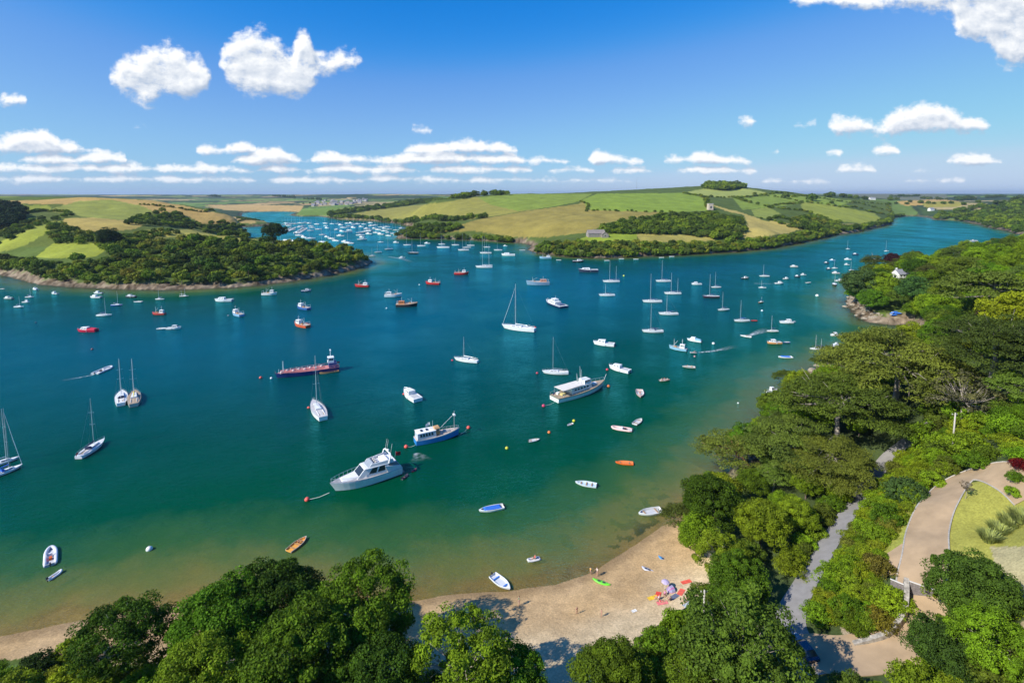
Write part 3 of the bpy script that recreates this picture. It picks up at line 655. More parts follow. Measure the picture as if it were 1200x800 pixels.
for k in range(4): proto('far', round_crown(100 + k, 26, 26, .15, [.8, .95, .7, .85][k], rc=.34), LEAF, 1.1, .06, BARK, 2)
proto('sparse', round_crown(120, 42, 46, .04, .8, rc=.17, gaps=.2), LEAF, 1.3, .05, BARKL, 40)
NUSE = {}
def plant(name, kind, x, y, z, r, hfac=1.0, tint=(.05, .09, .02), label=None, cat='tree', group=None, v=None, rot=None, squash=1.0, lean=None):
    """a tree: an Empty at the foot of its trunk, with trunk and crown"""
    L_ = PROTO[kind]; i = NUSE.get(kind, 0); NUSE[kind] = i + 1
    cm, tm, h = L_[(i if v is None else v) % len(L_)]
    e = empty(name, (x, y, z), random.uniform(0, 6.28) if rot is None else rot)
    hz = r * h * hfac
    tj = [c * random.uniform(.88, 1.12) for c in tint]
    c = bpy.data.objects.new('crown', cm); C.objects.link(c); c.parent = e; c.location = (0, 0, hz); c.scale = (r, r, r * squash); c.color = (*tj, 1)
    t = bpy.data.objects.new('trunk', tm); C.objects.link(t); t.parent = e; t.location = (0, 0, hz); t.scale = (r, r, r * hfac)
    tag(e, label, cat, group); return e
DK = (.056, .105, .012); MG = (.10, .18, .014); LG = (.165, .26, .016); YG = (.21, .29, .018); OL = (.105, .16, .022); PN = (.125, .175, .03); PD = (.075, .105, .022); BL = (.07, .13, .04); PU = (.055, .02, .024); GD = (.28, .24, .02)
TREE_AT = []
def near_tree(name, kind, px, py, rpx, hfac, tint, label=None, group=None, cat='tree', sq=1.0, v=None):
    """a tree whose crown shows at (px, py) with a radius of rpx photo pixels"""
    off = 4.0
    for _ in range(6):
        g_ = G(px, py, off)
        if g_ is None: return None
        dep = g_[1] * cP + (CAMZ - g_[2] - off) * sP; r = rpx * dep / F; off = r * PROTO[kind][0][2] * hfac
    TREE_AT.append((g_[0], g_[1], r)); 
    return plant(name, kind, g_[0], g_[1], g_[2], r, hfac, tint, label, cat, group, v=v, squash=sq)

# --- the big trees one can point at: the row below the beach
BT = [
 ('broadleaf_tree', 'airy', 145, 745, 50, 1.0, DK, 'dark oak-like tree over the sand, with gaps in its crown', None),
 ('round_bush', 'shrub', 43, 784, 21, 1.0, (.035, .07, .014), 'dense clipped-looking round dark bush at the beach end of the garden', 'bush'),
 ('bush', 'shrub', 88, 768, 24, 1.0, LG, 'light green bush between the round dark bush and the oak-like tree', 'bush'),
 ('bush', 'shrub', 160, 782, 22, 1.0, MG, 'low rounded bush under the dark oak-like tree', 'bush'),
 ('bush', 'shrub', 196, 788, 20, 1.0, YG, 'yellow-green bush beside the big tree row below the beach', 'bush'),
 ('broadleaf_tree', 'broad', 258, 735, 54, .95, MG, 'bright green leafy tree, first of the big tree row after the oak-like tree', None),
 ('broadleaf_tree', 'broad', 322, 706, 54, .95, DK, 'tall dark tree whose top reaches the orange wooden boat', None),
 ('broadleaf_tree', 'broad', 425, 728, 56, .9, MG, 'largest domed tree of the row, standing out over the shallow green water', None),
 ('broadleaf_tree', 'broad', 345, 765, 62, .9, MG, 'broad mid green tree in front of the domed one at the bottom edge', None),
 ('broadleaf_tree', 'broad', 236, 795, 50, .9, LG, 'light green tree crown cut by the bottom edge under the row', None),
 ('broadleaf_tree', 'broad', 440, 795, 50, .85, DK, 'dark shaded tree crown under the largest domed tree', None),
 ('broadleaf_tree', 'airy', 545, 778, 58, .85, LG, 'light leafy tree with a few reddish shoots beside the sand', None),
 ('broadleaf_tree', 'broad', 598, 798, 38, .8, MG, 'small green tree whose shade falls on the dry sand', None),
 ('broadleaf_tree', 'broad', 715, 786, 40, .85, MG, 'rounded green tree at the foot of the dry sand', None),
 ('bush', 'shrub', 772, 768, 26, 1.0, MG, 'bush at the top of the dry sand beside the beach fence', 'bush'),
 ('bush', 'shrub', 800, 742, 22, 1.0, LG, 'light bush at the end of the beach fence', 'bush'),
 ('broadleaf_tree', 'airy', 868, 774, 72, .8, OL, 'wide loose tree with pale twigs showing, by the foot of the lane', None),
 ('broadleaf_tree', 'airy', 828, 792, 46, .8, MG, 'smaller loose tree over the parked cars at the bottom', None),
 # trees of the right bank
 ('broadleaf_tree', 'broad', 832, 588, 34, 1.0, DK, 'dark dense tree leaning over the shallows at the beach corner', None),
 ('broadleaf_tree', 'broad', 892, 612, 31, .85, LG, 'light green tree between the leaning pine and the lane', None),
 ('broadleaf_tree', 'airy', 850, 655, 30, .9, YG, 'yellow-green tree above the white boat laid up on the sand', None),
 ('broadleaf_tree', 'broad', 866, 690, 32, .8, MG, 'mid green tree beside the lane just past the telegraph pole', None),
 ('broadleaf_tree', 'broad', 936, 602, 22, .8, YG, 'small yellowish tree in the wood where the lane goes into shade', None),
 ('pine_tree', 'pine', 1052, 420, 74, .95, PN, 'huge flat-topped pine with bare limbs on the bank above the bay', None),
 ('pine_tree', 'pine', 985, 468, 62, .95, (.085, .12, .022), 'dense olive pine whose crown hangs over the dark bend of the lane', None),
 ('pine_tree', 'pine', 928, 515, 50, .9, PN, 'spreading pine at the water edge beside the dense olive one', None),
 ('pine_tree', 'leanpine', 858, 523, 37, 1.0, (.14, .19, .03), 'leaning pine with an orange trunk and bare limbs reaching out over the shallows', None),
 ('pine_tree', 'pine', 975, 535, 44, .9, (.13, .14, .025), 'yellowish pine low over the shaded lane', None),
 ('pine_tree', 'midpine', 920, 437, 13, 1.1, PD, 'small round-headed pine on the rocks over the water', None),
 ('pine_tree', 'midpine', 966, 424, 14, 1.1, PD, 'second small pine on the rocks, nearer the big flat-topped one', None),
 ('bare_tree', 'sparse', 1130, 466, 36, .8, (.13, .14, .06), 'nearly bare pale-limbed tree above the telegraph pole', None),
 ('pine_tree', 'pine', 1165, 395, 62, 1.0, PD, 'dark layered pine at the right edge behind the flat-topped one', None),
 ('pine_tree', 'midpine', 1165, 330, 48, 1.0, PN, 'layered pine on the slope behind the white gabled cottage', None),
 ('pine_tree', 'midpine', 1024, 299, 12, 1.7, PD, 'tall dark pine with a bare trunk on the headland point', None),
 ('copper_beech_tree', 'mid', 1046, 304, 10, 1.0, PU, 'round dark purple tree beside the tall dark pine on the point', None),
 ('copper_beech_tree', 'mid', 1168, 372, 18, 1.0, PU, 'purple-leaved tree among the pines on the slope above the cove', None),
 ('conifer_tree', 'cone', 1085, 308, 9, 1.0, GD, 'small golden conifer behind the white cottage', None),
 ('conifer_tree', 'mid', 1076, 342, 19, 1.0, BL, 'tall blue-green conifer standing in front of the white cottage', None),
 ('conifer_tree', 'mid', 1128, 282, 18, 1.1, OL, 'tall olive tree topping the skyline above the cottages', None),
 ('conifer_tree', 'midpine', 1070, 297, 11, 1.0, (.09, .09, .03), 'brownish pointed tree on the headland skyline', None),
 ('broadleaf_tree', 'mid', 1010, 335, 20, .9, BL, 'rounded tree at the tip of the headland above the rocks', None),
 ('broadleaf_tree', 'mid', 1035, 335, 17, .9, LG, 'light green rounded tree left of the white cottage', None),
 ('broadleaf_tree', 'mid', 1020, 352, 14, .8, MG, 'low spreading tree right above the cove rocks', None),
 ('broadleaf_tree', 'mid', 1100, 362, 20, .8, LG, 'bright broad tree below the white gabled cottage', None),
 # garden
 ('broadleaf_tree', 'broad', 1143, 690, 42, .75, (.08, .15, .025), 'round blue-green tree at the end of the lawn by the gates', None),
 ('broadleaf_tree', 'broad', 1112, 762, 38, .7, (.06, .115, .02), 'bushy tree spreading over the lower drive', None),
 ('broadleaf_tree', 'airy', 1165, 755, 42, .7, LG, 'lighter bushy tree behind the one over the lower drive', None),
 ('bush', 'shrub', 1063, 578, 20, .9, BL, 'rounded grey-green shrub between lane and drive, highest of the strip', 'bush'),
 ('bush', 'shrub', 1095, 563, 13, .9, YG, 'yellow-green shrub beside the bend of the drive', 'bush'),
 ('bush', 'shrub', 1042, 608, 16, .9, MG, 'dark green shrub beside the small lawn strip', 'bush'),
 ('bush', 'shrub', 1046, 706, 20, .8, YG, 'yellow shrub against the curved stone wall', 'bush'),
 ('bush', 'shrub', 1030, 728, 17, .8, (.17, .16, .02), 'golden shrub at the foot of the curved stone wall', 'bush'),
 ('bush', 'shrub', 996, 718, 18, .8, MG, 'green shrub at the lower tip of the planted strip', 'bush'),
 ('bush', 'shrub', 1030, 664, 16, .8, (.14, .13, .03), 'shrub with brownish-red shoots beside the small lawn strip', 'bush'),
 ('bush', 'shrub', 1188, 577, 8, .9, YG, 'small bright shrub on the lawn beside the drive', 'bush'),
 ('bush', 'shrub', 1190, 560, 8, 1.0, MG, 'small dark green sapling just above the bright shrub on the lawn', 'bush'),
 ('bush', 'shrub', 1196, 545, 11, .8, (.12, .01, .015), 'deep red shrub at the far side of the drive bend', 'bush'),
 ('sapling', 'sparse', 1133, 570, 7, 1.6, (.16, .13, .08), 'thin brown sapling on the lawn inside the drive bend', 'tree'),
 ('conifer_tree', 'cone', 933, 536, 26, 1.0, (.17, .19, .02), 'narrow upright yellow-green tree beside the spreading pine', None),
]
for (nm, kd, a, b_, rp, hf, tn, lb, ct_) in BT:
    o = near_tree(nm, kd, a, b_, rp, hf, tn, lb, cat=ct_ or 'tree')
    if o is not None and kd == 'leanpine': o.rotation_euler.z = 0
    if o is not None and kd == 'cone' and tn == (.17, .19, .02):
        for c in o.children: c.scale = (c.scale[0] * .35, c.scale[1] * .35, c.scale[2])

# --- fill of the wooded right bank and the garden, individually
def scatter(n, poly, spacing, rlo, rhi, offp=3.0, limit=9999, avoid=.55, zmin=.6, seed=1, ok=None):
    rg = random.Random(seed); x0 = min(p[0] for p in poly); x1 = max(p[0] for p in poly); y0 = min(p[1] for p in poly); y1 = max(p[1] for p in poly)
    P_ = []; out = []
    for _ in range(n * 60):
        if len(out) >= min(n, limit): break
        a = rg.uniform(x0, x1); b = rg.uniform(y0, y1)
        c_ = False
        for i in range(len(poly)):
            (xa, ya), (xb, yb) = poly[i], poly[(i + 1) % len(poly)]
            if (ya > b) != (yb > b) and a < (xb - xa) * (b - ya) / (yb - ya) + xa: c_ = not c_
        if not c_: continue
        g_ = G(a, b, offp)
        if g_ is None or float(SDat(g_[0], g_[1])) < 1.5: continue
        if ok and not ok(g_): continue
        r = rg.uniform(rlo, rhi)
        if any((g_[0] - q[0]) ** 2 + (g_[1] - q[1]) ** 2 < (spacing * (r + q[2]) / (rlo + rhi)) ** 2 for q in P_): continue
        if avoid and any((g_[0] - q[0]) ** 2 + (g_[1] - q[1]) ** 2 < (avoid * q[2]) ** 2 for q in TREE_AT): continue
        P_.append((g_[0], g_[1], r)); out.append((g_, r, a, b))
    return out
WOODR = [(800, 610), (822, 560), (850, 520), (890, 480), (905, 455), (960, 440), (985, 428), (1020, 410), (1075, 402), (1110, 396), (1210, 385), (1210, 470), (1140, 500), (1090, 470), (1062, 505), (1030, 540), (1005, 570), (975, 610), (945, 650), (915, 700), (900, 740), (850, 760), (815, 730), (822, 690), (830, 650), (815, 640)]
WOODH = [(1000, 345), (995, 325), (1010, 305), (1050, 300), (1080, 290), (1110, 276), (1135, 268), (1210, 272), (1210, 385), (1110, 390), (1088, 370), (1050, 352), (1012, 344)]
ROADX = []
LANE_PX = [(1095, 492, 5), (1078, 505, 5), (1060, 520, 5), (1040, 537, 5), (1024, 558, 5), (1012, 578, 5), (990, 607, 5), (972, 635, 5), (955, 664, 5), (940, 690, 5), (928, 714, 5), (926, 738, 5), (940, 762, 5)]
DRIVE_PX = [(1215, 578), (1190, 562), (1155, 553), (1120, 565), (1098, 590), (1087, 620), (1084, 650), (1080, 675), (1078, 700), (1074, 725), (1058, 748), (1030, 762), (995, 768), (960, 765), (935, 762)]
lane_w = [G(a, b) for a, b, _ in LANE_PX]; drive_w = [G(a, b) for a, b in DRIVE_PX]
def off_roads(g_, m=3.6):
    for L_ in (lane_w, drive_w):
        for i in range(len(L_) - 1):
            ax, ay = L_[i][0], L_[i][1]; bx, by = L_[i + 1][0], L_[i + 1][1]; dx, dy = bx - ax, by - ay
            t = max(0, min(1, ((g_[0] - ax) * dx + (g_[1] - ay) * dy) / (dx * dx + dy * dy)))
            if math.hypot(g_[0] - ax - t * dx, g_[1] - ay - t * dy) < m: return False
    return True
rt = random.Random(5)
def tint_at(px, py):
    n = float(vnoise(np.array([px / 26.]), np.array([py / 22.]), 77)[0]); pal = [DK, MG, LG, OL, YG, LG, MG, YG]
    return pal[int(n * 7.99)] if rt.random() < .6 else rt.choice(pal)
COT = [(1058, 327), (1121, 333)]
def clear_cot(g_):
    for a, b in COT:
        q = G(a, b)
        if math.hypot(g_[0] - q[0], g_[1] - q[1]) < 9: return False
        # keep the view of the cottage over the garden in front of it
        s1 = g_[0] / g_[1] - q[0] / q[1]
        if abs(s1) < .018 and g_[1] < q[1] and g_[1] > q[1] - 40: return False
    return True
fills = [
 (WOODR, 95, 7.0, 3.0, 5.6, 5, 'mid', 'broadleaf_tree', 'leafy tree packed in the wood on the bank between lane and water', 'trees of the wood between lane and water', lambda g_: off_roads(g_, 7.5)),
 (WOODH, 95, 9.5, 4.2, 7.5, 6, 'mid', 'broadleaf_tree', 'leafy tree of the wooded slope around the white cottages', 'trees of the wooded slope around the cottages', clear_cot),
]
for poly, n, sp_, a, b_, off, kd, nm, lb, gp, okf in fills:
    for g_, r, px, py in scatter(n, poly, sp_, a, b_, off, seed=n, ok=okf):
        r *= .52 if poly is WOODR and not off_roads(g_, 15) else 1.0
        t_ = tint_at(px, py); k2 = kd if rt.random() < .8 else 'midpine'
        if k2 == 'midpine': plant('pine_tree', k2, *g_, r * 1.15, 1.0, PN if rt.random() < .5 else PD, 'spreading ' + ('pine in the wood between lane and water' if poly is WOODR else 'pine on the wooded slope around the white cottages'), 'tree', 'pines ' + gp[9:])
        else: plant(nm, k2, *g_, r, rt.uniform(.75, 1.0), t_, lb, 'tree', gp)
# shrubs: garden bank above the drive, the strip between lane and drive, undergrowth of the wood
STRIP = [(1062, 520), (1100, 540), (1120, 548), (1090, 565), (1062, 600), (1042, 625), (1026, 660), (1030, 690), (1052, 700), (1055, 722), (1030, 738), (1000, 735), (955, 722), (945, 705), (962, 668), (990, 622), (1020, 575)]
BANK = [(1066, 505), (1095, 480), (1140, 490), (1210, 465), (1210, 552), (1160, 547), (1110, 552), (1085, 540)]
LOWR = [(985, 808), (1000, 806), (1062, 806), (1088, 780), (1100, 735), (1100, 700), (1180, 700), (1200, 760), (1160, 800), (990, 812)]
BEACHTOP = [(760, 755), (800, 725), (830, 705), (840, 760), (800, 800), (740, 800), (690, 790)]
GARDL = [(-20, 790), (40, 800), (200, 790), (420, 790), (640, 805), (640, 830), (-20, 830)]
for poly, n, sp_, a, b_, lb, gp in [
  (STRIP, 135, 1.75, 1.0, 2.1, 'shrub of the dense planted strip between lane and drive', 'shrubs between lane and drive'),
  ([(1000, 565), (1012, 582), (985, 615), (965, 650), (940, 688), (922, 712), (905, 705), (925, 660), (950, 620), (975, 585)], 46, 2.3, 1.5, 2.7, 'low shrub along the shaded edge of the wood beside the lane', 'shrubs at the wood edge by the lane'),
  (BANK, 60, 3.3, 1.7, 3.6, 'lush shrub on the garden bank above the drive bend', 'shrubs on the bank above the drive'),
  (LOWR, 34, 3.0, 1.6, 3.0, 'shrub along the lower side of the drive', 'shrubs below the drive'),
  (BEACHTOP, 30, 2.9, 1.4, 3.0, 'shrub in the thicket behind the dry sand', 'shrubs behind the dry sand'),
  (GARDL, 30, 3.4, 1.8, 3.2, 'shrub under the big tree row below the beach', 'shrubs under the big tree row')]:
    for g_, r, px, py in scatter(n, poly, sp_, a, b_, 1.2, seed=n + 3, avoid=0, ok=lambda q: off_roads(q, 2.9)):
        plant('shrub', 'shrub', *g_, r, rt.uniform(.7, 1.1), tint_at(px * 2, py * 2) if poly is not STRIP else rt.choice([YG, LG, YG, (.2, .27, .02), LG, MG, YG, (.17, .19, .03)]), lb, 'shrub', gp)

# --- far vegetation: separate trees where they show as such, the rest as one mass
def merged(name, items, label=None):
    """one mesh of many low crowns: a wood nobody could count"""
    base = []
    for k, (cm, tm, h) in enumerate(PROTO['far']):
        n = len(cm.vertices); v = np.empty(n * 3); cm.vertices.foreach_get('co', v); t = np.empty(n); cm.attributes['tone'].data.foreach_get('value', t); base.append((v.reshape(-1, 3), t, h))
    VV = []; TT = []; CC = []
    for k, (x, y, z, r, hf, tint) in enumerate(items):
        v, t, h = base[k % 4]; a = random.uniform(0, 6.28); c, s = math.cos(a), math.sin(a)
        p = np.stack([v[:, 0] * c - v[:, 1] * s, v[:, 0] * s + v[:, 1] * c, v[:, 2]], 1) * r
        p[:, 2] += h * r * hf; VV.append(p + np.array([x, y, z])); TT.append(t); CC.append(np.tile(np.array(tint) * random.uniform(.8, 1.2), (len(v), 1)))
    V = np.concatenate(VV); me = np_mesh(name, V, np.arange(len(V)).reshape(-1, 4))
    a = me.attributes.new('tone', 'FLOAT', 'POINT'); a.data.foreach_set('value', np.concatenate(TT).astype(np.float32))
    a = me.color_attributes.new('Col', 'FLOAT_COLOR', 'POINT'); cc = np.ones((len(V), 4), np.float32); cc[:, :3] = np.concatenate(CC); a.data.foreach_set('color', cc.ravel())
    o = link(name, me, MASSM); tag(o, label, kind='stuff'); return o
MASSM = LEAF.copy(); MASSM.name = 'mass_leaves'; N, L = MASSM.node_tree.nodes, MASSM.node_tree.links
at = N.new('ShaderNodeAttribute'); at.attribute_name = 'Col'
for n in N:
    if n.type == 'OBJECT_INFO':
        for l in list(n.outputs['Color'].links): L.new(at.outputs['Color'], l.to_socket)
FT = [(.085, .145, .022), (.14, .21, .024), (.19, .26, .028), (.11, .16, .034), (.075, .115, .022), (.22, .24, .035)]
def far_patch(name, poly, n, sp_, a, b_, off, label, tints=FT, seed=1, **kw):
    it = [(g_[0], g_[1], g_[2] - r * .2, r, rt.uniform(.55, .95), rt.choice(tints)) for g_, r, px, py in scatter(n, poly, sp_, a, b_, off, seed=seed, avoid=0, **kw)]
    if it: merged(name, it, label)
def rowp(name, line, step, a, b_, label, tints=FT, jit=1.0):
    it = []
    for i in range(len(line) - 1):
        p = G(*line[i]); q = G(*line[i + 1])
        if p is None or q is None: continue
        L_ = math.hypot(p[0] - q[0], p[1] - q[1]); n = max(1, int(L_ / step)); n = min(n, 160)
        for k in range(n):
            t = (k + rt.uniform(-.3, .3)) / n; x = p[0] + (q[0] - p[0]) * t + rt.uniform(-jit, jit); y = p[1] + (q[1] - p[1]) * t + rt.uniform(-jit, jit)
            z = float(H(x, y)); r = rt.uniform(a, b_)
            if z > .1: it.append((x, y, z - r * .2, r, .7, rt.choice(tints)))
    if it: merged(name, it, label)
# left headland
HB = [(-60, 302), (0, 297), (40, 304), (70, 305), (115, 303), (130, 290), (160, 285), (200, 281), (235, 278), (290, 284), (330, 283), (400, 290), (428, 297), (431, 306), (400, 314), (350, 322), (310, 328), (270, 331), (200, 333), (150, 333), (100, 331), (50, 327), (20, 322), (0, 317), (-60, 308)]
hb = scatter(640, HB, 5.2, 1.6, 5.0, 3, seed=9, avoid=0, ok=lambda g_: float(SDat(g_[0], g_[1])) > 6)
hb.sort(key=lambda q: -q[1])
for g_, r, px, py in hb[:110]:
    plant('broadleaf_tree', 'far', *g_, r * 1.05, rt.uniform(.8, 1.1), rt.choice(FT), 'bushy tree in the scrub of the headland across the water', 'tree', 'trees of the headland scrub')
merged('headland_scrub', [(g_[0], g_[1], g_[2] - r * .2, r, rt.uniform(.5, .9), rt.choice(FT[1:3] + FT)) for g_, r, px, py in hb[110:]], 'dense green scrub covering the steep side of the headland')
near_tree('broadleaf_tree', 'mid', 320, 272, 12, .95, (.04, .07, .016), 'big round tree standing alone on the headland skyline by the water')
near_tree('broadleaf_tree', 'mid', 126, 279, 12, .9, (.03, .055, .014), 'large dark tree between the small bright field and the scrub on the headland')
far_patch('headland_wood', [(-60, 240), (-20, 237), (20, 238), (28, 248), (22, 258), (0, 268), (-60, 272)], 120, 9, 4.5, 7, 4, 'dark wood on the headland', [(.022, .045, .018), (.03, .055, .02)], 21)
far_patch('headland_copse', [(150, 260), (158, 253), (190, 246), (212, 250), (233, 262), (228, 268), (200, 262), (175, 262)], 80, 7, 3, 4.6, 3, 'dark copse among the headland fields', FT[:5], 22)
far_patch('headland_thicket', [(58, 262), (75, 262), (100, 272), (150, 274), (190, 268), (210, 270), (160, 282), (126, 290), (110, 282), (66, 282), (56, 272)], 110, 6, 2.4, 4, 3, 'thicket between the headland fields', FT, 23)
far_patch('headland_bushes', [(0, 272), (30, 258), (60, 254), (80, 250), (60, 258), (30, 268), (0, 284), (-50, 290), (-50, 272)], 70, 7, 2.5, 4, 3, 'bushes between the headland fields', FT, 24)
far_patch('shore_wood', [(235, 264), (262, 258), (292, 266), (290, 276), (262, 274), (238, 270)], 60, 7, 3, 4.5, 3, 'dark trees behind the headland fields by the creek', FT[:5], 25)
rowp('hedgerow', [(32, 250), (48, 247), (80, 250), (84, 253)], 5, 2, 3.2, 'hedge line on the headland')
rowp('hedgerow', [(165, 240), (180, 241), (240, 249), (300, 258)], 5, 1.6, 2.6, 'hedge between the stubble fields of the headland')
rowp('hedgerow', [(278, 256), (296, 258), (318, 261)], 4, 2.5, 4, 'dark hedge along the spit by the creek', FT[:1])
# north side
rowp('shore_hedge', [(628, 296), (650, 299), (680, 300.5), (720, 301), (760, 299.5), (800, 297.5), (860, 294.5), (900, 290), (945, 282.5), (982, 274.5)], 4.2, 3.0, 5.0, 'green trees along the rocky north shore', FT, 4)
far_patch('shore_belt', [(632, 292), (640, 284), (668, 282), (700, 284), (760, 284), (830, 284), (880, 282), (935, 273), (975, 264), (985, 272), (945, 281), (900, 288), (860, 292), (800, 295), (700, 299), (640, 296)], 330, 7.5, 3, 5.2, 3, 'belt of trees above the north shore', FT, 31)
far_patch('hill_copse', [(704, 270), (708, 263), (740, 257), (780, 252), (830, 249), (868, 256), (874, 266), (866, 279), (840, 277), (800, 272), (745, 271)], 300, 8, 3.6, 6, 4, 'dark copse on the hillside above the house', FT[:5], 32)
rowp('point_wood', [(464, 277.5), (490, 279), (520, 279.5), (560, 281), (600, 284), (620, 286)], 5, 4, 6, 'trees along the shore behind the moored yachts', FT, 3)
far_patch('point_copse', [(476, 276), (480, 268), (500, 263), (524, 262), (545, 264), (520, 270), (508, 275), (512, 279), (490, 279)], 80, 8, 4, 6, 4, 'copse on the low point behind the moored yachts', FT[:5], 33)
rowp('creek_hedge', [(384, 255), (400, 255.5), (440, 257), (480, 259), (520, 259.5), (545, 258), (575, 255)], 8, 5, 7.5, 'trees along the far creek shore', FT[:5], 5)
rowp('hill_hedge', [(384, 253), (400, 250), (430, 245.5), (470, 239.5), (510, 234.5), (550, 230.5), (600, 228.5)], 9, 7, 10, 'wooded ridge running up the hill above the creek', FT[:5], 14)
rowp('hill_hedge', [(384, 254), (420, 248.5), (460, 243), (500, 237.5), (540, 233)], 9, 6, 9, 'lower edge of the wooded ridge above the creek', FT[:5], 12)
rowp('hill_hedge', [(680, 236), (690, 240), (688, 248), (700, 247), (760, 248.5), (790, 249)], 9, 1.6, 3, 'thin hedge between the hill fields')
far_patch('hilltop_wood', [(824, 219), (834, 214), (862, 214), (873, 219), (850, 222)], 110, 12, 8, 12, 5, 'round wood crowning the hilltop', FT[:4], 34)
for ln in ([(800, 227), (822, 231), (870, 232), (930, 227)], [(858, 231), (880, 238), (905, 244), (940, 247), (974, 259), (990, 262)], [(880, 227), (935, 236), (985, 243), (1030, 250), (1044, 256)], [(930, 231), (960, 232), (1005, 238), (1040, 247)],
           [(900, 243), (940, 237)], [(826, 231), (832, 246)], [(894, 257), (932, 268), (960, 266)], [(1000, 236), (1040, 240), (1046, 252)], [(905, 256), (940, 258), (974, 260)]):
    rowp('hill_hedge', ln, 8, 2.0, 4.0, 'hedge with trees between the fields of the north hill', FT, 5)
far_patch('combe_wood', [(925, 262), (935, 254), (950, 252), (972, 258), (985, 262), (980, 267), (965, 266), (940, 268)], 80, 9, 4, 6, 4, 'wood in the combe above the north shore', FT, 35)
rowp('shore_trees', [(985, 271), (1010, 268.5), (1030, 265), (1044, 260), (1044, 254), (1058, 253), (1090, 254)], 7, 4, 7, 'trees round the far corner of the creek', FT[:5], 5)
# far right bank
far_patch('right_bank_wood', [(1095, 256), (1100, 249), (1130, 244), (1165, 237), (1210, 233), (1330, 232), (1330, 268), (1210, 270), (1178, 268), (1160, 264), (1140, 260.5), (1110, 257)], 480, 13, 6.5, 10, 6, 'wooded bank at the far right of the creek', FT[:3] + [(.08, .12, .03)], 41)
for y0, lbl in ((239, 'first'), (234.5, 'second'), (231.5, 'third')):
    for x0 in range(-60, 1270, 38):
        if 384 < x0 < 830 or (x0 < 330 and y0 > 232) or x0 < 205: continue
        if rt.random() < .72: rowp('distant_hedge', [(x0, y0 + rt.uniform(-1.5, 1.5)), (x0 + rt.uniform(12, 44), y0 + rt.uniform(-1.8, 1.8))], 24 if y0 > 238 else 30, 4 if y0 > 238 else 7, 8 if y0 > 238 else 13, 'distant hedge and trees', FT[:1] + FT[3:5], 16)
# ================================================================== boats
WH = (.80, .80, .78); CR = (.72, .66, .52); NV = (.012, .022, .09); RD = (.50, .02, .02); BLU = (.03, .22, .55); LB = (.25, .48, .62); BK = (.02, .02, .022); GY = (.35, .36, .37); OR = (.75, .16, .03); TK = (.42, .24, .11); WD = (.62, .30, .08); GN = (.03, .10, .05); GLS = (.02, .03, .04)
def paint_(c, rough=.35): return mat('paint_%02x%02x%02x_%d' % (int(c[0] * 255), int(c[1] * 255), int(c[2] * 255), int(rough * 100)), c, rough, noise=.10, nscale=.8)
GLASS = mat('dark_glass', GLS, .08, spec=.8); METAL = mat('alloy', (.72, .73, .74), .35, .6); STEEL = mat('rigging', (.3, .3, .3), .4, .6); TEAK = mat('teak_deck', (.40, .30, .20), .8, noise=.25, nscale=4); DKG = mat('deck_grey', (.50, .50, .48), .7, noise=.12, nscale=3); RUB = mat('black_rubber', (.03, .03, .03), .7)
ANTI = {'r': (.22, .03, .02), 'b': (.02, .05, .16), 'k': (.03, .03, .03), 'g': (.03, .12, .07)}

def hb_at(q, tw):      # half-beam fraction along the hull, q = 0 stern .. 1 bow
    if q < .42: return tw + (1 - tw) * math.sin(math.pi / 2 * q / .42)
    return max(0.0, 1 - ((q - .42) / .58) ** 2.3)
def hull_lines(L, B, fb, tw, sheer, rake, n=14):
    st = []
    for i in range(n):
        q = i / (n - 1); q = q if q < 1 else 1
        st.append((q, -L / 2 + q * L, B / 2 * hb_at(q, tw) + .012, fb * (1 + sheer * (q ** 2.2) + .06 * (1 - q) ** 2)))
    return st
def hull(root, L, B, fb, c=WH, tw=.75, sheer=.35, rake=.07, anti='r', stripe=None, deck=None, draft=.35, name='hull'):
    st = hull_lines(L, B, fb, tw, sheer, rake); b = MB(); vs = []; rows = 6
    for q, x, h, z in st:
        pull = rake * L * q ** 5
        fl = .93 - .25 * q ** 4
        for (yy, zz, k) in ((0, -draft * (1 - .6 * q ** 3), 1), (h * fl * .8, -draft * .5, .9), (h * fl, .10, .75), (h * (fl + .5 * (1 - fl)), z * .5, .4), (h * .995, z * .86, .1), (h, z, 0)):
            vs.append((x - pull * k, yy, zz))
    n = len(st); tot = n * rows; vs = vs + [(x, -y, z) for x, y, z in vs]; fs = []; ms = []
    for i in range(n - 1):
        for j in range(rows - 1):
            a = i * rows + j; m_ = 1 if j < 2 else (2 if j == 4 else 0)
            fs.append((a, a + rows, a + rows + 1, a + 1)); ms.append(m_)
            c_ = a + tot; fs.append((c_, c_ + 1, c_ + rows + 1, c_ + rows)); ms.append(m_)
    for j in range(rows - 1): fs.append((j, j + 1, tot + j + 1, tot + j)); ms.append(1 if j < 2 else (2 if j == 4 else 0))
    me = bpy.data.meshes.new(name); 
    vs = [vs[i] if not (i % rows == 0 and i < tot) else vs[i] for i in range(len(vs))]
    me.from_pydata(vs, [], fs); me.polygons.foreach_set('material_index', ms); me.update()
    o = link(name, me, [paint_(c, .28), paint_(ANTI[anti], .6), paint_(stripe or c, .35)], root)
    if deck is not None:
        b = MB(); vs = []
        for q, x, h, z in st:
            vs += [(x, h - .01, z - .05), (x, 0, z - .05 + .04 * h), (x, -h + .01, z - .05)]
        fs = []
        for i in range(n - 1): a = i * 3; fs += [(a, a + 1, a + 4, a + 3), (a + 1, a + 2, a + 5, a + 4)]
        b.add(vs, fs); b.build('deck', deck, root)
    return st
def zd(st, x, L): q = (x + L / 2) / L; return float(np.interp(q, [s[0] for s in st], [s[3] for s in st])) - .03
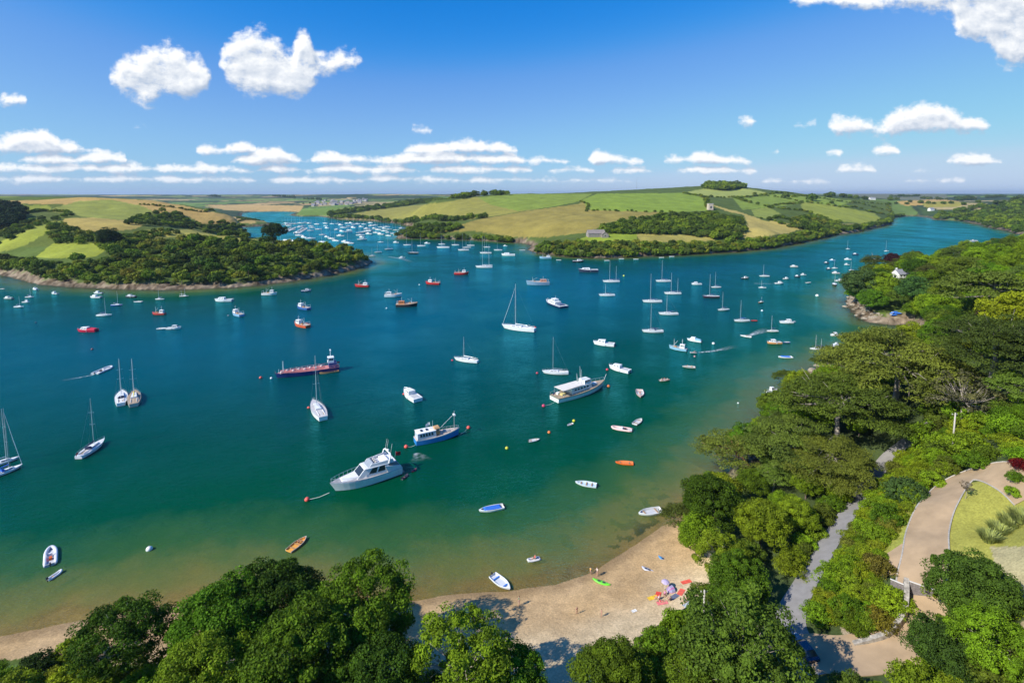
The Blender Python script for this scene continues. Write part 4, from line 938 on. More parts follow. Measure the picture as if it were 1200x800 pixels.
def yd(st, x, L): q = (x + L / 2) / L; return float(np.interp(q, [s[0] for s in st], [s[2] for s in st]))
def open_hull(root, L, B, fb, c=WH, inner=None, tw=.8, sheer=.25, floor=.12, anti='k', thw=2, thc=None, stripe=None, rake=.05):
    hull(root, L, B, fb, c, tw, sheer, rake, anti, stripe, None, .2)
    st = hull_lines(L, B, fb, tw, sheer, rake); b = MB(); vs = []
    for q, x, h, z in st:
        xx = x - .06 * L * q ** 8; i_ = max(h - .09 * min(1, B / 2), 0); f_ = max(h - .22 * B / 2, 0) * .9
        for s_ in (1, -1): vs += [(x, s_ * h, z), (xx - .02, s_ * i_, z + .015), (xx - .03, s_ * f_, floor)]
    fs = []; ms = []
    for i in range(len(st) - 1):
        a = i * 6; n_ = a + 6
        for s_ in (0, 3):
            fs += [(a + s_, a + s_ + 1, n_ + s_ + 1, n_ + s_), (a + s_ + 1, a + s_ + 2, n_ + s_ + 2, n_ + s_ + 1)]; ms += [1, 0]
        fs.append((a + 2, a + 5, n_ + 5, n_ + 2)); ms.append(0)
    fs.append((1, 4, 5, 2)); ms.append(0); b.add(vs, fs); b.m = ms
    b.build('lining', [paint_(inner or GY, .7), paint_(c, .4)], root)
    for k in range(thw):
        x = -L * .28 + k * L * .5 / max(1, thw - 1 or 1); h = yd(st, x, L) * .9
        MB().box((x, 0, fb * .62), (.26, h * 2, .05)).build('seat', paint_(thc or TK, .6), root)
def outboard(root, L, fb, s=1.0, c=BK):
    b = MB(); b.box((-L / 2 - .16 * s, 0, fb * .8), (.42 * s, .30 * s, .42 * s), 0, .75, .8); b.box((-L / 2 - .14 * s, 0, -.3), (.14 * s, .10 * s, fb * .8 + .3)); b.build('outboard_motor', paint_(c, .35), root)
def flag(root, x, z, y=0, c=RD, s=1.0):
    b = MB(); b.tube([(x, y, z), (x - .25 * s, y, z + 1.3 * s)], .02 * s, 5, 1)
    n = 6; vs = []; 
    for i in range(n + 1):
        u = i / n; o_ = .10 * s * math.sin(u * 5); 
        for (zz, th) in ((1.25, .0), (.65, .0)):
            vs += [(x - .25 * s - u * 1.0 * s, y + o_ - .008, z + zz * s - u * .25 * s), (x - .25 * s - u * 1.0 * s, y + o_ + .008, z + zz * s - u * .25 * s)]
    fs = []
    for i in range(n):
        a = i * 4; q = a + 4; fs += [(a, q, q + 2, a + 2), (a + 1, a + 3, q + 3, q + 1), (a, a + 1, q + 1, q), (a + 2, q + 2, q + 3, a + 3)]
    fs += [(0, 2, 3, 1), (n * 4, n * 4 + 1, n * 4 + 3, n * 4 + 2)]
    b.add(vs, fs, 0); b.build('flag', [paint_(c, .8), METAL], root)
def house_(root, x0, x1, w0, w1, z0, h, c, name='cabin', front=.35, back=.08, roof=None, win=True, wh=(.45, .82), top=.92, wlen=(.12, .88), nwin=1, sides=True):
    """a deckhouse: sloping front and back, glazed band; w0 wide at the back, w1 at the front"""
    f_ = front * h; k_ = back * h
    v8 = [(x0, -w0 / 2, z0), (x1, -w1 / 2, z0), (x1, w1 / 2, z0), (x0, w0 / 2, z0), (x0 + k_, -w0 / 2 * top, z0 + h), (x1 - f_, -w1 / 2 * top, z0 + h), (x1 - f_, w1 / 2 * top, z0 + h), (x0 + k_, w0 / 2 * top, z0 + h)]
    o = MB().hexa(v8).build(name, paint_(c, .35), root)
    def P(s, t, side):      # point on a side wall, s along, t up
        a = Vector(v8[0 if side < 0 else 3]).lerp(Vector(v8[1 if side < 0 else 2]), s); b_ = Vector(v8[4 if side < 0 else 7]).lerp(Vector(v8[5 if side < 0 else 6]), s); return a.lerp(b_, t)
    if win:
        if sides:
            for side in (-1, 1):
                for k in range(nwin):
                    s0 = wlen[0] + (wlen[1] - wlen[0]) * k / nwin + .01; s1 = wlen[0] + (wlen[1] - wlen[0]) * (k + 1) / nwin - (.03 if nwin > 1 else 0)
                    p = [P(s0, wh[0], side), P(s1, wh[0], side), P(s1 - .03, wh[1], side), P(s0 + .01, wh[1], side)]; off = Vector((0, side * .025, 0))
                    vs = p + [q + off for q in p]; MB().hexa(vs if side > 0 else vs).build('window', GLASS, o)
        a, b_, c_, d_ = Vector(v8[1]), Vector(v8[2]), Vector(v8[6]), Vector(v8[5])
        def Q(s, t): return a.lerp(b_, s).lerp(d_.lerp(c_, s), t)
        p = [Q(.06, wh[0]), Q(.94, wh[0]), Q(.94, wh[1] + .06), Q(.06, wh[1] + .06)]; off = Vector((.03, 0, .01)); MB().hexa(p + [q + off for q in p]).build('windscreen', GLASS, o)
    if roof:
        MB().hexa([(x0 + k_ - .12, -w0 / 2 * top - .06, z0 + h), (x1 - f_ + .18, -w1 / 2 * top - .05, z0 + h), (x1 - f_ + .18, w1 / 2 * top + .05, z0 + h), (x0 + k_ - .12, w0 / 2 * top + .06, z0 + h),
                   (x0 + k_ - .08, -w0 / 2 * top, z0 + h + .09), (x1 - f_ + .1, -w1 / 2 * top, z0 + h + .09), (x1 - f_ + .1, w1 / 2 * top, z0 + h + .09), (x0 + k_ - .08, w0 / 2 * top, z0 + h + .09)]).build('cabin_roof', paint_(roof, .45), o)
    return o
def rail(root, st, L, x0, x1, h=.6, name='guard_rail', n=7, r=.022):
    b = MB(); ps = []
    for k in range(n):
        x = x0 + (x1 - x0) * k / (n - 1); ps.append((x, yd(st, x, L) - .05, zd(st, x, L)))
    ps2 = ps + [(x, -y, z) for x, y, z in ps[::-1]]
    b.tube([(x, y, z + h) for x, y, z in ps2], r, 5)
    for x, y, z in ps2: b.tube([(x, y, z), (x, y, z + h)], r, 5)
    b.build(name, METAL, root)
def fender(root, x, y, z, c=WH):
    MB().lathe([(.02, .35), (.11, .28), (.12, -.2), (.03, -.3)], (x, y, z), 8).build('fender', paint_(c, .5), root)

def yacht(root, L, c=WH, mast=None, cover=(.04, .07, .2), ketch=False, stripe=None, anti='r', small=False, furl=False, deckm=None, sprayhood=None, fl=None, boomc=None):
    B = L * .30 if L < 11 else L * .27; fb = max(.55, L * .085)
    st = hull(root, L, B, fb, c, .62, .30, .10, anti, stripe, deckm or paint_((.74, .73, .70), .5))
    if not small:
        house_(root, -L * .12, L * .24, B * .52, B * .30, zd(st, 0, L), .34 + L * .008, (.78, .78, .76), 'coachroof', .9, .1, wh=(.3, .75), nwin=2)
        z0 = zd(st, -L * .3, L)
        MB().box((-L * .28, 0, z0 - .02), (L * .24, B * .36, .05)).build('cockpit', TEAK if L > 9 else DKG, root)
        for s_ in (-1, 1): MB().box((-L * .28, s_ * B * .215, z0), (L * .26, .12, .2)).build('coaming', paint_(WH), root)
        if sprayhood:
            b = MB(); vs = []; n = 8
            for i in range(n + 1):
                t = math.pi * i / n
                for (xx, sc_) in ((-L * .16, 1.0), (-L * .08, .72)): vs.append((xx, math.cos(t) * B * .27 * (.9 + .1 * sc_), z0 + .15 + math.sin(t) * .75 * sc_))
            fs = [(2 * i, 2 * i + 1, 2 * i + 3, 2 * i + 2) for i in range(n)] + [tuple(2 * i for i in range(n + 1)), tuple(2 * i + 1 for i in range(n, -1, -1))]
            b.add(vs, fs); b.build('sprayhood', paint_(sprayhood, .8), root)
        if L > 9: rail(root, st, L, -L * .47, L * .485, .55, n=9, r=.018)
    else:
        house_(root, -L * .10, L * .24, B * .50, B * .28, zd(st, 0, L), .45, (.78, .78, .76), 'coachroof', .9, .1, win=False)
    mh = mast or L * 1.2; mx = L * .08; zm = zd(st, mx, L)
    r = max(.09, L * .0085)
    def rig(mx, zm, mh, name='mast'):
        b = MB(); b.tube([(mx, 0, zm), (mx, 0, zm + mh * .6), (mx - .01, 0, zm + mh)], [r, r * .95, r * .6], 7)
        if not small:
            for f_ in (.45, .7): b.tube([(mx - .05, -B * .24, zm + mh * f_ + .05), (mx, 0, zm + mh * f_), (mx - .05, B * .24, zm + mh * f_ + .05)], .035, 5)
        b.build(name, METAL, root)
        bl_ = L * (.36 if not ketch or mx > 0 else .22)
        b = MB(); b.tube([(mx - .1, 0, zm + 1.1), (mx - bl_, 0, zm + 1.0)], .06, 6); b.build('boom', METAL, root)
        if cover or boomc:
            cv_ = cover or boomc; MB().tube([(mx - .05, 0, zm + 1.5), (mx - .2, 0, zm + 1.28), (mx - bl_ * .5, 0, zm + 1.18), (mx - bl_ * .97, 0, zm + 1.12)], [.1, .2, .17, .08], 7).build('sail_cover', paint_(cv_, .85), root)
    rig(mx, zm, mh)
    if ketch: rig(-L * .30, zd(st, -L * .3, L), mh * .72)
    if not small:
        if furl: MB().tube([(L * .47, 0, zd(st, L * .47, L) + .1), (L * .28, 0, zm + mh * .45), (mx + .05, 0, zm + mh * .93)], [.055, .065, .03], 6).build('furled_sail', paint_((.82, .82, .8), .8), root)
        b = MB(); top = (mx, 0, zm + mh * .97)
        for e_ in ((-L * .49, 0, zd(st, -L * .48, L)), (mx, B * .46, zm), (mx, -B * .46, zm)): b.tube([top, e_], .016, 3)
        b.build('stays', STEEL, root)
    if fl: flag(root, -L * .47, zd(st, -L * .47, L), 0, fl, .9)
    return st
def motor(root, L, c=WH, cabin=WH, cover=None, small=False, ob=True, stripe=None, anti='b', fwd=True, hard=True, roofc=None):
    B = L * .36; fb = max(.6, L * .115)
    st = hull(root, L, B, fb, c, .9, .4, .08, anti, stripe, paint_((.75, .75, .73), .5) if not cover else paint_(cover, .8))
    z = zd(st, 0, L); h = min(1.35, .9 + L * .03)
    if fwd: x0, x1 = -L * .08, L * .34
    else: x0, x1 = -L * .34, L * .08
    house_(root, x0, x1, B * .72, B * .42, z, h, cabin, 'cabin', .9, .05, roof=roofc or cabin, win=True, nwin=2 if L > 7 else 1, sides=not small)
    if not cover: MB().box((x0 - L * .19, 0, z - .02), (L * .3, B * .62, .05)).build('cockpit', DKG, root)
    else: MB().hexa([(-L * .47, -B * .4, z), (x0, -B * .42, z), (x0, B * .42, z), (-L * .47, B * .4, z), (-L * .45, -B * .3, z + .35), (x0, -B * .34, z + .8), (x0, B * .34, z + .8), (-L * .45, B * .3, z + .35)]).build('cover', paint_(cover, .8), root)
    if not small:
        rail(root, st, L, L * .05, L * .48, .5, n=6)
        for s_ in (-1, 1): fender(root, -L * .1, s_ * (B * .5 + .1), fb * .5)
    if ob: outboard(root, L, fb, 1.1)
    return st
def fishing(root, L, c=RD, wh=WH, aft=True, mastc=WH, stripe=None, anti='k', deckc=(.5, .42, .34), small=False, gantry=True, roofc=None):
    B = L * .36; fb = max(.9, L * .12)
    st = hull(root, L, B, fb, c, .82, .55, .06, anti, stripe, paint_(deckc, .8))
    hw = 1.9; x0, x1 = (-L * .38, -L * .10) if aft else (L * .05, L * .30)
    z = zd(st, (x0 + x1) / 2, L) - .1
    house_(root, x0, x1, B * .55, B * .50, z, hw, wh, 'wheelhouse', .15, .02, roof=roofc or wh, wh=(.55, .85), nwin=2)
    b = MB(); b.tube([((x0 + x1) / 2, 0, z + hw), ((x0 + x1) / 2, 0, z + hw + 2.4)], .07, 6); b.tube([((x0 + x1) / 2, -.7, z + hw + 1.5), ((x0 + x1) / 2, .7, z + hw + 1.5)], .04, 5); b.build('mast', paint_(mastc), root)
    xm = L * .22 if aft else -L * .22
    b = MB(); zz = zd(st, xm, L); b.tube([(xm, 0, zz), (xm, 0, zz + 3.6)], [.09, .05], 6); b.tube([(xm, 0, zz + .9), (xm + (-L * .2 if aft else L * .15), 0, zz + 3.0)], .05, 5); b.build('derrick', paint_(mastc), root)
    # bulwark
    b = MB(); 
    for s_ in (-1, 1):
        ps = [(x, s_ * (h - .03), z_ + .28) for q, x, h, z_ in st]; b.tube(ps, .06, 5)
        for q, x, h, z_ in st[::2]: b.tube([(x, s_ * (h - .04), z_ - .05), (x, s_ * (h - .04), z_ + .28)], .04, 4)
    b.build('bulwark_rail', paint_(stripe or c), root)
    MB().box((xm * .6, B * .12, zd(st, xm * .6, L)), (1.0, .8, .55)).build('crate', paint_((.5, .25, .08), .8), root)
    if gantry and L > 7: 
        x_ = -L * .46; z_ = zd(st, x_, L); w_2 = B * .38; MB().tube([(x_, -w_2, z_), (x_, -w_2, z_ + 1.7), (x_, w_2, z_ + 1.7), (x_, w_2, z_)], .06, 5).build('gantry', paint_(mastc), root)
    return st
def dinghy(root, L, c=WH, inner=(.58, .58, .56), ob=True, thw=2, stripe=None, B=None, obc=BK, cover=None, thc=None, anti="k"):
    B = B or L * .40; fb = max(.34, L * .085); open_hull(root, L, B, fb, c, inner, .85, .25, thw=0 if cover else thw, stripe=stripe, thc=thc, anti=anti)
    if ob: outboard(root, L, fb + .1, .8, obc)
    if cover:
        MB().hexa([(-L * .38, -B * .4, fb), (L * .30, -B * .33, fb + .08), (L * .30, B * .33, fb + .08), (-L * .38, B * .4, fb), (-L * .34, -B * .2, fb + .18), (L * .24, -B * .16, fb + .32), (L * .24, B * .16, fb + .32), (-L * .34, B * .2, fb + .18)]).build('cover', paint_(cover, .8), root)
def rib(root, L, c=GY, floor=(.6, .6, .58), console=True, ob=True, seats=None, bf=.40):
    B = L * bf; r = .085 * L ** .75 if L > 3 else .19; r = min(max(r, .17), .3); pts = []
    for k in range(5): pts.append((-L / 2 + k * L * .62 / 4, B / 2 - r, r * .9))
    for k in range(1, 7):
        a = math.pi / 2 * k / 6; pts.append((-L / 2 + L * .62 + math.sin(a) * L * .35, (B / 2 - r) * math.cos(a), r * .9 + .22 * math.sin(a) ** 2))
    pts2 = pts + [(x, -y, z) for x, y, z in pts[-2::-1]]
    MB().tube(pts2, [r * .6] + [r] * (len(pts2) - 2) + [r * .6], 9).build('tube', paint_(c, .6), root, True)
    P = [(x, y) for x, y, z in pts2]; MB().prism(P, -.12, r * .6).build('floor', paint_(floor, .7), root)
    MB().box((-L / 2 + .12, 0, -.1), (.1, B - 2 * r, r * 1.9)).build('transom', paint_(floor, .7), root)
    if console:
        MB().box((0, 0, r * .6), (.5, .6, .75), 0, .7, .9, -.05).build('console', paint_(WH), root); MB().box((-L * .16, 0, r * .6), (.8, .5, .45), 0, .95, .9).build('seat', paint_(seats or BK, .6), root)
    else: MB().box((-L * .12, 0, r * 1.2), (.24, B - r * 1.6, .05)).build('seat', paint_(seats or TK, .6), root)
    if ob: outboard(root, L - .1, .5, .9)
def kayak(root, L, c, inner=(.05, .05, .06), B=.98):
    b = MB(); vs = []; n = 13
    for i in range(n):
        q = i / (n - 1); h = B / 2 * (1 - abs(2 * q - 1) ** 2.4) + .02; up = .14 * abs(2 * q - 1) ** 3; x = -L / 2 + q * L
        vs += [(x, 0, -.02 + up), (x, h * .8, .02 + up), (x, h, .14 + up), (x, h * .55, .27 + up), (x, 0, .28 + up), (x, -h * .55, .27 + up), (x, -h, .14 + up), (x, -h * .8, .02 + up)]
    fs = []
    for i in range(n - 1):
        for k in range(8): fs.append((i * 8 + k, i * 8 + (k + 1) % 8, (i + 1) * 8 + (k + 1) % 8, (i + 1) * 8 + k))
    fs += [tuple(range(8))[::-1], tuple((n - 1) * 8 + k for k in range(8))]
    b.add(vs, fs); b.build('hull', paint_(c, .4), root, True)
    for x in (-L * .14, L * .14):
        P = [(x + .38 * math.cos(t * math.pi / 6), .22 * math.sin(t * math.pi / 6)) for t in range(12)]; MB().prism(P, .26, .30, 0, .85, x, 0).build('seat', paint_(inner, .8), root)

def place(name, bx, by, sx, sy, L=None, z=0.0):
    a = W(bx, by, z); b = W(sx, sy, z); c = ((a[0] + b[0]) / 2, (a[1] + b[1]) / 2, z); d = math.hypot(a[0] - b[0], a[1] - b[1])
    return empty(name, c, math.atan2(a[1] - b[1], a[0] - b[0])), (L or d)
rb = random.Random(11)
def side(name, x, y, lenpx, face='L', yaw=None, cat='boat', label='', group=None, fn=None, Lmax=18, z=0.0, **kw):
    """a boat seen from the side: its middle, its apparent length, the way its bow points"""
    c = W(x, y, z); L = lenpx / pxm(x, y); yaw = rb.uniform(-16, 16) if yaw is None else yaw
    L = min(L / max(.35, math.cos(R(yaw))), Lmax)
    e = empty(name, c, (math.pi if face == 'L' else 0) + R(yaw)); fn(e, L, **kw); tag(e, label, cat, group); return e
def ends(name, bx, by, sx, sy, cat, label, fn, z=0.0, Lf=1.0, **kw):
    e, L = place(name, bx, by, sx, sy, z=z); fn(e, L * Lf, **kw); tag(e, label, cat); return e
def mh(y0, y1, x=600):   # mast height in metres for a mast from y1 (deck) up to y0 in the photo
    return (y1 - y0) / pxm(x, y1)
BU = 'buoy'
def buoy(x, y, c, label, r=None, group=None, conn=None):
    p = W(x, y); e = empty('mooring_buoy', p)
    r = r or .42
    MB().lathe([(.05, -r * .6), (r * .8, -r * .4), (r, 0), (r * .86, r * .5), (r * .5, r * .85), (.06, r)], (0, 0, r * .25), 14).build('float', paint_(c, .5), e, True)
    MB().tube([(.1 * r * math.cos(t * .7) * 2, 0, r * 1.25 + .1 * r * math.sin(t * .7) * 2) for t in range(9)], .025, 5).build('ring', STEEL, e)
    tag(e, label, BU, group); return e
def rope(x0, y0, z0, x1, y1, z1, label, r=.03):
    a = Vector(W(x0, y0, z0)); b = Vector(W(x1, y1, z1)); m_ = (a + b) / 2 - Vector((0, 0, .25)); o = MB().tube([a, m_, b], r, 5).build('mooring_rope', paint_((.75, .72, .62), .9)); tag(o, label, 'rope'); return o
PINK = (.72, .10, .07)
# ------------------------------------------------------------------ the boats one can point at
def flybridge(root, L):
    B = L * .285; fb = 1.55
    st = hull(root, L, B, fb, WH, .93, .32, .10, 'b', (.62, .66, .72), paint_((.40, .38, .37), .7))
    z = zd(st, 0, L)
    # long foredeck trunk, raked saloon, aft cockpit
    MB().hexa([(L * .02, -B * .40, z), (L * .36, -B * .20, z + .12), (L * .36, B * .20, z + .12), (L * .02, B * .40, z), (L * .02, -B * .36, z + .55), (L * .33, -B * .16, z + .42), (L * .33, B * .16, z + .42), (L * .02, B * .36, z + .55)]).build('foredeck', paint_((.80, .79, .76), .4), root)
    s = house_(root, -L * .30, L * .16, B * .88, B * .70, z + .02, 1.55, WH, 'saloon', 1.25, .0, wh=(.28, .90), nwin=2, wlen=(.12, .72), top=.88)
    MB().hexa([(-L * .40, -B * .44, z + 1.57), (L * .05, -B * .33, z + 1.57), (L * .05, B * .33, z + 1.57), (-L * .40, B * .44, z + 1.57), (-L * .41, -B * .42, z + 1.69), (L * .03, -B * .31, z + 1.69), (L * .03, B * .31, z + 1.69), (-L * .41, B * .42, z + 1.69)]).build('flybridge_deck', paint_(WH, .35), root)
    o = []
    for s_ in (-1, 1): MB().hexa([(-L * .38, s_ * B * .40, z + 1.69), (-L * .02, s_ * B * .28, z + 1.69), (-L * .02, s_ * B * .31, z + 1.69), (-L * .38, s_ * B * .43, z + 1.69), (-L * .36, s_ * B * .38, z + 2.3), (-L * .06, s_ * B * .27, z + 2.25), (-L * .06, s_ * B * .30, z + 2.25), (-L * .36, s_ * B * .41, z + 2.3)]).build('coaming', paint_(WH, .35), root)
    MB().hexa([(-L * .04, -B * .29, z + 1.69), (-L * .01, -B * .29, z + 1.69), (-L * .01, B * .29, z + 1.69), (-L * .04, B * .29, z + 1.69), (-L * .09, -B * .27, z + 2.35), (-L * .08, -B * .27, z + 2.35), (-L * .08, B * .27, z + 2.35), (-L * .09, B * .27, z + 2.35)]).build('bridge_screen', paint_((.3, .33, .36), .2), root)
    for y_ in (-.8, .0, .8): MB().box((-L * .14, y_, z + 1.69), (.55, .55, .6), 0, .8, .9).build('bridge_seat', paint_((.55, .52, .48), .7), root)
    MB().box((-L * .27, 0, z + 1.69), (1.4, B * .6, .45), 0, .95, .95).build('sunbed', paint_((.78, .76, .70), .8), root)
    b = MB(); b.tube([(-L * .30, -B * .42, z + 1.6), (-L * .33, -B * .40, z + 2.9), (-L * .34, -B * .3, z + 3.15), (-L * .34, B * .3, z + 3.15), (-L * .33, B * .40, z + 2.9), (-L * .30, B * .42, z + 1.6)], .16, 8); b.build('radar_arch', paint_(WH, .35), root)
    MB().lathe([(.1, 0), (.34, .08), (.36, .22), (.2, .34)], (-L * .34, 0, z + 3.28), 12).build('radar_dome', paint_(WH, .4), root)
    for y_ in (-B * .3, B * .3, -B * .15): MB().tube([(-L * .34, y_, z + 3.1), (-L * .37, y_, z + 5.2)], .025, 4).build('aerial', paint_(WH, .4), root)
    MB().box((-L * .40, 0, z - .02), (L * .18, B * .7, .06)).build('aft_deck', TEAK, root)
    for s_ in (-1, 1): MB().hexa([(-L * .49, s_ * B * .43, z - .1), (-L * .28, s_ * B * .44, z - .1), (-L * .28, s_ * B * .47, z - .1), (-L * .49, s_ * B * .46, z - .1), (-L * .48, s_ * B * .42, z + .45), (-L * .24, s_ * B * .42, z + 1.3), (-L * .24, s_ * B * .45, z + 1.3), (-L * .48, s_ * B * .45, z + .45)]).build('side_wing', paint_(WH, .35), root)
    MB().box((-L * .515, 0, .22), (L * .05, B * .8, .10)).build('swim_platform', TEAK, root)
    rail(root, st, L, -L * .05, L * .48, .75, n=9, r=.028)
    MB().lathe([(.05, -.3), (.34, -.12), (.34, .12), (.05, .3)], (-L * .44, -B * .40, z + .8), 12).build('lifebuoy', paint_(PINK, .6), root)
    for x_ in (-.2, .05): fender(root, L * x_, -(B * .5 + .12), 1.0)
    flag(root, -L * .44, z + .9, 0, RD, 1.35)
def classic(root, L):
    B = L * .25; fb = 1.35
    st = hull(root, L, B, fb, (.82, .81, .77), .72, .55, .06, 'g', (.05, .12, .07), TEAK)
    z = zd(st, -L * .1, L)
    house_(root, -L * .24, L * .16, B * .66, B * .58, z, 1.5, (.8, .78, .72), 'deckhouse', .15, .02, roof=(.80, .78, .74), nwin=5, wh=(.5, .82))
    z2 = z + 1.6
    house_(root, L * .02, L * .17, B * .50, B * .42, z2, 1.15, WH, 'bridge', .45, .1, roof=WH, wh=(.5, .9), nwin=2)
    MB().hexa([(-L * .42, -B * .38, z + 1.98), (-L * .02, -B * .36, z + 1.98), (-L * .02, B * .36, z + 1.98), (-L * .42, B * .38, z + 1.98), (-L * .42, -B * .30, z + 2.14), (-L * .02, -B * .30, z + 2.14), (-L * .02, B * .30, z + 2.14), (-L * .42, B * .30, z + 2.14)]).build('canopy', paint_((.74, .68, .60), .8), root)
    for x_ in (-.41, -.25):
        for s_ in (-1, 1): MB().tube([(L * x_, s_ * B * .36, z - .1), (L * x_, s_ * B * .36, z + 2.0)], .04, 5).build('canopy_post', METAL, root)
    for x_, h_ in ((.0, 5.6), (.03, 4.4), (-.06, 3.6)): MB().tube([(L * x_, 0, z2), (L * x_ - .2, 0, z2 + h_ * .6), (L * x_ - .4, 0, z2 + h_)], [.1, .07, .03], 6).build('mast', paint_(WH), root)
    MB().box((-L * .36, -.5, z), (1.5, 1.3, .5)).build('locker', paint_((.6, .5, .2), .7), root); MB().box((-L * .40, .8, z), (1.0, .9, .6)).build('locker', paint_(WH), root)
    MB().box((L * .28, 0, zd(st, L * .28, L)), (1.8, 1.3, .4), 0, .8, .8).build('hatch', paint_(WH), root)
    rail(root, st, L, L * .0, L * .49, .8, n=9, r=.028); rail(root, st, L, -L * .49, -L * .05, .75, n=7, r=.028)
    MB().tube([(L * .49, 0, zd(st, L * .49, L)), (L * .53, 0, zd(st, L * .49, L) + 1.7)], .05, 5).build('jackstaff', paint_(WH), root)
    flag(root, -L * .48, z + .2, 0, (.1, .1, .3), .9)
def bluework(root, L):
    B = L * .27; fb = 1.35
    st = hull(root, L, B, fb, (.035, .25, .62), .80, .45, .04, 'b', WH, paint_((.50, .40, .34), .8))
    z = zd(st, -L * .25, L)
    house_(root, -L * .47, -L * .06, B * .86, B * .80, z, 1.55, (.55, .60, .66), 'wheelhouse', .1, .0, roof=(.86, .84, .80), nwin=5, wh=(.42, .86))
    MB().box((-L * .01, 0, z), (L * .10, B * .5, 1.0), 0, .85, .85).build('companionway', paint_((.55, .28, .10), .6), root)
    MB().box((-L * .03, 0, z + 1.72), (L * .13, B * .5, .3), 0, .8, .8).build('roof_locker', paint_((.62, .36, .16), .7), root)
    for x_ in (-.36, -.24): MB().box((L * x_, 0, z + 1.66), (L * .05, B * .3, .14), 0, .9, .9).build('skylight', GLASS, root)
    MB().tube([(L * .38, 0, zd(st, L * .38, L)), (L * .38, 0, z + 5.2)], [.11, .06], 7).build('mast', METAL, root)
    MB().box((L * .38, 0, z + 4.0), (.5, 1.2, .3), 0, .9, .9).build('crow_nest', paint_(WH), root)
    MB().tube([(L * .37, 0, z + 4.3), (L * .06, 0, z + 1.4)], .05, 5).build('derrick', METAL, root)
    MB().box((L * .20, 0, zd(st, L * .2, L) - .02), (L * .14, B * .42, .3), 0, .92, .92).build('hatch', paint_((.5, .45, .4), .8), root)
    MB().tube([(-L * .12, -.4, z + 1.6), (-L * .12, -.4, z + 3.9)], .06, 6).build('funnel', METAL, root)
    flag(root, -L * .14, z + 1.7, .5, (.8, .8, .8), 1.2); rail(root, st, L, -L * .0, L * .48, .6, n=7, r=.028)
def barge(root, L):
    B = L * .20; fb = 1.7
    st = hull(root, L, B, fb, (.02, .035, .16), .88, .10, .03, 'r', (.02, .03, .14), paint_((.58, .22, .20), .8))
    z = zd(st, 0, L)
    for k in range(4):      # cargo pipework and hatch covers
        y_ = -B * .3 + k * B * .2; MB().tube([(-L * .25, y_, z + .35), (L * .42, y_, z + .35)], .16, 7).build('deck_pipe', paint_((.72, .26, .24), .6), root)
    for k in range(8):
        x_ = -L * .22 + k * L * .09; MB().lathe([(.5, 0), (.5, .7), (.36, .85), (.05, .9)], (x_, (.6 if k % 2 else -.6), z), 10).build('hatch_dome', paint_((.66, .50, .48), .6), root)
        MB().tube([(x_ + .9, 0, z), (x_ + .9, 0, z + 1.6)], .06, 5).build('vent_pipe', paint_(WH), root)
    b = MB()
    for s_ in (-1, 1):
        ps = [(x, s_ * (h - .05), z_ + .8) for q, x, h, z_ in st if q < .97]; b.tube(ps, .035, 4)
        for q, x, h, z_ in st: b.tube([(x, s_ * (h - .05), z_ - .1), (x, s_ * (h - .05), z_ + .8)], .035, 4)
    b.build('guard_rail', paint_((.7, .25, .22)), root)
    MB().box((-L * .40, 0, z), (L * .13, B * .8, 1.9), 0, .98, .95).build('aft_house', paint_((.05, .06, .2), .5), root)
    house_(root, -L * .42, -L * .32, B * .6, B * .6, z + 1.9, 2.0, (.82, .80, .78), 'wheelhouse', .1, .0, roof=WH, nwin=2, wh=(.5, .85))
    MB().tube([(-L * .37, 0, z + 3.9), (-L * .37, 0, z + 7.2)], [.14, .07], 7).build('mast', paint_(WH), root); MB().box((-L * .37, 0, z + 6.6), (.5, 1.8, .22)).build('radar', paint_(WH), root)
    MB().tube([(L * .38, 0, z), (L * .38, 0, z + 4.6)], [.16, .1], 7).build('foremast', paint_(WH), root)
    for k in range(5): MB().lathe([(.3, -.12), (.42, 0), (.3, .12)], (-L * .3 + k * L * .15, -(B * .5 + .14), .8), 10).build('tyre_fender', RUB, root)
    flag(root, -L * .47, z + .6, 0, RD, .9)
def workboat(root, L):
    B = L * .34; fb = 1.2
    st = hull(root, L, B, fb, NV, .88, .4, .04, 'k', WH, DKG)
    z = zd(st, 0, L)
    house_(root, -L * .18, L * .24, B * .66, B * .56, z, 1.3, WH, 'deckhouse', .5, .0, roof=WH, nwin=3)
    house_(root, -L * .10, L * .12, B * .50, B * .44, z + 1.4, 1.3, WH, 'wheelhouse', .4, .05, roof=WH, nwin=2, wh=(.4, .85))
    MB().tube([(-L * .02, 0, z + 2.8), (-L * .05, 0, z + 5)], [.1, .04], 6).build('mast', paint_(WH), root)
    MB().box((-L * .33, 0, z), (L * .16, B * .5, .7), 0, .9, .9).build('winch', paint_((.1, .12, .2)), root)
    rail(root, st, L, 0, L * .48, .6, n=6)
    for k in range(4): 
        x_ = -L * .35 + k * L * .2; MB().lathe([(.26, -.1), (.36, 0), (.26, .1)], (x_, -(yd(st, x_, L) + .12), .6), 10).build('tyre_fender', RUB, root)

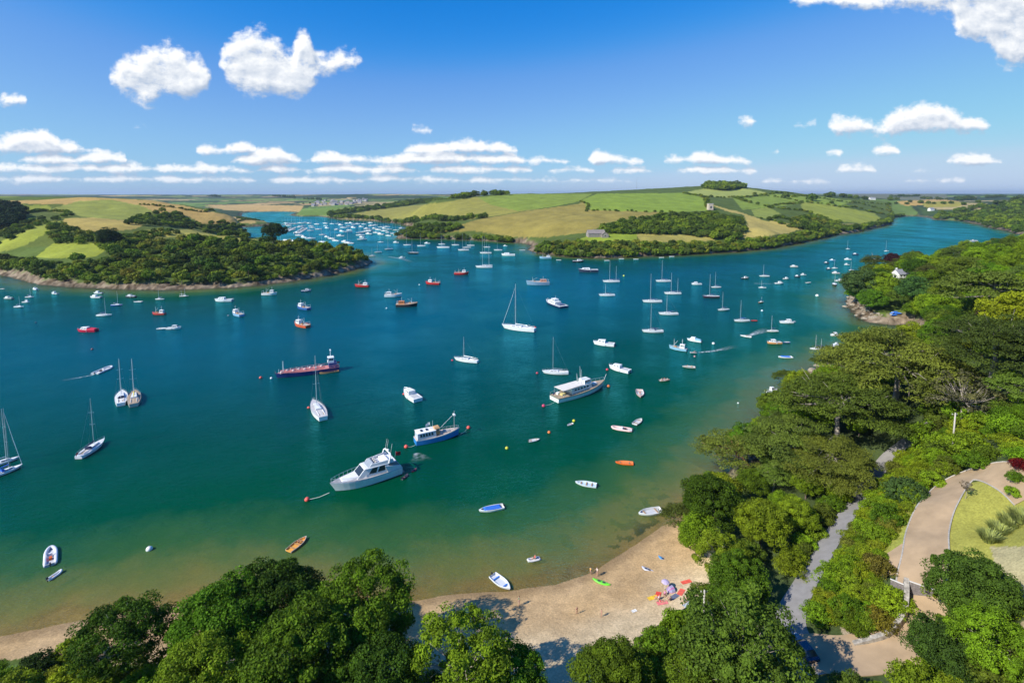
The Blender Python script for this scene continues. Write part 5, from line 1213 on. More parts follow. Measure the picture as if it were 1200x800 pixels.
# near and middle water
ends('motor_cruiser', 388, 577, 466, 551, 'motor yacht', 'large white cruiser with an upper steering deck, tied between two red buoys', flybridge).scale = (1.03, 1.14, 1.22)
ends('motor_yacht', 708, 452, 650, 470, 'motor yacht', 'classic white motor yacht with a long deckhouse and beige canopy over its aft deck', classic).scale = (1.02, 1.08, 1.15)
ends('fishing_boat', 538, 509, 487, 520, 'boat', 'bright blue hulled boat with a long white-roofed wheelhouse aft', bluework).scale = (1.02, 1.08, 1.15)
ends('tanker_barge', 323, 443, 397, 433, 'barge', 'long navy barge with a red piped deck and white wheelhouse', barge)
ends('work_boat', 640, 353.5, 661, 361, 'boat', 'navy hulled work boat with stacked white wheelhouses', workboat)
ends('punt', 374, 438.5, 397, 435.5, 'boat', 'flat tan punt tied along the side of the navy barge', dinghy, c=TK, inner=(.5, .3, .16), ob=False, B=1.7)
ends('sailing_yacht', 123, 517, 92, 538, 'yacht', 'white yacht with dark sprayhood lying alone in the dark green water at left', yacht, mast=13.5, sprayhood=(.02, .03, .08), cover=(.02, .03, .08), fl=RD)
ends('sailing_yacht', 366.5, 473, 379, 493, 'yacht', 'white yacht pointing away, moored in front of the navy barge', yacht, mast=17, cover=None, furl=False, deckm=paint_((.55, .52, .5), .6))
ends('sailing_yacht', 143, 461, 142, 476, 'yacht', 'white yacht rafted beside the tan-decked one, dark cockpit cover', yacht, mast=13, sprayhood=(.03, .05, .1), cover=None, furl=False)
ends('sailing_yacht', 158, 461, 157, 477, 'yacht', 'tan-decked yacht rafted against the white one', yacht, mast=13, cover=(.6, .5, .05), c=(.5, .45, .38), deckm=TEAK, furl=False)
ends('sailing_yacht', 27, 546, -12, 561, 'yacht', 'white yacht with blue covers cut by the left edge', yacht, mast=16, sprayhood=(.02, .12, .5), cover=(.02, .12, .5), furl=True)
ends('sailing_yacht', 23, 537, -14, 548, 'yacht', 'plain white yacht rafted behind the one with blue covers', yacht, mast=14, cover=None)
ends('sailing_yacht', 635, 437, 666, 438, 'yacht', 'slim white racing yacht with a bare mast beside a small red buoy', yacht, mast=mh(394, 434), cover=None, furl=False)
ends('sailing_yacht', 588, 384, 627, 388.5, 'yacht', 'largest white sloop, tall mast and furled foresail, red flag aft', yacht, mast=mh(334, 383), fl=RD, cover=(.8, .8, .78), furl=True)
ends('sailing_yacht', 532, 421.5, 560, 425, 'yacht', 'low white yacht with a white covered boom near the middle of the water', yacht, mast=9.5, cover=(.82, .82, .8), furl=False)
ends('motor_boat', 713.5, 431, 738, 437, 'motor boat', 'white fishing motor boat with small wheelhouse, bow at a red buoy', motor)
ends('motor_boat', 473.5, 460, 490, 471, 'motor boat', 'small white cabin boat alone in the middle of the dark water', motor, ob=False)
ends('motor_boat', 695, 403, 720, 405.5, 'motor boat', 'white cabin boat with low cabin, above the classic motor yacht', motor)
ends('fishing_boat', 784, 408, 805, 411.5, 'fishing boat', 'pale blue open fishing boat with tiny white wheelhouse', fishing, c=LB, small=True, gantry=False)
ends('motor_boat', 805, 398.5, 822, 401, 'motor boat', 'low white boat with pale blue cover near the pale blue fishing boat', motor, cover=LB, small=True)
ends('inflatable_boat', 716.5, 501.5, 741, 505, 'dinghy', 'long white and red inflatable boat tied to a grey tender', rib, c=(.72, .5, .45), console=True)
ends('dinghy', 752, 491.5, 743.5, 498, 'dinghy', 'grey-green tender tied astern of the red and white inflatable', dinghy, c=(.45, .5, .45), ob=False)
ends('dinghy', 721, 542.5, 742, 544, 'dinghy', 'bright orange open dinghy over the shallows', dinghy, c=(.85, .16, .02), inner=(.75, .2, .05), ob=False)
ends('launch', 674, 566, 699, 570, 'boat', 'narrow white launch with pale blue sides near the orange dinghy', dinghy, c=WH, inner=(.5, .6, .65), stripe=(.2, .5, .7), thw=3, B=2.1)
ends('launch', 561, 600, 590, 594.5, 'boat', 'white dinghy with bright blue cover and outboard', dinghy, cover=(.03, .16, .62), B=2.0)
ends('motor_boat', 748, 603.5, 775, 598.5, 'boat', 'white open boat anchored at the edge of the sand shallows', dinghy, inner=(.55, .55, .55), B=2.3)
ends('inflatable_boat', 60, 641, 59, 665, 'dinghy', 'pale grey inflatable with orange gear inside, bottom left', rib, c=(.62, .62, .66), floor=(.5, .5, .5), seats=(.7, .12, .02), Lf=.86, bf=.34)
ends('inflatable_boat', 72.5, 669.5, 56, 680.5, 'dinghy', 'small light inflatable tender beside the inflatable with orange gear', rib, bf=.44, c=(.68, .68, .7), console=False)
ends('rowing_boat', 359.5, 630, 338, 647, 'boat', 'varnished orange wooden rowing boat half behind the tree tops', dinghy, c=(.55, .45, .35), inner=(.72, .34, .06), ob=False, thw=3)
ends('motor_boat', 598, 692, 577, 675, 'boat', 'white boat with blue seat covers nosed onto the sand', dinghy, inner=(.6, .62, .65), thc=(.05, .2, .6), B=2.0)
ends('inflatable_boat', 618, 658, 633, 654.5, 'dinghy', 'tiny white inflatable with a red-clad person in the shallows', rib, c=(.75, .72, .7), console=False, ob=False)
ends('inflatable_boat', 131, 430, 111, 438.5, 'dinghy', 'pale inflatable motoring past below the moored boats at left', rib, c=(.62, .64, .66))
ends('kayak', 694.5, 679, 715.5, 686.5, 'kayak', 'lime green kayak on the wet sand', kayak, z=.3, c=(.14, .62, .03))
ends('kayak', 752, 665, 766, 671, 'kayak', 'grey and white kayak on the sand between the green and the blue one', kayak, z=.45, c=(.5, .52, .6))
ends('kayak', 771.5, 652.5, 786.5, 661, 'kayak', 'blue kayak, farthest up the beach of the three', kayak, z=.45, c=(.08, .28, .55))
ends('dinghy', 811, 634, 825, 642, 'dinghy', 'white dinghy laid up on the sand under the trees', dinghy, z=.75, c=WH, ob=False)
side('dinghy', 626, 516.5, 13, 'R', 20, 'dinghy', 'white dinghy near the single orange buoy', fn=dinghy, ob=True)
side('dinghy', 668, 498, 7, 'L', 40, 'dinghy', 'tiny pale dinghy by the yellow buoy', fn=dinghy, ob=False)
side('dinghy', 807, 430.5, 14, 'L', -14, 'dinghy', 'olive open boat with two people aboard', fn=dinghy, c=(.45, .45, .4), ob=True)
side('dinghy', 779, 446, 13, 'R', 10, 'dinghy', 'tan open boat crowded with people', fn=dinghy, c=(.5, .38, .28), ob=True)
side('dinghy', 750, 462, 8, 'L', 80, 'dinghy', 'little pinkish dinghy with one person, below the crowded tan boat', fn=dinghy, c=(.65, .45, .42), ob=True)
side('inflatable_boat', 812.5, 413.5, 8, 'L', 0, 'dinghy', 'small white inflatable drawing a long white wake', fn=rib, console=False)
side('motor_boat', 874, 394.5, 10, 'L', -35, 'motor boat', 'small white speedboat with a short spreading wake', fn=dinghy)
# middle distance, left water
M_ = [
 (fishing, 'fishing_boat', 353, 382.5, 21, 'L', -30, 'orange-red fishing boat with white wheelhouse and short mast', dict(c=(.62, .10, .03), aft=False)),
 (fishing, 'fishing_boat', 355, 362, 18, 'L', -30, 'blue fishing boat with two masts above the orange-red one', dict(c=(.04, .12, .35), aft=False)),
 (fishing, 'fishing_boat', 424, 336, 17, 'L', -5, 'red fishing boat nearest the headland tip', dict(c=RD)),
 (fishing, 'fishing_boat', 507, 333, 17, 'L', -12, 'red fishing boat with pale superstructure and a mast right aft', dict(c=RD, aft=False)),
 (fishing, 'fishing_boat', 541, 321.5, 17, 'R', -5, 'red fishing boat with a round white wheelhouse beside the tall sloop', dict(c=RD, aft=False)),
 (fishing, 'fishing_boat', 461, 347.5, 20, 'R', 6, 'white fishing boat with grey stern and mast above the black one', dict(c=(.6, .68, .72), aft=True)),
 (fishing, 'fishing_boat', 477, 359, 25, 'R', 3, 'black wooden boat with an orange-brown cabin', dict(c=(.035, .03, .03), wh=(.55, .20, .06), stripe=(.45, .18, .06))),
 (fishing, 'fishing_boat', 630, 333.5, 27, 'L', 4, 'grey-blue fishing boat with orange deck gear and two masts', dict(c=(.22, .34, .45), wh=(.6, .3, .2))),
 (fishing, 'fishing_boat', 639, 303, 14, 'L', 4, 'pale blue fishing boat off the wooded point', dict(c=LB)),
 (fishing, 'fishing_boat', 278, 369.5, 17, 'L', -35, 'light blue fishing boat with forward wheelhouse by a small buoy', dict(c=(.25, .45, .65), aft=False)),
 (fishing, 'fishing_boat', 316, 345.5, 17, 'R', 3, 'white fishing boat with a red waterline off the headland', dict(c=WH, aft=False, stripe=WH, anti='r')),
 (motor, 'motor_boat', 359, 341.5, 11, 'R', 10, 'small dark blue boat with white top off the headland', dict(c=(.05, .10, .25))),
 (motor, 'motor_boat', 262, 353, 20, 'L', 5, 'white cabin cruiser with upper screen under the headland rocks', dict()),
 (motor, 'motor_boat', 204, 385.5, 16, 'R', 4, 'white cabin boat with a white tender at its bow', dict()),
 (dinghy, 'dinghy', 190.5, 385.5, 12, 'R', 2, 'white tender lying ahead of the white cabin boat', dict(ob=False)),
 (fishing, 'fishing_boat', 186, 368.5, 15, 'L', 0, 'red boat with a tiny white wheelhouse at its stern', dict(c=(.6, .05, .04), small=True, gantry=False)),
 (motor, 'motor_boat', 102, 388.5, 22, 'L', 3, 'red motor boat with white bow and a raised outboard', dict(c=(.62, .02, .06), cover=(.6, .02, .06))),
 (yacht, 'sailing_yacht', 122.5, 370, 17, 'R', 4, 'white yacht above the red motor boat', dict(mast=mh(347, 367))),
 (yacht, 'sailing_yacht', 137, 358, 13, 'R', 4, 'small yacht wholly under a blue cover', dict(mast=mh(340, 356), deckm=None, c=(.03, .12, .45), small=True)),
 (motor, 'motor_boat', 153, 348.5, 12, 'L', 2, 'dark hulled boat with a grey cover under the headland', dict(c=(.05, .05, .06), cover=(.35, .37, .38))),
 (dinghy, 'dinghy', 161.5, 354, 10, 'L', 0, 'white dinghy below the dark hulled boat with a grey cover', dict(ob=False)),
 (yacht, 'sailing_yacht', 187, 351, 10, 'L', 8, 'small white yacht close under the headland rocks', dict(mast=mh(338, 348), small=True)),
 (yacht, 'sailing_yacht', 216, 347.5, 11, 'R', 0, 'old grey two-masted boat close to the rocks', dict(c=(.35, .36, .33), ketch=True, mast=mh(336, 345), small=True, cover=(.3, .3, .28))),
 (motor, 'motor_boat', 115, 344, 10, 'L', 4, 'white boat with dark bottom, inner of the pair by the rocks', dict(anti='k', small=True)),
 (motor, 'motor_boat', 112, 349, 13, 'L', 0, 'white boat with dark stern, outer of the pair by the rocks', dict(small=True)),
 (motor, 'motor_boat', 64, 344.5, 9, 'L', -10, 'white cabin boat midway between the rocks and the left group', dict()),
 (motor, 'motor_boat', 41, 339.5, 8, 'L', -20, 'white boat with cockpit tent nearest the left rocks', dict(cover=(.6, .62, .65), small=True)),
 (yacht, 'sailing_yacht', 35, 348.5, 10, 'R', 0, 'small white yacht with red stripe in the left group', dict(mast=mh(337, 346), small=True, stripe=RD)),
 (motor, 'motor_boat', 31, 354.5, 9, 'R', -5, 'white open motor boat below the yacht with red stripe', dict(small=True)),
 (yacht, 'sailing_yacht', 22.5, 360, 12, 'R', -5, 'small yacht with brown bottom in the left group', dict(mast=mh(345, 357), small=True, anti='r')),
 (motor, 'motor_boat', 9.5, 350.5, 11, 'L', 0, 'boat under a grey-green cover at the left edge', dict(c=(.3, .36, .33), cover=(.35, .42, .38), small=True)),
 (dinghy, 'dinghy', 2, 338.8, 6, 'L', 0, 'white dinghy at the very left edge under the rocks', dict(ob=False)),
 # middle
 (yacht, 'sailing_yacht', 567, 313.5, 20, 'L', 0, 'large white yacht with crossed masts and a white boom cover in mid channel', dict(mast=mh(277, 311), ketch=True, cover=(.8, .8, .78))),
 (yacht, 'sailing_yacht', 484, 297, 13, 'L', 0, 'black hulled yacht in mid channel', dict(c=(.03, .03, .04), mast=mh(279, 295))),
 (yacht, 'sailing_yacht', 455.5, 292.5, 9, 'L', 30, 'white yacht in mid channel, left of the black hulled one', dict(mast=mh(276, 290))),
 (yacht, 'sailing_yacht', 443, 296, 8, 'L', 25, 'white yacht with short mast off the headland tip', dict(mast=mh(283, 294))),
 (yacht, 'sailing_yacht', 436.5, 300, 7, 'L', 20, 'smallest white yacht closest to the headland tip', dict(mast=mh(289, 298), small=True)),
 (motor, 'motor_boat', 471, 302.5, 7, 'L', 20, 'white motor boat crossing the channel with a curved wake', dict(small=True)),
 (yacht, 'sailing_yacht', 446, 284, 7, 'L', 5, 'white yacht above the one with the short mast', dict(mast=mh(272, 282), small=True)),
 (yacht, 'sailing_yacht', 477, 287.5, 9, 'L', 5, 'white yacht with tall mast off the low wooded point', dict(mast=mh(269, 286))),
 (yacht, 'sailing_yacht', 493.5, 288.5, 10, 'L', 0, 'white yacht off the low point, one right of the tall masted', dict(mast=mh(272, 286))),
 (motor, 'motor_boat', 500.5, 285.5, 7, 'L', 0, 'low white motor boat close to the wooded point', dict(small=True)),
 (motor, 'motor_boat', 464, 284.5, 7, 'L', 0, 'white motor boat at the tip of the low point', dict(small=True)),
 (yacht, 'sailing_yacht', 519, 290.5, 15, 'L', 0, 'broad white yacht at the near side of the moored line along the wood', dict(mast=mh(275, 288))),
 (yacht, 'sailing_yacht', 517.5, 286.5, 8, 'L', 0, 'white yacht close behind the broad one by the wood', dict(mast=mh(271, 285))),
 (yacht, 'sailing_yacht', 533.5, 287.5, 9, 'L', 0, 'white yacht between the broad one and the three masts', dict(mast=mh(276, 286))),
 (yacht, 'sailing_yacht', 543, 293.5, 13, 'L', 4, 'white yacht with stout mast, nearest of the three masts', dict(mast=mh(273, 291))),
 (yacht, 'sailing_yacht', 547, 290.5, 10, 'L', 0, 'yacht with dark stern in the middle of the three masts', dict(mast=mh(274, 289), c=(.5, .5, .5))),
 (yacht, 'sailing_yacht', 551.5, 288, 9, 'L', 0, 'white yacht, closest to the trees of the three masts', dict(mast=mh(274, 287))),
 (yacht, 'sailing_yacht', 570.5, 290, 8, 'L', 0, 'white yacht behind the large crossed-mast yacht', dict(mast=mh(277, 288))),
 (yacht, 'sailing_yacht', 569, 297, 14, 'L', 0, 'long low white yacht just above the large crossed-mast one', dict(mast=mh(276, 295))),
 (yacht, 'sailing_yacht', 583.5, 293.5, 10, 'L', 0, 'white yacht before the pale beach of the inlet', dict(mast=mh(280, 291))),
 (motor, 'motor_boat', 595.5, 299.5, 16, 'L', 0, 'long low white motor boat off the pale beach', dict()),
 (motor, 'motor_boat', 592, 288.5, 5, 'L', 0, 'tiny white boat close in to the pale beach', dict(small=True)),
 (dinghy, 'dinghy', 612, 293.5, 7, 'L', 0, 'grey dinghy by the wooded point', dict(ob=False, c=(.4, .5, .6))),
 # right of the middle
 (motor, 'motor_boat', 677.5, 307, 13, 'R', 0, 'dark hulled cabin boat with white top under the north shore', dict(c=(.03, .03, .05))),
 (motor, 'motor_boat', 689, 318.5, 25, 'L', 2, 'large dark hulled motor cruiser with white superstructure', dict(c=(.04, .05, .09), ob=False)),
 (yacht, 'sailing_yacht', 716, 330.5, 20, 'L', 3, 'broad white two-masted yacht with both masts tall', dict(mast=mh(304, 327), ketch=True)),
 (yacht, 'sailing_yacht', 711, 346.5, 19, 'L', 3, 'white yacht with black stern below the two-masted yacht', dict(mast=mh(332, 344), cover=(.03, .03, .05))),
 (yacht, 'sailing_yacht', 777, 330, 18, 'L', 3, 'white yacht farthest up the channel of the five in line', dict(mast=mh(304, 327))),
 (yacht, 'sailing_yacht', 788, 344.5, 20, 'L', 0, 'white two-masted yacht, second of the five in line', dict(mast=mh(319, 342), ketch=True)),
 (yacht, 'sailing_yacht', 764, 354, 23, 'L', 0, 'white yacht with the tallest mast of the five in line', dict(mast=mh(320, 351))),
 (yacht, 'sailing_yacht', 783, 368.5, 23, 'L', 0, 'deep white yacht, fourth of the five in line', dict(mast=mh(344, 366))),
 (yacht, 'sailing_yacht', 764.5, 389, 25, 'L', 0, 'white yacht with dark sprayhood, nearest of the five in line', dict(mast=mh(355, 386), sprayhood=(.03, .05, .12), cover=(.03, .05, .12))),
 (motor, 'motor_boat', 816, 333.5, 12, 'L', 5, 'white cabin boat alone under the north shore', dict()),
 (yacht, 'sailing_yacht', 833, 348.5, 20, 'L', 0, 'dark plum hulled yacht with covered boom', dict(mast=mh(320, 345), c=(.06, .03, .06))),
 (yacht, 'sailing_yacht', 839, 337, 12, 'L', 5, 'white yacht just behind the plum hulled one', dict(mast=mh(317, 334))),
 (yacht, 'sailing_yacht', 847.5, 363.5, 15, 'L', 15, 'white yacht with blunt stern below the plum hulled one', dict(mast=mh(340, 360))),
 (yacht, 'sailing_yacht', 869, 376.5, 19, 'L', 5, 'white yacht with blue cover and a red tender at its stern', dict(mast=mh(350, 373), cover=(.03, .12, .45))),
 (dinghy, 'dinghy', 883.5, 376, 7, 'L', 0, 'red tender behind the white yacht with blue cover', dict(c=(.6, .03, .04), inner=(.5, .05, .05), ob=False)),
 (motor, 'motor_boat', 873, 326.5, 9, 'R', 0, 'black hulled cabin boat with pale top up the channel', dict(c=(.03, .03, .03))),
 (yacht, 'sailing_yacht', 895.5, 324, 12, 'L', 0, 'white yacht with straight mast up the channel', dict(mast=mh(308, 321))),
 (yacht, 'sailing_yacht', 893, 337.5, 9, 'L', 0, 'small white yacht with leaning mast in the right channel', dict(mast=mh(328, 336), small=True)),
 (yacht, 'sailing_yacht', 892, 354.5, 7, 'R', 20, 'small brown sailing boat in the right channel', dict(mast=mh(347, 353), c=(.3, .14, .07), small=True)),
 (motor, 'motor_boat', 913, 332.5, 10, 'R', 0, 'white launch under way with a thin straight wake', dict(small=True)),
 (motor, 'motor_boat', 921, 327, 7, 'R', 0, 'white cabin boat ahead of the launch under way', dict(small=True)),
 (motor, 'motor_boat', 930, 313, 9, 'L', 0, 'rounded boat under a cream cover', dict(c=(.6, .55, .5), cover=(.62, .56, .5), small=True)),
 (motor, 'motor_boat', 934, 324.5, 7, 'L', 0, 'black boat in the line towards the headland', dict(c=(.03, .04, .07), cover=(.05, .06, .1), small=True)),
 (motor, 'motor_boat', 941, 322.5, 7, 'L', 10, 'white boat with black top next to the black boat', dict(small=True)),
 (dinghy, 'dinghy', 947.5, 331.5, 7, 'R', 20, 'white dinghy by itself off the headland cove', dict(ob=True)),
 (motor, 'motor_boat', 979, 320.5, 9, 'L', 0, 'white cabin boat with pink stripe near the headland tip', dict(stripe=(.5, .1, .1), small=True)),
 (yacht, 'sailing_yacht', 978, 334, 8, 'L', 60, 'black hulled yacht showing its stern near the headland tip', dict(mast=mh(319, 331), c=(.03, .03, .03), small=True)),
 (motor, 'motor_boat', 984.5, 329.5, 11, 'R', 0, 'white cabin cruiser beside the black hulled yacht', dict(small=True)),
 (yacht, 'sailing_yacht', 978, 314.5, 7, 'L', 0, 'small white yacht above the pink striped boat', dict(mast=mh(305, 313), small=True)),
 (motor, 'motor_boat', 971, 315.5, 6, 'L', 0, 'small black boat left of the small white yacht off the headland', dict(c=(.03, .04, .06), small=True)),
 (motor, 'motor_boat', 968, 308.5, 6, 'L', 0, 'small dark boat farther out than the small black one', dict(c=(.05, .06, .1), cover=(.06, .08, .12), small=True)),
 (motor, 'motor_boat', 975, 305.5, 7, 'L', 0, 'small light blue boat farthest up of the headland group', dict(c=(.15, .4, .6), small=True)),
 (motor, 'motor_boat', 993, 304.5, 8, 'L', 0, 'white cabin boat beyond the dark pine on the point', dict(small=True)),
 (motor, 'motor_boat', 992, 310.5, 6, 'L', 0, 'white boat close before the point, below the cabin boat', dict(small=True)),
 (yacht, 'sailing_yacht', 997.5, 317, 7, 'L', 10, 'white yacht with a pale mast right against the point', dict(mast=mh(305, 315), small=True)),
 (yacht, 'sailing_yacht', 1038.5, 294.5, 6, 'L', 0, 'white yacht seen over the trees of the headland', dict(mast=mh(281, 293), small=True)),
 (yacht, 'sailing_yacht', 993.5, 292, 5, 'L', 0, 'lone white yacht far up the right channel', dict(mast=mh(281, 291), small=True)),
 (motor, 'motor_boat', 1002, 298.5, 7, 'L', 0, 'dark motor boat far up the right channel', dict(c=(.04, .06, .12), cover=(.05, .07, .12), small=True)),
 (motor, 'motor_boat', 921, 378.5, 16, 'L', 2, 'white fishing boat with a raised tower at its stern', dict(fwd=False)),
 (motor, 'motor_boat', 979, 393.5, 13, 'L', 2, 'white cabin boat near the cove below the headland', dict()),
 (yacht, 'sailing_yacht', 905, 388.5, 14, 'L', 2, 'white yacht with red bottom between the speedboat and the wood', dict(mast=mh(369, 387), anti='r')),
 (motor, 'motor_boat', 907, 402.5, 17, 'L', 2, 'white boat with an orange hull and small blue tender', dict(c=(.8, .35, .12))),
 (dinghy, 'dinghy', 921.5, 401.5, 8, 'L', 0, 'blue tender behind the orange hulled boat', dict(c=(.08, .15, .4), ob=False)),
 (dinghy, 'dinghy', 920, 419, 16, 'L', -3, 'white open boat with a bright blue cover by the wood', dict(cover=(.04, .18, .65))),
 (yacht, 'sailing_yacht', 957, 409.5, 17, 'L', 0, 'white yacht with dark bottom and two masts off the small pines', dict(mast=mh(391, 407), ketch=True, anti='k')),
 (motor, 'motor_boat', 980, 405.5, 9, 'R', 10, 'white dinghy with low cover against the tree tops', dict(cover=(.6, .65, .7), small=True)),
 (motor, 'motor_boat', 904, 459, 15, 'R', 10, 'white boat half hidden by the pine at the wood edge', dict()),
 (dinghy, 'dinghy', 900, 471, 10, 'R', 10, 'white dinghy half hidden by the pine just below the other hidden boat', dict(ob=False)),
]
for fn, nm, x, y, ln, f_, yw, lb, kw in M_:
    cat = {'sailing_yacht': 'yacht', 'motor_boat': 'motor boat', 'fishing_boat': 'fishing boat', 'dinghy': 'dinghy'}[nm]
    side(nm, x, y, ln, f_, yw, cat, lb, fn=fn, **kw)
# dinghies along the north shore, far moorings in the creek
for x, y in ((654.5, 304), (694, 300.8), (711, 304.5), (728, 302.5), (745, 303), (775, 301), (787, 299.8)):
    side('dinghy', x, y + 1, 6, 'L', 0, 'dinghy', 'tiny pale dinghy of the line moored close along the north shore', 'dinghies along the north shore', fn=dinghy, ob=False)
FARM = [(358, 260), (362, 261), (371, 262), (381, 261), (383, 266.5), (389, 261.5), (396.5, 261.5), (399, 263), (406.5, 261), (409, 264.5), (414, 266), (409, 269), (378, 274.5), (383, 277), (388, 279),
        (419, 261.5), (423, 265), (421.5, 272), (422, 275), (424, 277.5), (424, 280), (426, 261.8), (430, 267.5), (430.5, 270), (433.5, 269.5), (438.5, 267), (443, 268.5), (441, 272), (446, 274), (439.5, 263), (450, 270), (450, 267),
        (453, 265), (455.5, 268), (455, 272), (455, 275.5), (461, 273), (464.5, 275), (464, 269), (470, 271), (470.5, 267), (345.5, 261.5), (334.5, 260.5), (356, 277.5), (363.5, 278.8), (393, 281.5), (404.5, 283), (408.5, 284.5), (377.5, 283), (435, 264), (447, 265.5), (427, 271), (432, 273.5), (415, 262.5), (402, 266), (395, 268.5), (366, 266), (373, 268)]
for k in range(34):
    x = rb.uniform(338, 476); y = rb.uniform(259.5, 279)
    if y < 279 - (x - 400) * .03 and all(abs(x - a) > 3.2 or abs(y - b) > 1.6 for a, b in FARM) and SDat(*W(x, y + 1)[:2]) < -14: FARM.append((x, y))
def copy_tree(o, parent=None):
    c = o.copy(); C.objects.link(c); c.parent = parent
    for ch in o.children: copy_tree(ch, c)
    return c
fy = empty('sailing_yacht', W(358, 260), math.pi); yacht(fy, 11.5, small=True, mast=14); fmr = empty('motor_boat', W(362, 261), math.pi); motor(fmr, 9.5, small=True, ob=False)
fy_c = list(fy.children); 
for k, (x, y) in enumerate(FARM):
    yk = k % 3 != 1; src = fy if yk else fmr
    o = src if k < 2 else copy_tree(src)
    o.location = W(x, y + 1); o.rotation_euler = (0, 0, math.pi + R(rb.uniform(-25, 25))); s_ = rb.uniform(1.0, 1.4); o.scale = (s_, s_, s_)
    tag(o, 'tiny white yacht moored in the crowded far creek' if yk else 'tiny white motor boat moored in the crowded far creek', 'yacht' if yk else 'motor boat', 'far creek yachts' if yk else 'far creek motor boats')
# three rows of boats on floating pontoons
for (x0, y0, x1, y1, n) in ((332, 263.5, 345, 262, 6), (334, 272, 344, 267, 6), (347, 274, 359, 267, 7), (330, 282.5, 349, 283.5, 8)):
    a = Vector(W(x0, y0)); b = Vector(W(x1, y1)); d = (b - a).normalized(); pr = Vector((-d.y, d.x, 0))
    m = MB(); m.hexa([a - pr * 1.2 + Vector((0, 0, -.3)), b - pr * 1.2 + Vector((0, 0, -.3)), b + pr * 1.2 + Vector((0, 0, -.3)), a + pr * 1.2 + Vector((0, 0, -.3)), a - pr * 1.2 + Vector((0, 0, .5)), b - pr * 1.2 + Vector((0, 0, .5)), b + pr * 1.2 + Vector((0, 0, .5)), a + pr * 1.2 + Vector((0, 0, .5))])
    tag(m.build('pontoon', paint_((.4, .36, .32), .9)), 'floating pontoon with boats along both sides in the far creek', 'pontoon', 'pontoons in the far creek')
    for k in range(n):
        p = a.lerp(b, (k + .5) / n)
        for s_ in (-1, 1):
            if rb.random() < .8:
                src = fy if rb.random() < .5 else fmr; o = copy_tree(src); o.location = p + pr * s_ * 4.5; o.location.z = 0; o.rotation_euler = (0, 0, math.atan2(d.y, d.x) + (math.pi if s_ > 0 else 0)); o.scale = (1, 1, 1)
                tag(o, 'tiny boat berthed at a floating pontoon in the far creek', 'boat', 'boats at the far pontoons')
# buoys
for x, y, c, lb, r in [(360, 586, PINK, 'red buoy on a rope from the bow of the large cruiser', .62), (476, 524, PINK, 'red buoy at the stern of the bright blue boat', .6), (549, 501.5, PINK, 'red buoy just off the bow of the bright blue boat', .6),
    (594, 525.5, (.55, .55, .05), 'yellow and red buoy alone in dark water', .5), (305.5, 443, PINK, 'red buoy left of the navy barge', .6), (318, 443.5, WH, 'small white buoy at the end of the navy barge', .5), (108, 409.5, (.3, .08, .08), 'dark red buoy in the left water', .5),
    (175, 644, WH, 'white round buoy alone at lower left', .6), (637, 476, (.6, .05, .12), 'crimson buoy astern of the classic motor yacht', .6), (713, 453, (.8, .22, .06), 'orange buoy at the bow of the classic motor yacht', .6), (672.5, 493.5, (.65, .6, .04), 'yellow buoy beside a tiny dinghy', .5),
    (643.5, 507, (.8, .2, .05), 'single orange buoy in open water', .5), (711.5, 433.5, (.6, .05, .08), 'dark red buoy at the bow of the white fishing motor boat', .55), (629.5, 437.5, (.5, .05, .08), 'small red buoy ahead of the slim racing yacht', .5),
    (530, 422.5, (.6, .05, .08), 'small red buoy at the bow of the low white yacht', .45), (361.5, 478, PINK, 'small red buoy beside the yacht pointing away', .45), (473, 462, PINK, 'small red buoy at the small white cabin boat', .4),
    (731, 323.5, (.8, .7, .1), 'yellow buoy by the two-masted yacht', .8), (957.5, 347, WH, 'large white buoy between headland and channel', 1.1), (836, 403, WH, 'white buoy above the long wake', .7), (893, 364.5, (.6, .7, .75), 'pale buoy in the right channel', .7),
    (814, 418, (.5, .3, .3), 'small pinkish buoy below the long wake', .45), (865, 472.5, WH, 'tiny white buoy near the wood edge', .3), (42, 378, (.05, .06, .12), 'small dark marker buoy in the left water', .4), (267.5, 370, (.3, .3, .3), 'small grey buoy by the light blue fishing boat', .5),
    (64, 654, (.5, .1, .1), 'small red float beside the inflatable with orange gear', .2), (453, 361.5, WH, 'tiny white buoy ahead of the black wooden boat', .5), (491.5, 334, WH, 'tiny white buoy left of the red boat with a mast aft', .6)]:
    buoy(x, y, c, lb, r)
rope(362, 585, .3, 386, 577, 1.2, 'pale mooring rope from the cruiser bow to its red buoy', .05)
rope(478, 523.5, .3, 487, 521, .8, 'short mooring rope at the stern of the blue boat')
rope(639, 475, .3, 650, 471, .8, 'mooring rope from the crimson buoy to the motor yacht stern')
rope(540, 508, 1.0, 548, 502, .3, 'mooring rope at the bow of the blue boat')
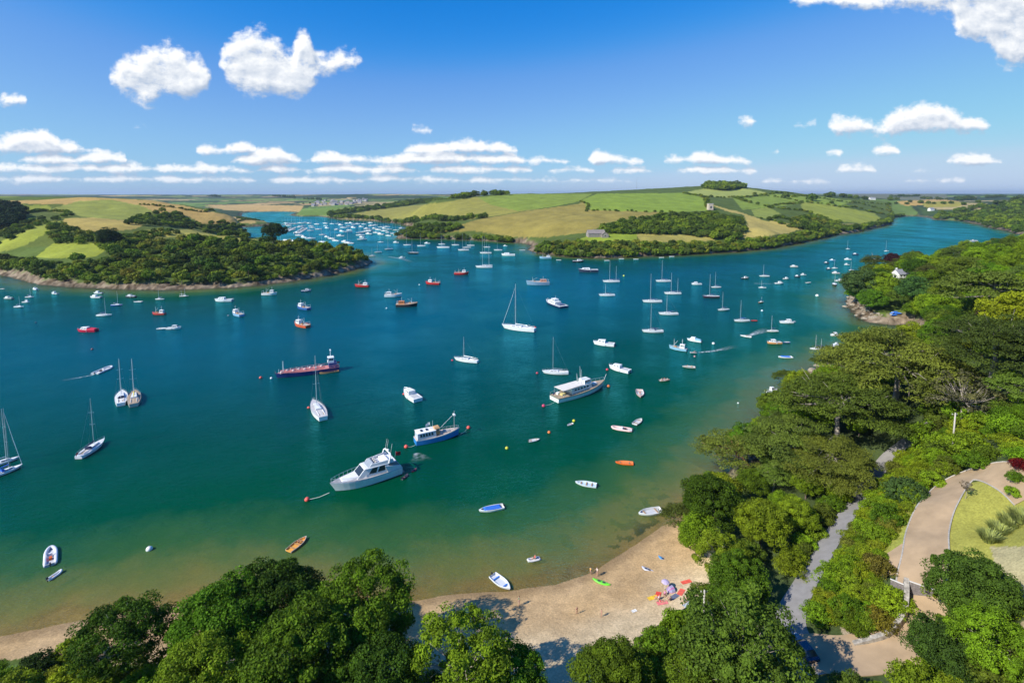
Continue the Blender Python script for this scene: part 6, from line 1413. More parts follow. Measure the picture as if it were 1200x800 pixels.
# tenders at the cruiser's stern
ends('inflatable_boat', 478, 557, 471, 562, 'dinghy', 'dark inflatable tender tied at the stern of the large cruiser', rib, c=(.06, .05, .07), console=False, ob=True)
ends('jet_ski', 488, 549.5, 482, 553.5, 'jet ski', 'small dark red jet ski drifting behind the cruiser', kayak, c=(.25, .03, .05))
for k, (P, wd, lb) in enumerate([([(818, 413), (835, 411.5), (850, 408.5), (864, 405)], 1.4, 'long white wake of the small inflatable'), ([(878, 393), (890, 389), (903, 385)], 2.6, 'short white wake behind the speedboat'), ([(455, 301), (464, 302), (474, 304), (484, 308)], 2.6, 'curved wake crossing the channel'),
        ([(884, 332), (896, 332.4), (909, 332.5)], 1.4, 'thin straight wake of the launch'), ([(110, 439), (95, 442), (70, 446)], .7, 'faint wake of the pale inflatable'), ([(487, 531), (492, 536), (494, 541)], 2.2, 'patch of stirred foam below the blue boat')]):
    m = MB(); vs = []; n = 24
    pts = [Vector(W(*p)) for p in P]
    for i in range(n + 1):
        t = i / n * (len(pts) - 1); j = min(int(t), len(pts) - 2); p = pts[j].lerp(pts[j + 1], t - j); d = (pts[j + 1] - pts[j]).normalized(); pr = Vector((-d.y, d.x, 0)); w2 = wd * (.35 + 1.2 * i / n)
        vs += [p - pr * w2 + Vector((0, 0, .03)), p + Vector((0, 0, .05)), p + pr * w2 + Vector((0, 0, .03))]
    m.add(vs, [f for i in range(n) for f in ((3 * i, 3 * i + 3, 3 * i + 4, 3 * i + 1), (3 * i + 1, 3 * i + 4, 3 * i + 5, 3 * i + 2))])
    o = link('wake', m.mesh('wake')); a = o.data.attributes.new('fade', 'FLOAT', 'POINT'); a.data.foreach_set('value', [ (.45 if k == 5 else 1) * (1 - (i // 3) / n) ** 1.3 * (1.0 if i % 3 == 1 else .25) for i in range(3 * n + 3)])
    if k == 0:
        fm_ = bpy.data.materials.new('foam'); N, L = nt(fm_); b = N['Principled BSDF']; b.inputs['Base Color'].default_value = (.85, .88, .9, 1); b.inputs['Roughness'].default_value = .8
        at = N.new('ShaderNodeAttribute'); at.attribute_name = 'fade'; tc = N.new('ShaderNodeTexCoord'); nz = N.new('ShaderNodeTexNoise'); nz.inputs['Scale'].default_value = .9; nz.inputs['Detail'].default_value = 5; L.new(tc.outputs['Object'], nz.inputs[0])
        L.new(math_('MULTIPLY', at.outputs['Fac'], mrange(nz.outputs[0], .38, .62, .05, 1)), b.inputs['Alpha'])
    o.data.materials.append(fm_); tag(o, lb, kind='stuff')
# ================================================================== lane, drive, walls, gates, houses, cars, people
def cat_rom(P, n):
    out = []; P = [Vector(p) for p in P]
    for i in range(len(P) - 1):
        a, b, c, d = P[max(i - 1, 0)], P[i], P[i + 1], P[min(i + 2, len(P) - 1)]
        for k in range(n):
            t = k / n; out.append(.5 * ((2 * b) + (c - a) * t + (2 * a - 5 * b + 4 * c - d) * t * t + (3 * b - a - 3 * c + d) * t ** 3))
    return out + [P[-1]]
def ribbon(name, pts, widths, m, lift=.10, kerb=None, nx=6, crown=0.0, kerbname='kerb'):
    c = cat_rom([(x, y, 0) for x, y, z in pts], 8); ws = np.interp(np.linspace(0, len(widths) - 1, len(c)), range(len(widths)), widths); vs = []; L_ = []; R_ = []
    for i, p in enumerate(c):
        d = (c[min(i + 1, len(c) - 1)] - c[max(i - 1, 0)]).normalized(); pr = Vector((-d.y, d.x, 0))
        for k in range(nx + 1):
            q = p + pr * ws[i] * (k / nx - .5); z = max(float(H(q.x, q.y)), .1) + lift; vs.append([q.x, q.y, z])
        L_.append(vs[-1][:]); R_.append(vs[-nx - 1][:])
    fs = [(i * (nx + 1) + k, i * (nx + 1) + k + 1, (i + 1) * (nx + 1) + k + 1, (i + 1) * (nx + 1) + k) for i in range(len(c) - 1) for k in range(nx)]
    # skirts so the slab has thickness
    b = MB(); b.add(vs, [f[::-1] for f in fs])
    for E in (L_, R_): b.add([tuple(v) for v in E] + [(v[0], v[1], v[2] - .5) for v in E], [(i, i + 1, len(E) + i + 1, len(E) + i) for i in range(len(E) - 1)])
    o = link(name, b.mesh(name, False), m); tag(o, kind='structure')
    if kerb:
        b = MB()
        for E in (L_, R_): b.tube([(v[0], v[1], v[2] + .02) for v in E], .11, 5)
        tag(link(kerbname, b.mesh(kerbname), kerb), kind='structure')
    return o, L_, R_
ASPH = mat('lane_asphalt', (.27, .255, .235), .95, noise=.12, nscale=.9); GRAV = mat('drive_paving', (.42, .295, .17), .95, noise=.22, nscale=.35); STN = mat('pale_stone', (.46, .42, .36), .9, noise=.3, nscale=3)
STONEW = mat('stone_wall', (.38, .34, .28), .95, noise=.55, nscale=2.2); WOODG = mat('weathered_boards', (.22, .19, .18), .85, noise=.4, nscale=5)
ribbon('lane', lane_w + [G(965, 790)], [3.0, 3.0, 3.2, 3.2, 3.2, 3.2, 3.3, 3.3, 3.3, 3.4, 3.8, 4.4, 5, 6], ASPH, .10)
ribbon('driveway', drive_w[:9], [5.2, 5.2, 5.0, 5.0, 5.0, 5.2, 5.4, 5.6, 5.4], GRAV, .12, STN)
ribbon('lower_driveway', drive_w[7:], [5.6, 5.6, 6.4, 6.6, 6.6, 7, 7.5, 6.5], GRAV, .115)
g0 = [G(a, b) for a, b in ((1037, 674), (1041, 658), (1056, 648), (1068, 640))]
ribbon('drive_apron', g0, [2.6, 2.8, 3.0, 3.0], GRAV, .09)
# gates: two leaves of upright boards under a pale rail, with a stone pier between
def at_z(px, py, dz=0): g_ = G(px, py); return Vector((g_[0], g_[1], g_[2] + dz))
def gate(x0, y0, x1, y1, hh, label):
    a = at_z(x0, y0); b = at_z(x1, y1); z0 = min(a.z, b.z) + .08; d = (b - a); d.z = 0; Ln = d.length; d.normalize(); e = empty('gate', (a.x, a.y, z0), math.atan2(d.y, d.x))
    n = max(6, int(Ln / .16)); m = MB()
    for k in range(n): w = Ln / n; m.box((w * (k + .5), 0, .04), (w * .93, .05, hh - .1 + .02 * (k % 2)))
    for zz in (.3, hh * .55): m.box((Ln / 2, .04, zz), (Ln, .04, .12))
    m.build('boards', WOODG, e); MB().box((Ln / 2, 0, hh), (Ln + .1, .16, .10)).build('top_rail', paint_((.72, .68, .62), .8), e)
    tag(e, label, 'gate'); return a, b
gate(1042.5, 694, 1058, 696, 2.0, 'narrow wooden gate leaf on the planted side of the stone pier')
gate(1065, 697, 1095, 699.5, 2.0, 'wide wooden gate leaf closing the drive below the lawn')
def wall_path(name, P, h, w, m, label, cat, hs=None):
    c = cat_rom([tuple(p) for p in P], 5); b = MB(); vs = []
    for i, p in enumerate(c):
        d = (c[min(i + 1, len(c) - 1)] - c[max(i - 1, 0)]); d.z = 0; d.normalize(); pr = Vector((-d.y, d.x, 0)) * w / 2; z = float(H(p.x, p.y)); hh = h if hs is None else float(np.interp(i / (len(c) - 1), np.linspace(0, 1, len(hs)), hs)); hh += random.uniform(-.05, .05)
        vs += [p.xy.to_3d() - pr + Vector((0, 0, z - .4)), p.xy.to_3d() + pr + Vector((0, 0, z - .4)), p.xy.to_3d() + pr * .85 + Vector((0, 0, z + hh)), p.xy.to_3d() - pr * .85 + Vector((0, 0, z + hh))]
    fs = [(i * 4 + k, i * 4 + (k + 1) % 4, (i + 1) * 4 + (k + 1) % 4, (i + 1) * 4 + k) for i in range(len(c) - 1) for k in range(4)] + [(3, 2, 1, 0), tuple(len(vs) - 4 + k for k in range(4))]
    b.add(vs, fs); o = b.build(name, m); tag(o, label, cat); return o
wall_path('stone_wall', [at_z(1061, 692), at_z(1061.5, 706), at_z(1060, 722), at_z(1051, 737), at_z(1036, 747), at_z(1018, 752), at_z(1000, 755)], 1.3, .7, STONEW, 'curved rough stone wall sweeping from the gates down to the lane', 'wall', [2.1, 2.0, 1.5, 1.2, .8, .6, .4])
wall_path('beach_fence', [at_z(747, 753), at_z(765, 742), at_z(785, 729), at_z(810, 713)], .9, .10, WOODG, 'low dark board fence between the dry sand and the thicket', 'fence')
# telegraph poles
def pole(px, py, top, label):
    p = at_z(px, py); dep = p.y * cP + (CAMZ - p.z) * sP; h = (py - top) * dep / F * 1.05; e = empty('telegraph_pole', p)
    MB().tube([(0, 0, -.5), (0, 0, h * .5), (0, 0, h)], [.19, .16, .12], 9).build('pole', mat('pale_timber', (.50, .46, .40), .9, noise=.2, nscale=2), e, True)
    MB().box((0, .16, h - .5), (1.1, .09, .10)).build('crossarm', paint_((.3, .26, .22), .9), e)
    for x_ in (-.45, .45): MB().lathe([(.03, 0), (.06, .05), (.05, .14), (.02, .18)], (x_, .16, h - .4), 8).build('insulator', paint_((.75, .75, .73), .4), e)
    tag(e, label, 'pole')
pole(1115.5, 532, 484, 'pale telegraph pole standing on the bank above the drive'); pole(824, 733, 690, 'pale telegraph pole rising from the thicket behind the beach')
# houses
SLATE = mat('slate_roof', (.27, .27, .29), .8, noise=.25, nscale=1.2); WALLW = mat('white_render', (.80, .78, .73), .85, noise=.08, nscale=.6); THATCH = mat('brown_roof', (.26, .22, .20), .9, noise=.25, nscale=.8)
def house(px, py, w, dp, hw, hr, rz, label, wallm=WALLW, roofm=SLATE, chim=1, wins=3, gablewin=True, cat='house', at=None):
    p = at or at_z(px, py); e = empty('house', p, rz)
    b = MB(); b.box((0, 0, -1.0), (w, dp, hw + 1.0)); 
    b.add([(-w / 2, -dp / 2, hw), (-w / 2, dp / 2, hw), (-w / 2, 0, hw + hr), (w / 2, -dp / 2, hw), (w / 2, dp / 2, hw), (w / 2, 0, hw + hr)], [(0, 2, 1), (3, 4, 5), (0, 3, 5, 2), (1, 2, 5, 4)]); b.build('wall', wallm, e)
    o = .35; t = .16; b = MB()
    for s_ in (-1, 1):
        y0, z0 = s_ * (dp / 2 + o), hw - o * hr / (dp / 2); v = [(-w / 2 - o, y0, z0 + .04), (w / 2 + o, y0, z0 + .04), (w / 2 + o, 0, hw + hr + .04), (-w / 2 - o, 0, hw + hr + .04)]; vt = [(x, y, z + t) for x, y, z in v]
        b.hexa(v + vt)
    rf = b.build('roof', roofm, e)
    for k in range(chim):
        x_ = (-w / 2 + .8) if k == 0 else (w / 2 - .8); MB().box((x_ if chim > 1 else -w * .12, 0, hw + hr - .9), (.9, .7, 2.0)).build('chimney', wallm, rf); 
    for k in range(wins):
        x_ = -w / 2 + w * (k + .5) / wins
        for zz in ([1.0] if hw < 4 else [1.0, hw - 1.6]):
            f_ = MB().box((x_, -dp / 2 - .02, zz), (1.2, .10, 1.2)).build('window', paint_((.8, .8, .8), .5), e); MB().box((x_, -dp / 2 - .06, zz + .1), (.98, .06, 1.0)).build('pane', GLASS, f_)
    if gablewin:
        for s_ in (-1, 1): f_ = MB().box((s_ * (w / 2 + .02), 0, hw * .35), (.10, 2.2, 2.3)).build('door', paint_((.75, .75, .74), .5), e); MB().box((s_ * (w / 2 + .06), 0, hw * .35 + .15), (.06, 1.8, 1.9)).build('pane', GLASS, f_)
    tag(e, label, cat); return e
house(1056, 328, 9.5, 6.5, 4.4, 2.8, R(8), 'white cottage with grey slate roof and chimneys, behind the tall blue-green conifer', chim=2, wins=4)
house(1121, 335, 9.5, 6.5, 5.4, 3.4, R(-62), 'white cottage showing its gable end between the trees', chim=1)
house(1166, 297, 12, 8, 5, 3, R(20), 'white house whose grey roof just shows among the tall trees', chim=1)
house(1141, 283, 9, 7, 5, 3, R(-10), 'white house by the far water above the skyline trees', chim=1)
house(698, 277, 22, 12, 4.2, 4.2, R(6), 'low brown-roofed house on the lawn above the north shore', wallm=mat('brown_wall', (.30, .26, .23), .9, noise=.1), roofm=THATCH, chim=1, wins=6)
house(708, 277.8, 10, 9, 3.6, 3.4, R(95), 'brown-roofed wing standing beside the low house on the lawn', wallm=mat('brown_wall', (.30, .26, .23), .9), roofm=THATCH, chim=0, wins=2)
house(1022, 234, 20, 10, 5, 4, 0, 'farmhouse among trees near the skyline', chim=1)
house(1091, 247, 16, 10, 6, 4, R(10), 'white house on the wooded far right bank', chim=1)
b = MB(); b.box((0, 0, 0), (9, 9, 11), 0, .92, .92); e = empty('water_tower', at_z(832, 246)); b.build('wall', mat('tower_stone', (.55, .46, .36), .9, noise=.2, nscale=.3), e); MB().box((0, 0, 11), (9.4, 9.4, .8), 0, .9, .9).build('cornice', STN, e); MB().box((0, -4.5, 3), (2.5, .3, 4)).build('doorway', GLASS, e); tag(e, 'square pale stone tower at the edge of the hill field', 'tower')
rv = random.Random(8); src = None; PAS = [(.75, .73, .68), (.6, .56, .5), (.7, .66, .6)]
village = []
for k in range(64):
    px = rv.uniform(366, 432); py = 243.0 - (px - 366) * .06 - rv.uniform(0, 6.5); g_ = G(px, py)
    if g_ is None or SDat(g_[0], g_[1]) < 10: continue
    if src is None:
        src = house(0, 0, 18, 12, 7, 5, 0, 'pale house of the far village on the hillside beyond the creek', wins=2, gablewin=False, at=Vector(g_), wallm=mat('village_wall', (.42, .39, .35), .9), roofm=mat('village_roof', (.22, .21, .22), .9)); o = src
    else: o = copy_tree(src)
    o.location = g_; o.rotation_euler = (0, 0, rv.uniform(-.5, .5)); s_ = rv.uniform(.45, .95); o.scale = (s_, s_, s_); o['group'] = 'houses of the far village'
# skyline mast
p = Vector(WY(746, 228, 3600)); gz = float(H(p.x, p.y)); e = empty('radio_mast', (p.x, p.y, gz)); hm_ = 190 - gz
b = MB()
for k in range(3): a = k * 2.094; b.tube([(3 * math.cos(a), 3 * math.sin(a), 0), (.6 * math.cos(a), .6 * math.sin(a), hm_)], [.3, .15], 5)
for q in range(10): z = hm_ * q / 10; r = 3 - 2.4 * q / 10; b.tube([(r * math.cos(a), r * math.sin(a), z) for a in (0, 2.094, 4.189, 6.283)], .2, 4)
b.build('lattice', STEEL, e); tag(e, 'thin lattice radio mast on the skyline', 'mast')
# cars
def car(px, py, rz, c, label, off=.1):
    p = at_z(px, py, off); e = empty('parked_car', p, rz); L_, B_ = 4.3, 1.75
    prof = [(-2.15, .35), (-2.15, .85), (-1.7, .98), (.75, .98), (2.0, .78), (2.15, .55), (2.12, .32)]
    b = MB(); n = len(prof); vs = [(x, -B_ / 2, z) for x, z in prof] + [(x, -B_ / 2 * .97, z) for x, z in prof]; vs = [(x, -B_ / 2, z) for x, z in prof] + [(x, B_ / 2, z) for x, z in prof]
    b.add(vs, [tuple(range(n)), tuple(range(n, 2 * n))[::-1]] + [(i, n + i, n + (i + 1) % n, (i + 1) % n) for i in range(n)]); bd = b.build('body', mat('car_' + c[0], c[1], .25, .3, coat=1), e)
    MB().hexa([(-1.8, -.8, .98), (.85, -.8, .98), (.85, .8, .98), (-1.8, .8, .98), (-1.35, -.62, 1.44), (.15, -.62, 1.44), (.15, .62, 1.44), (-1.35, .62, 1.44)]).build('windows', GLASS, e)
    MB().box((-.6, 0, 1.44), (1.5, 1.24, .05), 0, .95, .95).build('roof', mat('car_' + c[0], c[1]), e)
    for x_ in (-1.35, 1.35):
        for s_ in (-1, 1):
            m = MB(); ps = [(x_, s_ * .78, .32), (x_, s_ * .92, .32)]; w = m.tube(ps, .33, 16).build('wheel', RUB, e); MB().tube([(x_, s_ * .925, .32), (x_, s_ * .94, .32)], .19, 12).build('rim', METAL, w)
    for s_ in (-1, 1): MB().box((2.08, s_ * .62, .6), (.12, .3, .14)).build('headlight', paint_((.85, .85, .85), .1), e)
    tag(e, label, 'car')
car(787, 786, R(70), ('blue', (.03, .06, .18)), 'dark blue car parked under the trees behind the beach'); car(781, 799, R(60), ('silver', (.6, .62, .65)), 'silver car at the bottom edge, parked in front of the dark blue one'); car(940, 764, R(100), ('black', (.02, .025, .05)), 'dark car standing in the shade where lane and drive meet')
# spiky garden clump
rg = np.random.default_rng(4); 
for k, (px, py, r_) in enumerate(((1172, 625, 2.0), (1186, 616, 2.3), (1200, 610, 2.4), (1160, 634, 1.6))):
    P = []; 
    n = 520; a = rg.uniform(0, 6.28, n); q = np.sqrt(rg.uniform(0, 1, n)) * r_ * .6; ln = rg.uniform(.8, 1.5, n); out_ = rg.uniform(.3, 1.2, n); base = np.stack([np.cos(a) * q, np.sin(a) * q, np.zeros(n)], 1); tip = base + np.stack([np.cos(a) * out_, np.sin(a) * out_, ln], 1); mid = (base + tip) / 2 + np.array([0, 0, .25]); pr = np.stack([-np.sin(a), np.cos(a), np.zeros(n)], 1) * .05
    co_ = np.stack([base - pr, base + pr, mid + pr, mid - pr, tip + pr * .2, tip - pr * .2], 1).reshape(-1, 3); i0 = np.arange(n)[:, None] * 6; q_ = np.concatenate([i0 + np.array([0, 1, 2, 3]), i0 + np.array([3, 2, 4, 5])]); me = np_mesh('leaves', co_, q_); t_ = me.attributes.new('tone', 'FLOAT', 'POINT'); t_.data.foreach_set('value', np.repeat(rg.uniform(.2, 1, n), 6).astype(np.float32)); me.materials.append(LEAF)
    e = empty('flax_plant', at_z(px, py)); o = link('leaves', me, None, e); o.color = (.26, .30, .12, 1); tag(e, 'clump of spiky pale flax leaves on the lawn edge', 'plant', 'flax clumps on the lawn edge')
# ------------------------------------------------------------------ people
SKIN = mat('skin', (.52, .31, .22), .6); HAIR = mat('hair', (.06, .035, .02), .8)
def person(loc, rz, pose='stand', top=(.6, .1, .1), low=(.05, .08, .2), label='', h=1.72, arm=0.2, bare=False, off=0.0):
    e = empty('person', (loc[0], loc[1], loc[2] + off), rz); s = h / 1.72
    if pose == 'stand': hip = Vector((0, 0, .92)); kn = [Vector((.04, y, .48)) for y in (-.11, .11)]; ft = [Vector((.02 + .1 * k, y, .06)) for k, y in enumerate((-.13, .13))]; ne = Vector((.02, 0, 1.45))
    elif pose == 'sit': hip = Vector((0, 0, .14)); kn = [Vector((.42, y, .42)) for y in (-.13, .13)]; ft = [Vector((.62, y, .06)) for y in (-.15, .15)]; ne = Vector((-.10, 0, .66))
    else: hip = Vector((0, 0, .14)); kn = [Vector((.45, y, .15)) for y in (-.11, .11)]; ft = [Vector((.88, y, .10)) for y in (-.13, .13)]; ne = Vector((-.52, 0, .17))
    up = (ne - hip).normalized(); fwd = Vector((1, 0, 0)) if pose != 'lie' else Vector((0, 0, 1)); hd = ne + up * .20 + fwd * .03
    V = [hip, hip.lerp(ne, .35), hip.lerp(ne, .72), ne, hd - up * .03, hd + up * .07]; E = [(0, 1), (1, 2), (2, 3), (3, 4), (4, 5)]; RR_ = [.145, .125, .15, .055, .088, .075]
    def add(ch, rr, root): 
        pr = root
        for p, r_ in zip(ch, rr): V.append(p); RR_.append(r_); E.append((pr, len(V) - 1)); pr = len(V) - 1
    for i, y in enumerate((-1, 1)):
        add([hip + Vector((0, y * .10, -.05 if pose == 'stand' else 0)), kn[i], kn[i].lerp(ft[i], .5), ft[i], ft[i] + (Vector((.16, 0, -.02)) if pose != 'lie' else Vector((.02, 0, .16)))], [.10, .062, .058, .04, .034], 0)
        sh = hip.lerp(ne, .93) + Vector((0, y * .19, 0)); el = sh + Vector((.04 + arm * .15, y * .10, -.28)) if pose != 'lie' else sh + Vector((.24, y * .14, -.02)); ha = el + Vector((.10 + arm * .3, y * .02, -.22 + arm * .25)) if pose != 'lie' else el + Vector((.22, y * .02, 0))
        add([sh, el, el.lerp(ha, .55), ha, ha + (ha - el).normalized() * .12], [.062, .045, .038, .028, .024], 2)
    def skin(name, V_, E_, R_, m, par, sub=1):
        me = bpy.data.meshes.new(name); me.from_pydata([v * s for v in V_], E_, []); o = bpy.data.objects.new(name, me); C.objects.link(o); md = o.modifiers.new('skin', 'SKIN'); md.use_smooth_shade = True
        for i, sv in enumerate(me.skin_vertices[0].data): sv.radius = (R_[i] * s, R_[i] * s); sv.use_root = i == 0
        o.modifiers.new('sub', 'SUBSURF').levels = sub; o.modifiers['sub'].render_levels = sub
        o.parent = par; me.materials.append(m); return o
    skin('body', V, E, RR_, SKIN, e)
    if not bare: skin('top', [hip.lerp(ne, .15), hip.lerp(ne, .5), hip.lerp(ne, .8), hip.lerp(ne, .93), hip.lerp(ne, .9) + Vector((0, -.2, 0)), hip.lerp(ne, .9) + Vector((0, .2, 0))], [(0, 1), (1, 2), (2, 3), (2, 4), (2, 5)], [.155, .145, .165, .08, .085, .085], paint_(top, .9), e)
    skin('shorts', [hip + up * .06, hip, hip.lerp(kn[0], .55) + Vector((0, -.02, 0)), hip.lerp(kn[1], .55) + Vector((0, .02, 0))], [(0, 1), (1, 2), (1, 3)], [.15, .165, .10, .10], paint_(low, .9), e)
    skin('hair', [hd + up * .09, hd + up * .05 - fwd * .04, hd - up * .02 - fwd * .07], [(0, 1), (1, 2)], [.085, .10, .07], HAIR, e)
    tag(e, label, 'person'); return e
def pl(px, py): return G(px, py)
person(pl(608.5, 709), R(200), 'stand', (.05, .2, .1), (.04, .05, .08), 'person in dark green top and dark shorts standing on the sand by the nosed-in boat', arm=.6)
person(pl(676, 719), R(120), 'stand', (.25, .1, .08), (.2, .05, .04), 'person in brown top standing at the edge of the tree shade', h=1.3)
person(pl(692, 672.5), R(60), 'stand', (.8, .45, .1), (.6, .3, .3), 'person in orange bending by the green kayak, left one of the pair', h=1.4, arm=.9)
person(pl(700, 674.5), R(200), 'stand', (.8, .75, .7), (.1, .1, .12), 'person in a white top by the green kayak, right one of the pair', arm=.7)
person(pl(760, 747), R(45), 'stand', (.7, .03, .04), (.5, .03, .03), 'person all in red standing near the beach fence')
person(pl(756, 740), R(30), 'lie', (.1, .05, .05), (.08, .04, .05), 'dark-clad person lying on the dry sand above the one in red')
person(pl(705, 722), R(200), 'stand', (.4, .2, .15), (.2, .08, .06), 'person in brownish clothes walking on the dry sand', h=1.25)
person(pl(772, 702), R(160), 'sit', (.8, .78, .78), (.1, .12, .3), 'seated person in white in the crowded beach group')
person(pl(779, 697), R(240), 'sit', (.6, .25, .4), (.3, .05, .1), 'seated person in pink in the crowded beach group')
person(pl(785, 703.5), R(100), 'sit', (.05, .07, .12), (.04, .05, .1), 'seated person in dark blue beside the pink one')
person(pl(776, 705), R(0), 'lie', (.7, .1, .1), (.6, .05, .05), 'person in red lying on a towel in the beach group')
person(pl(803, 705), R(190), 'sit', (.1, .14, .2), (.1, .1, .12), 'seated person in navy near the thicket, apart from the group')
person(pl(810, 701), R(170), 'sit', (.8, .7, .65), (.3, .3, .3), 'seated person in cream next to the one in navy by the thicket')
# people aboard the small boats
def crew(lab, seats):
    for o in list(C.objects):
        if o.get('label') == lab:
            for k, (x, y, top, l2) in enumerate(seats):
                c, s = math.cos(o.rotation_euler.z), math.sin(o.rotation_euler.z)
                person((o.location.x + x * c - y * s, o.location.y + x * s + y * c, o.location.z + .22), o.rotation_euler.z, 'sit', top, (.1, .1, .15), l2)
            return
crew('olive open boat with two people aboard', [(.5, 0, (.7, .7, .66), 'person in white sitting forward in the olive open boat'), (-1.1, .2, (.7, .45, .1), 'person in orange at the stern of the olive open boat')])
crew('tan open boat crowded with people', [(1.1, 0, (.75, .72, .7), 'person in white at the bow of the crowded tan boat'), (.1, .4, (.6, .1, .1), 'person in red amidships in the crowded tan boat'), (.1, -.4, (.1, .15, .3), 'person in blue amidships in the crowded tan boat'), (-1.1, .1, (.7, .5, .3), 'person in beige at the stern of the crowded tan boat')])
crew('little pinkish dinghy with one person, below the crowded tan boat', [(0, 0, (.65, .12, .1), 'person in red sitting in the little pinkish dinghy')])
crew('tiny white inflatable with a red-clad person in the shallows', [(-.2, 0, (.7, .04, .05), 'person in red sitting in the tiny white inflatable in the shallows')])
crew('small white inflatable drawing a long white wake', [(-.6, 0, (.1, .1, .15), 'person in dark clothes steering the inflatable with the long wake')])
crew('small white speedboat with a short spreading wake', [(-.5, 0, (.15, .1, .1), 'person steering the white speedboat with the short wake')])
crew('pale inflatable motoring past below the moored boats at left', [(-1.2, 0, (.05, .07, .15), 'person in navy steering the pale inflatable at left'), (.3, .3, (.1, .1, .12), 'person in black riding in the pale inflatable at left')])
crew('varnished orange wooden rowing boat half behind the tree tops', [(.2, 0, (.3, .12, .05), 'person in brown sitting in the varnished rowing boat')])
# things on the beach
def towel(px, py, c, rz, label, sx=1.8, sy=.9):
    g_ = pl(px, py); n = 6; vs = []; ca, sa = math.cos(rz), math.sin(rz)
    for i in range(n + 1):
        for j in range(3):
            x, y = (i / n - .5) * sx, (j / 2 - .5) * sy; X_ = g_[0] + x * ca - y * sa; Y_ = g_[1] + x * sa + y * ca; vs.append((X_, Y_, float(H(X_, Y_)) + .05 + .02 * math.sin(i * 2.1 + j)))
    k = len(vs); fs = [(i * 3 + j, (i + 1) * 3 + j, (i + 1) * 3 + j + 1, i * 3 + j + 1) for i in range(n) for j in range(2)]
    b = MB(); b.add(vs + [(x, y, z - .03) for x, y, z in vs], [f[::-1] for f in fs] + [tuple(q + k for q in f) for f in fs] + [(i * 3, (i + 1) * 3, (i + 1) * 3 + k, i * 3 + k) for i in range(n)] + [(i * 3 + 2, i * 3 + 2 + k, (i + 1) * 3 + 2 + k, (i + 1) * 3 + 2) for i in range(n)]); tag(b.build('towel', paint_(c, .95)), label, 'towel')
towel(765, 700, (.8, .5, .03), .3, 'orange-yellow towel at the edge of the beach group'); towel(771, 697, (.7, .06, .04), 1.1, 'red towel beside the orange-yellow one'); towel(776, 706, (.75, .2, .2), .1, 'pale red towel under the lying person'); towel(790, 699, (.12, .14, .2), .6, 'dark towel next to the beach tent')
towel(798, 693.5, (.75, .12, .08), .9, 'red towel between the beach tent and the thicket'); towel(804, 681.5, (.75, .1, .06), .2, 'red towel lying by itself near the wood edge'); towel(743, 715.5, (.7, .68, .62), .4, 'small whitish cloth alone in the middle of the dry sand', .9, .6); towel(806, 708, (.5, .55, .6), .5, 'blue-grey towel by the two seated people near the thicket')
g_ = pl(786, 692); e = empty('beach_tent', g_, .4); b = MB(); n = 10; vs = []
for i in range(n + 1):
    t = math.pi * i / n
    for (xx, rr) in ((-.7, .25), (-.2, .7), (.4, .8)): vs.append((xx, math.cos(t) * rr, math.sin(t) * rr * 1.05))
fs = [(i * 3 + j, (i + 1) * 3 + j, (i + 1) * 3 + j + 1, i * 3 + j + 1) for i in range(n) for j in range(2)] + [tuple(i * 3 for i in range(n + 1))]; b.add(vs, fs, 0); b.m = [0 if (k // 2) % 3 else 1 for k in range(len(b.m))]; b.build('canopy', [paint_((.32, .30, .45), .8), paint_((.42, .14, .32), .8)], e); MB().box((.2, 0, 0), (1.4, 1.5, .04)).build('groundsheet', paint_((.3, .3, .4), .9), e); tag(e, 'lilac and pink pop-up beach tent beside the seated group', 'tent')
g_ = pl(779, 690); e = empty('parasol', g_); MB().tube([(0, 0, 0), (.1, 0, 1.6)], .025, 6).build('pole', paint_(WH), e); MB().lathe([(.72, 1.35), (.55, 1.5), (.3, 1.6), (.03, 1.66)], (.1, 0, 0), 8).build('canopy', paint_((.5, .42, .6), .8), e); tag(e, 'pale lilac parasol behind the seated group', 'parasol')
for (px, py, yw) in ((1049, 366.5, .3), (1045, 368, .8), (1052, 368, -.4), (1048, 370, .1)):
    g_ = pl(px, py); e = empty('dinghy', (g_[0], g_[1], g_[2] + .25), yw); dinghy(e, 4.2, c=(.03, .15, .6), ob=False, cover=(.04, .2, .7)); tag(e, 'blue covered dinghy drawn up on the small cove beach', 'dinghy', 'blue dinghies on the cove beach')
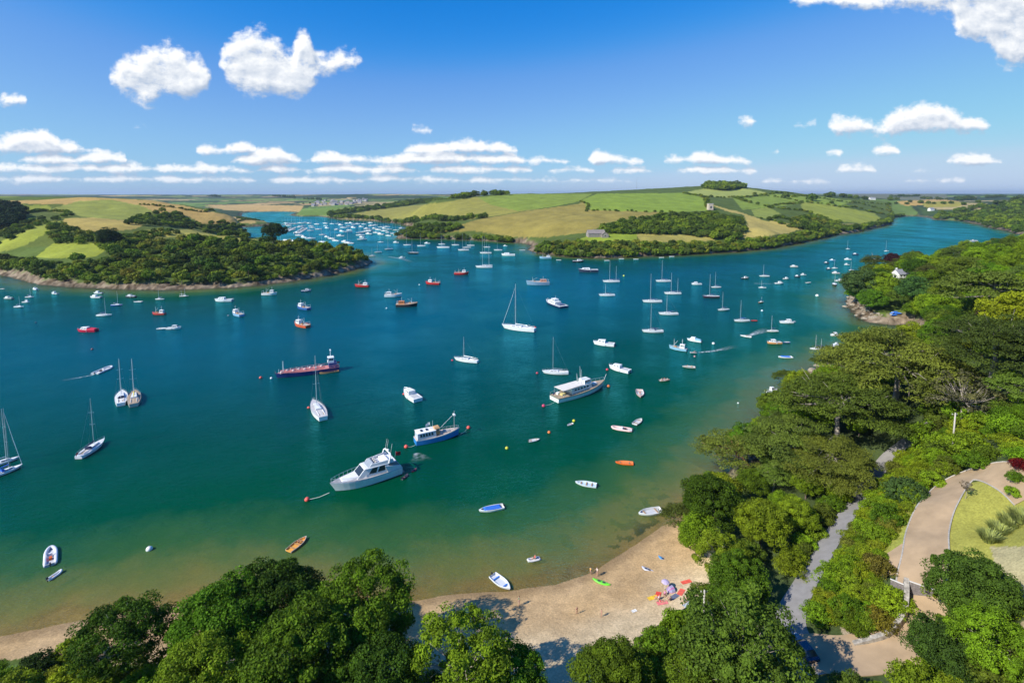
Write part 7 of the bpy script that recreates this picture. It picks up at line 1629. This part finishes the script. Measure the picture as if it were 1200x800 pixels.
# rocks along the near headland and the waters edge
rg2 = random.Random(3); src_rock = []
for k in range(4):
    m = MB(); 
    import bmesh as _bm
    bm_ = _bm.new(); _bm.ops.create_icosphere(bm_, subdivisions=2, radius=1)
    for v in bm_.verts: v.co *= 1 + .35 * (float(vnoise(np.array([v.co.x * 1.7 + k * 9]), np.array([v.co.y * 1.7 + v.co.z * 2.3]), k)[0]) - .5) * 2; v.co.z *= .6
    me = bpy.data.meshes.new('rock'); bm_.to_mesh(me); bm_.free(); me.materials.append(mat('shore_rock', (.34, .28, .21), .95, noise=.5, nscale=1.2)); src_rock.append(me)
nr = 0
for (poly, n, lo, hi, where) in (([(986, 338), (1000, 338), (1004, 352), (1030, 366), (1040, 372), (1005, 374), (988, 360)], 46, .5, 1.3, 'rocks of the headland point'), ([(900, 470), (925, 440), (950, 432), (975, 420), (985, 428), (950, 446), (925, 458), (905, 485)], 26, .6, 1.5, 'rocks below the small pines')):
    t_ = 0
    while t_ < n * 30 and n > 0:
        t_ += 1; a = rg2.uniform(min(p[0] for p in poly), max(p[0] for p in poly)); b_ = rg2.uniform(min(p[1] for p in poly), max(p[1] for p in poly))
        if not inpoly(np.array([a]), np.array([b_]), poly)[0]: continue
        g_ = G(a, b_)
        if g_ is None or not -1.0 < float(SDat(g_[0], g_[1])) < 9: continue
        n -= 1; o = bpy.data.objects.new('rock', rg2.choice(src_rock)); C.objects.link(o); s_ = rg2.uniform(lo, hi); o.location = (g_[0], g_[1], max(g_[2], 0) + s_ * .1); o.scale = (s_ * rg2.uniform(.8, 1.5), s_, s_); o.rotation_euler = (0, 0, rg2.uniform(0, 6.28))
        tag(o, 'brown rock among the ' + where, 'rock', where)
# ------------------------------------------------------------------ the air: a thin even haze over the whole place
HAZE = 4.2e-5
if HAZE:
    zt = float(np.max(ZT)) + 40; b = MB(); b.box((0, 8000, -9), (42000, 44000, zt + 60 + 9)); hz = bpy.data.materials.new('air'); N, L = nt(hz); N.remove(N['Principled BSDF'])
    v = N.new('ShaderNodeVolumePrincipled'); v.inputs['Color'].default_value = (.62, .78, 1, 1); v.inputs['Density'].default_value = HAZE; v.inputs['Anisotropy'].default_value = .2; L.new(v.outputs[0], N['Material Output'].inputs['Volume'])
    tag(b.build('haze', hz), kind='stuff')
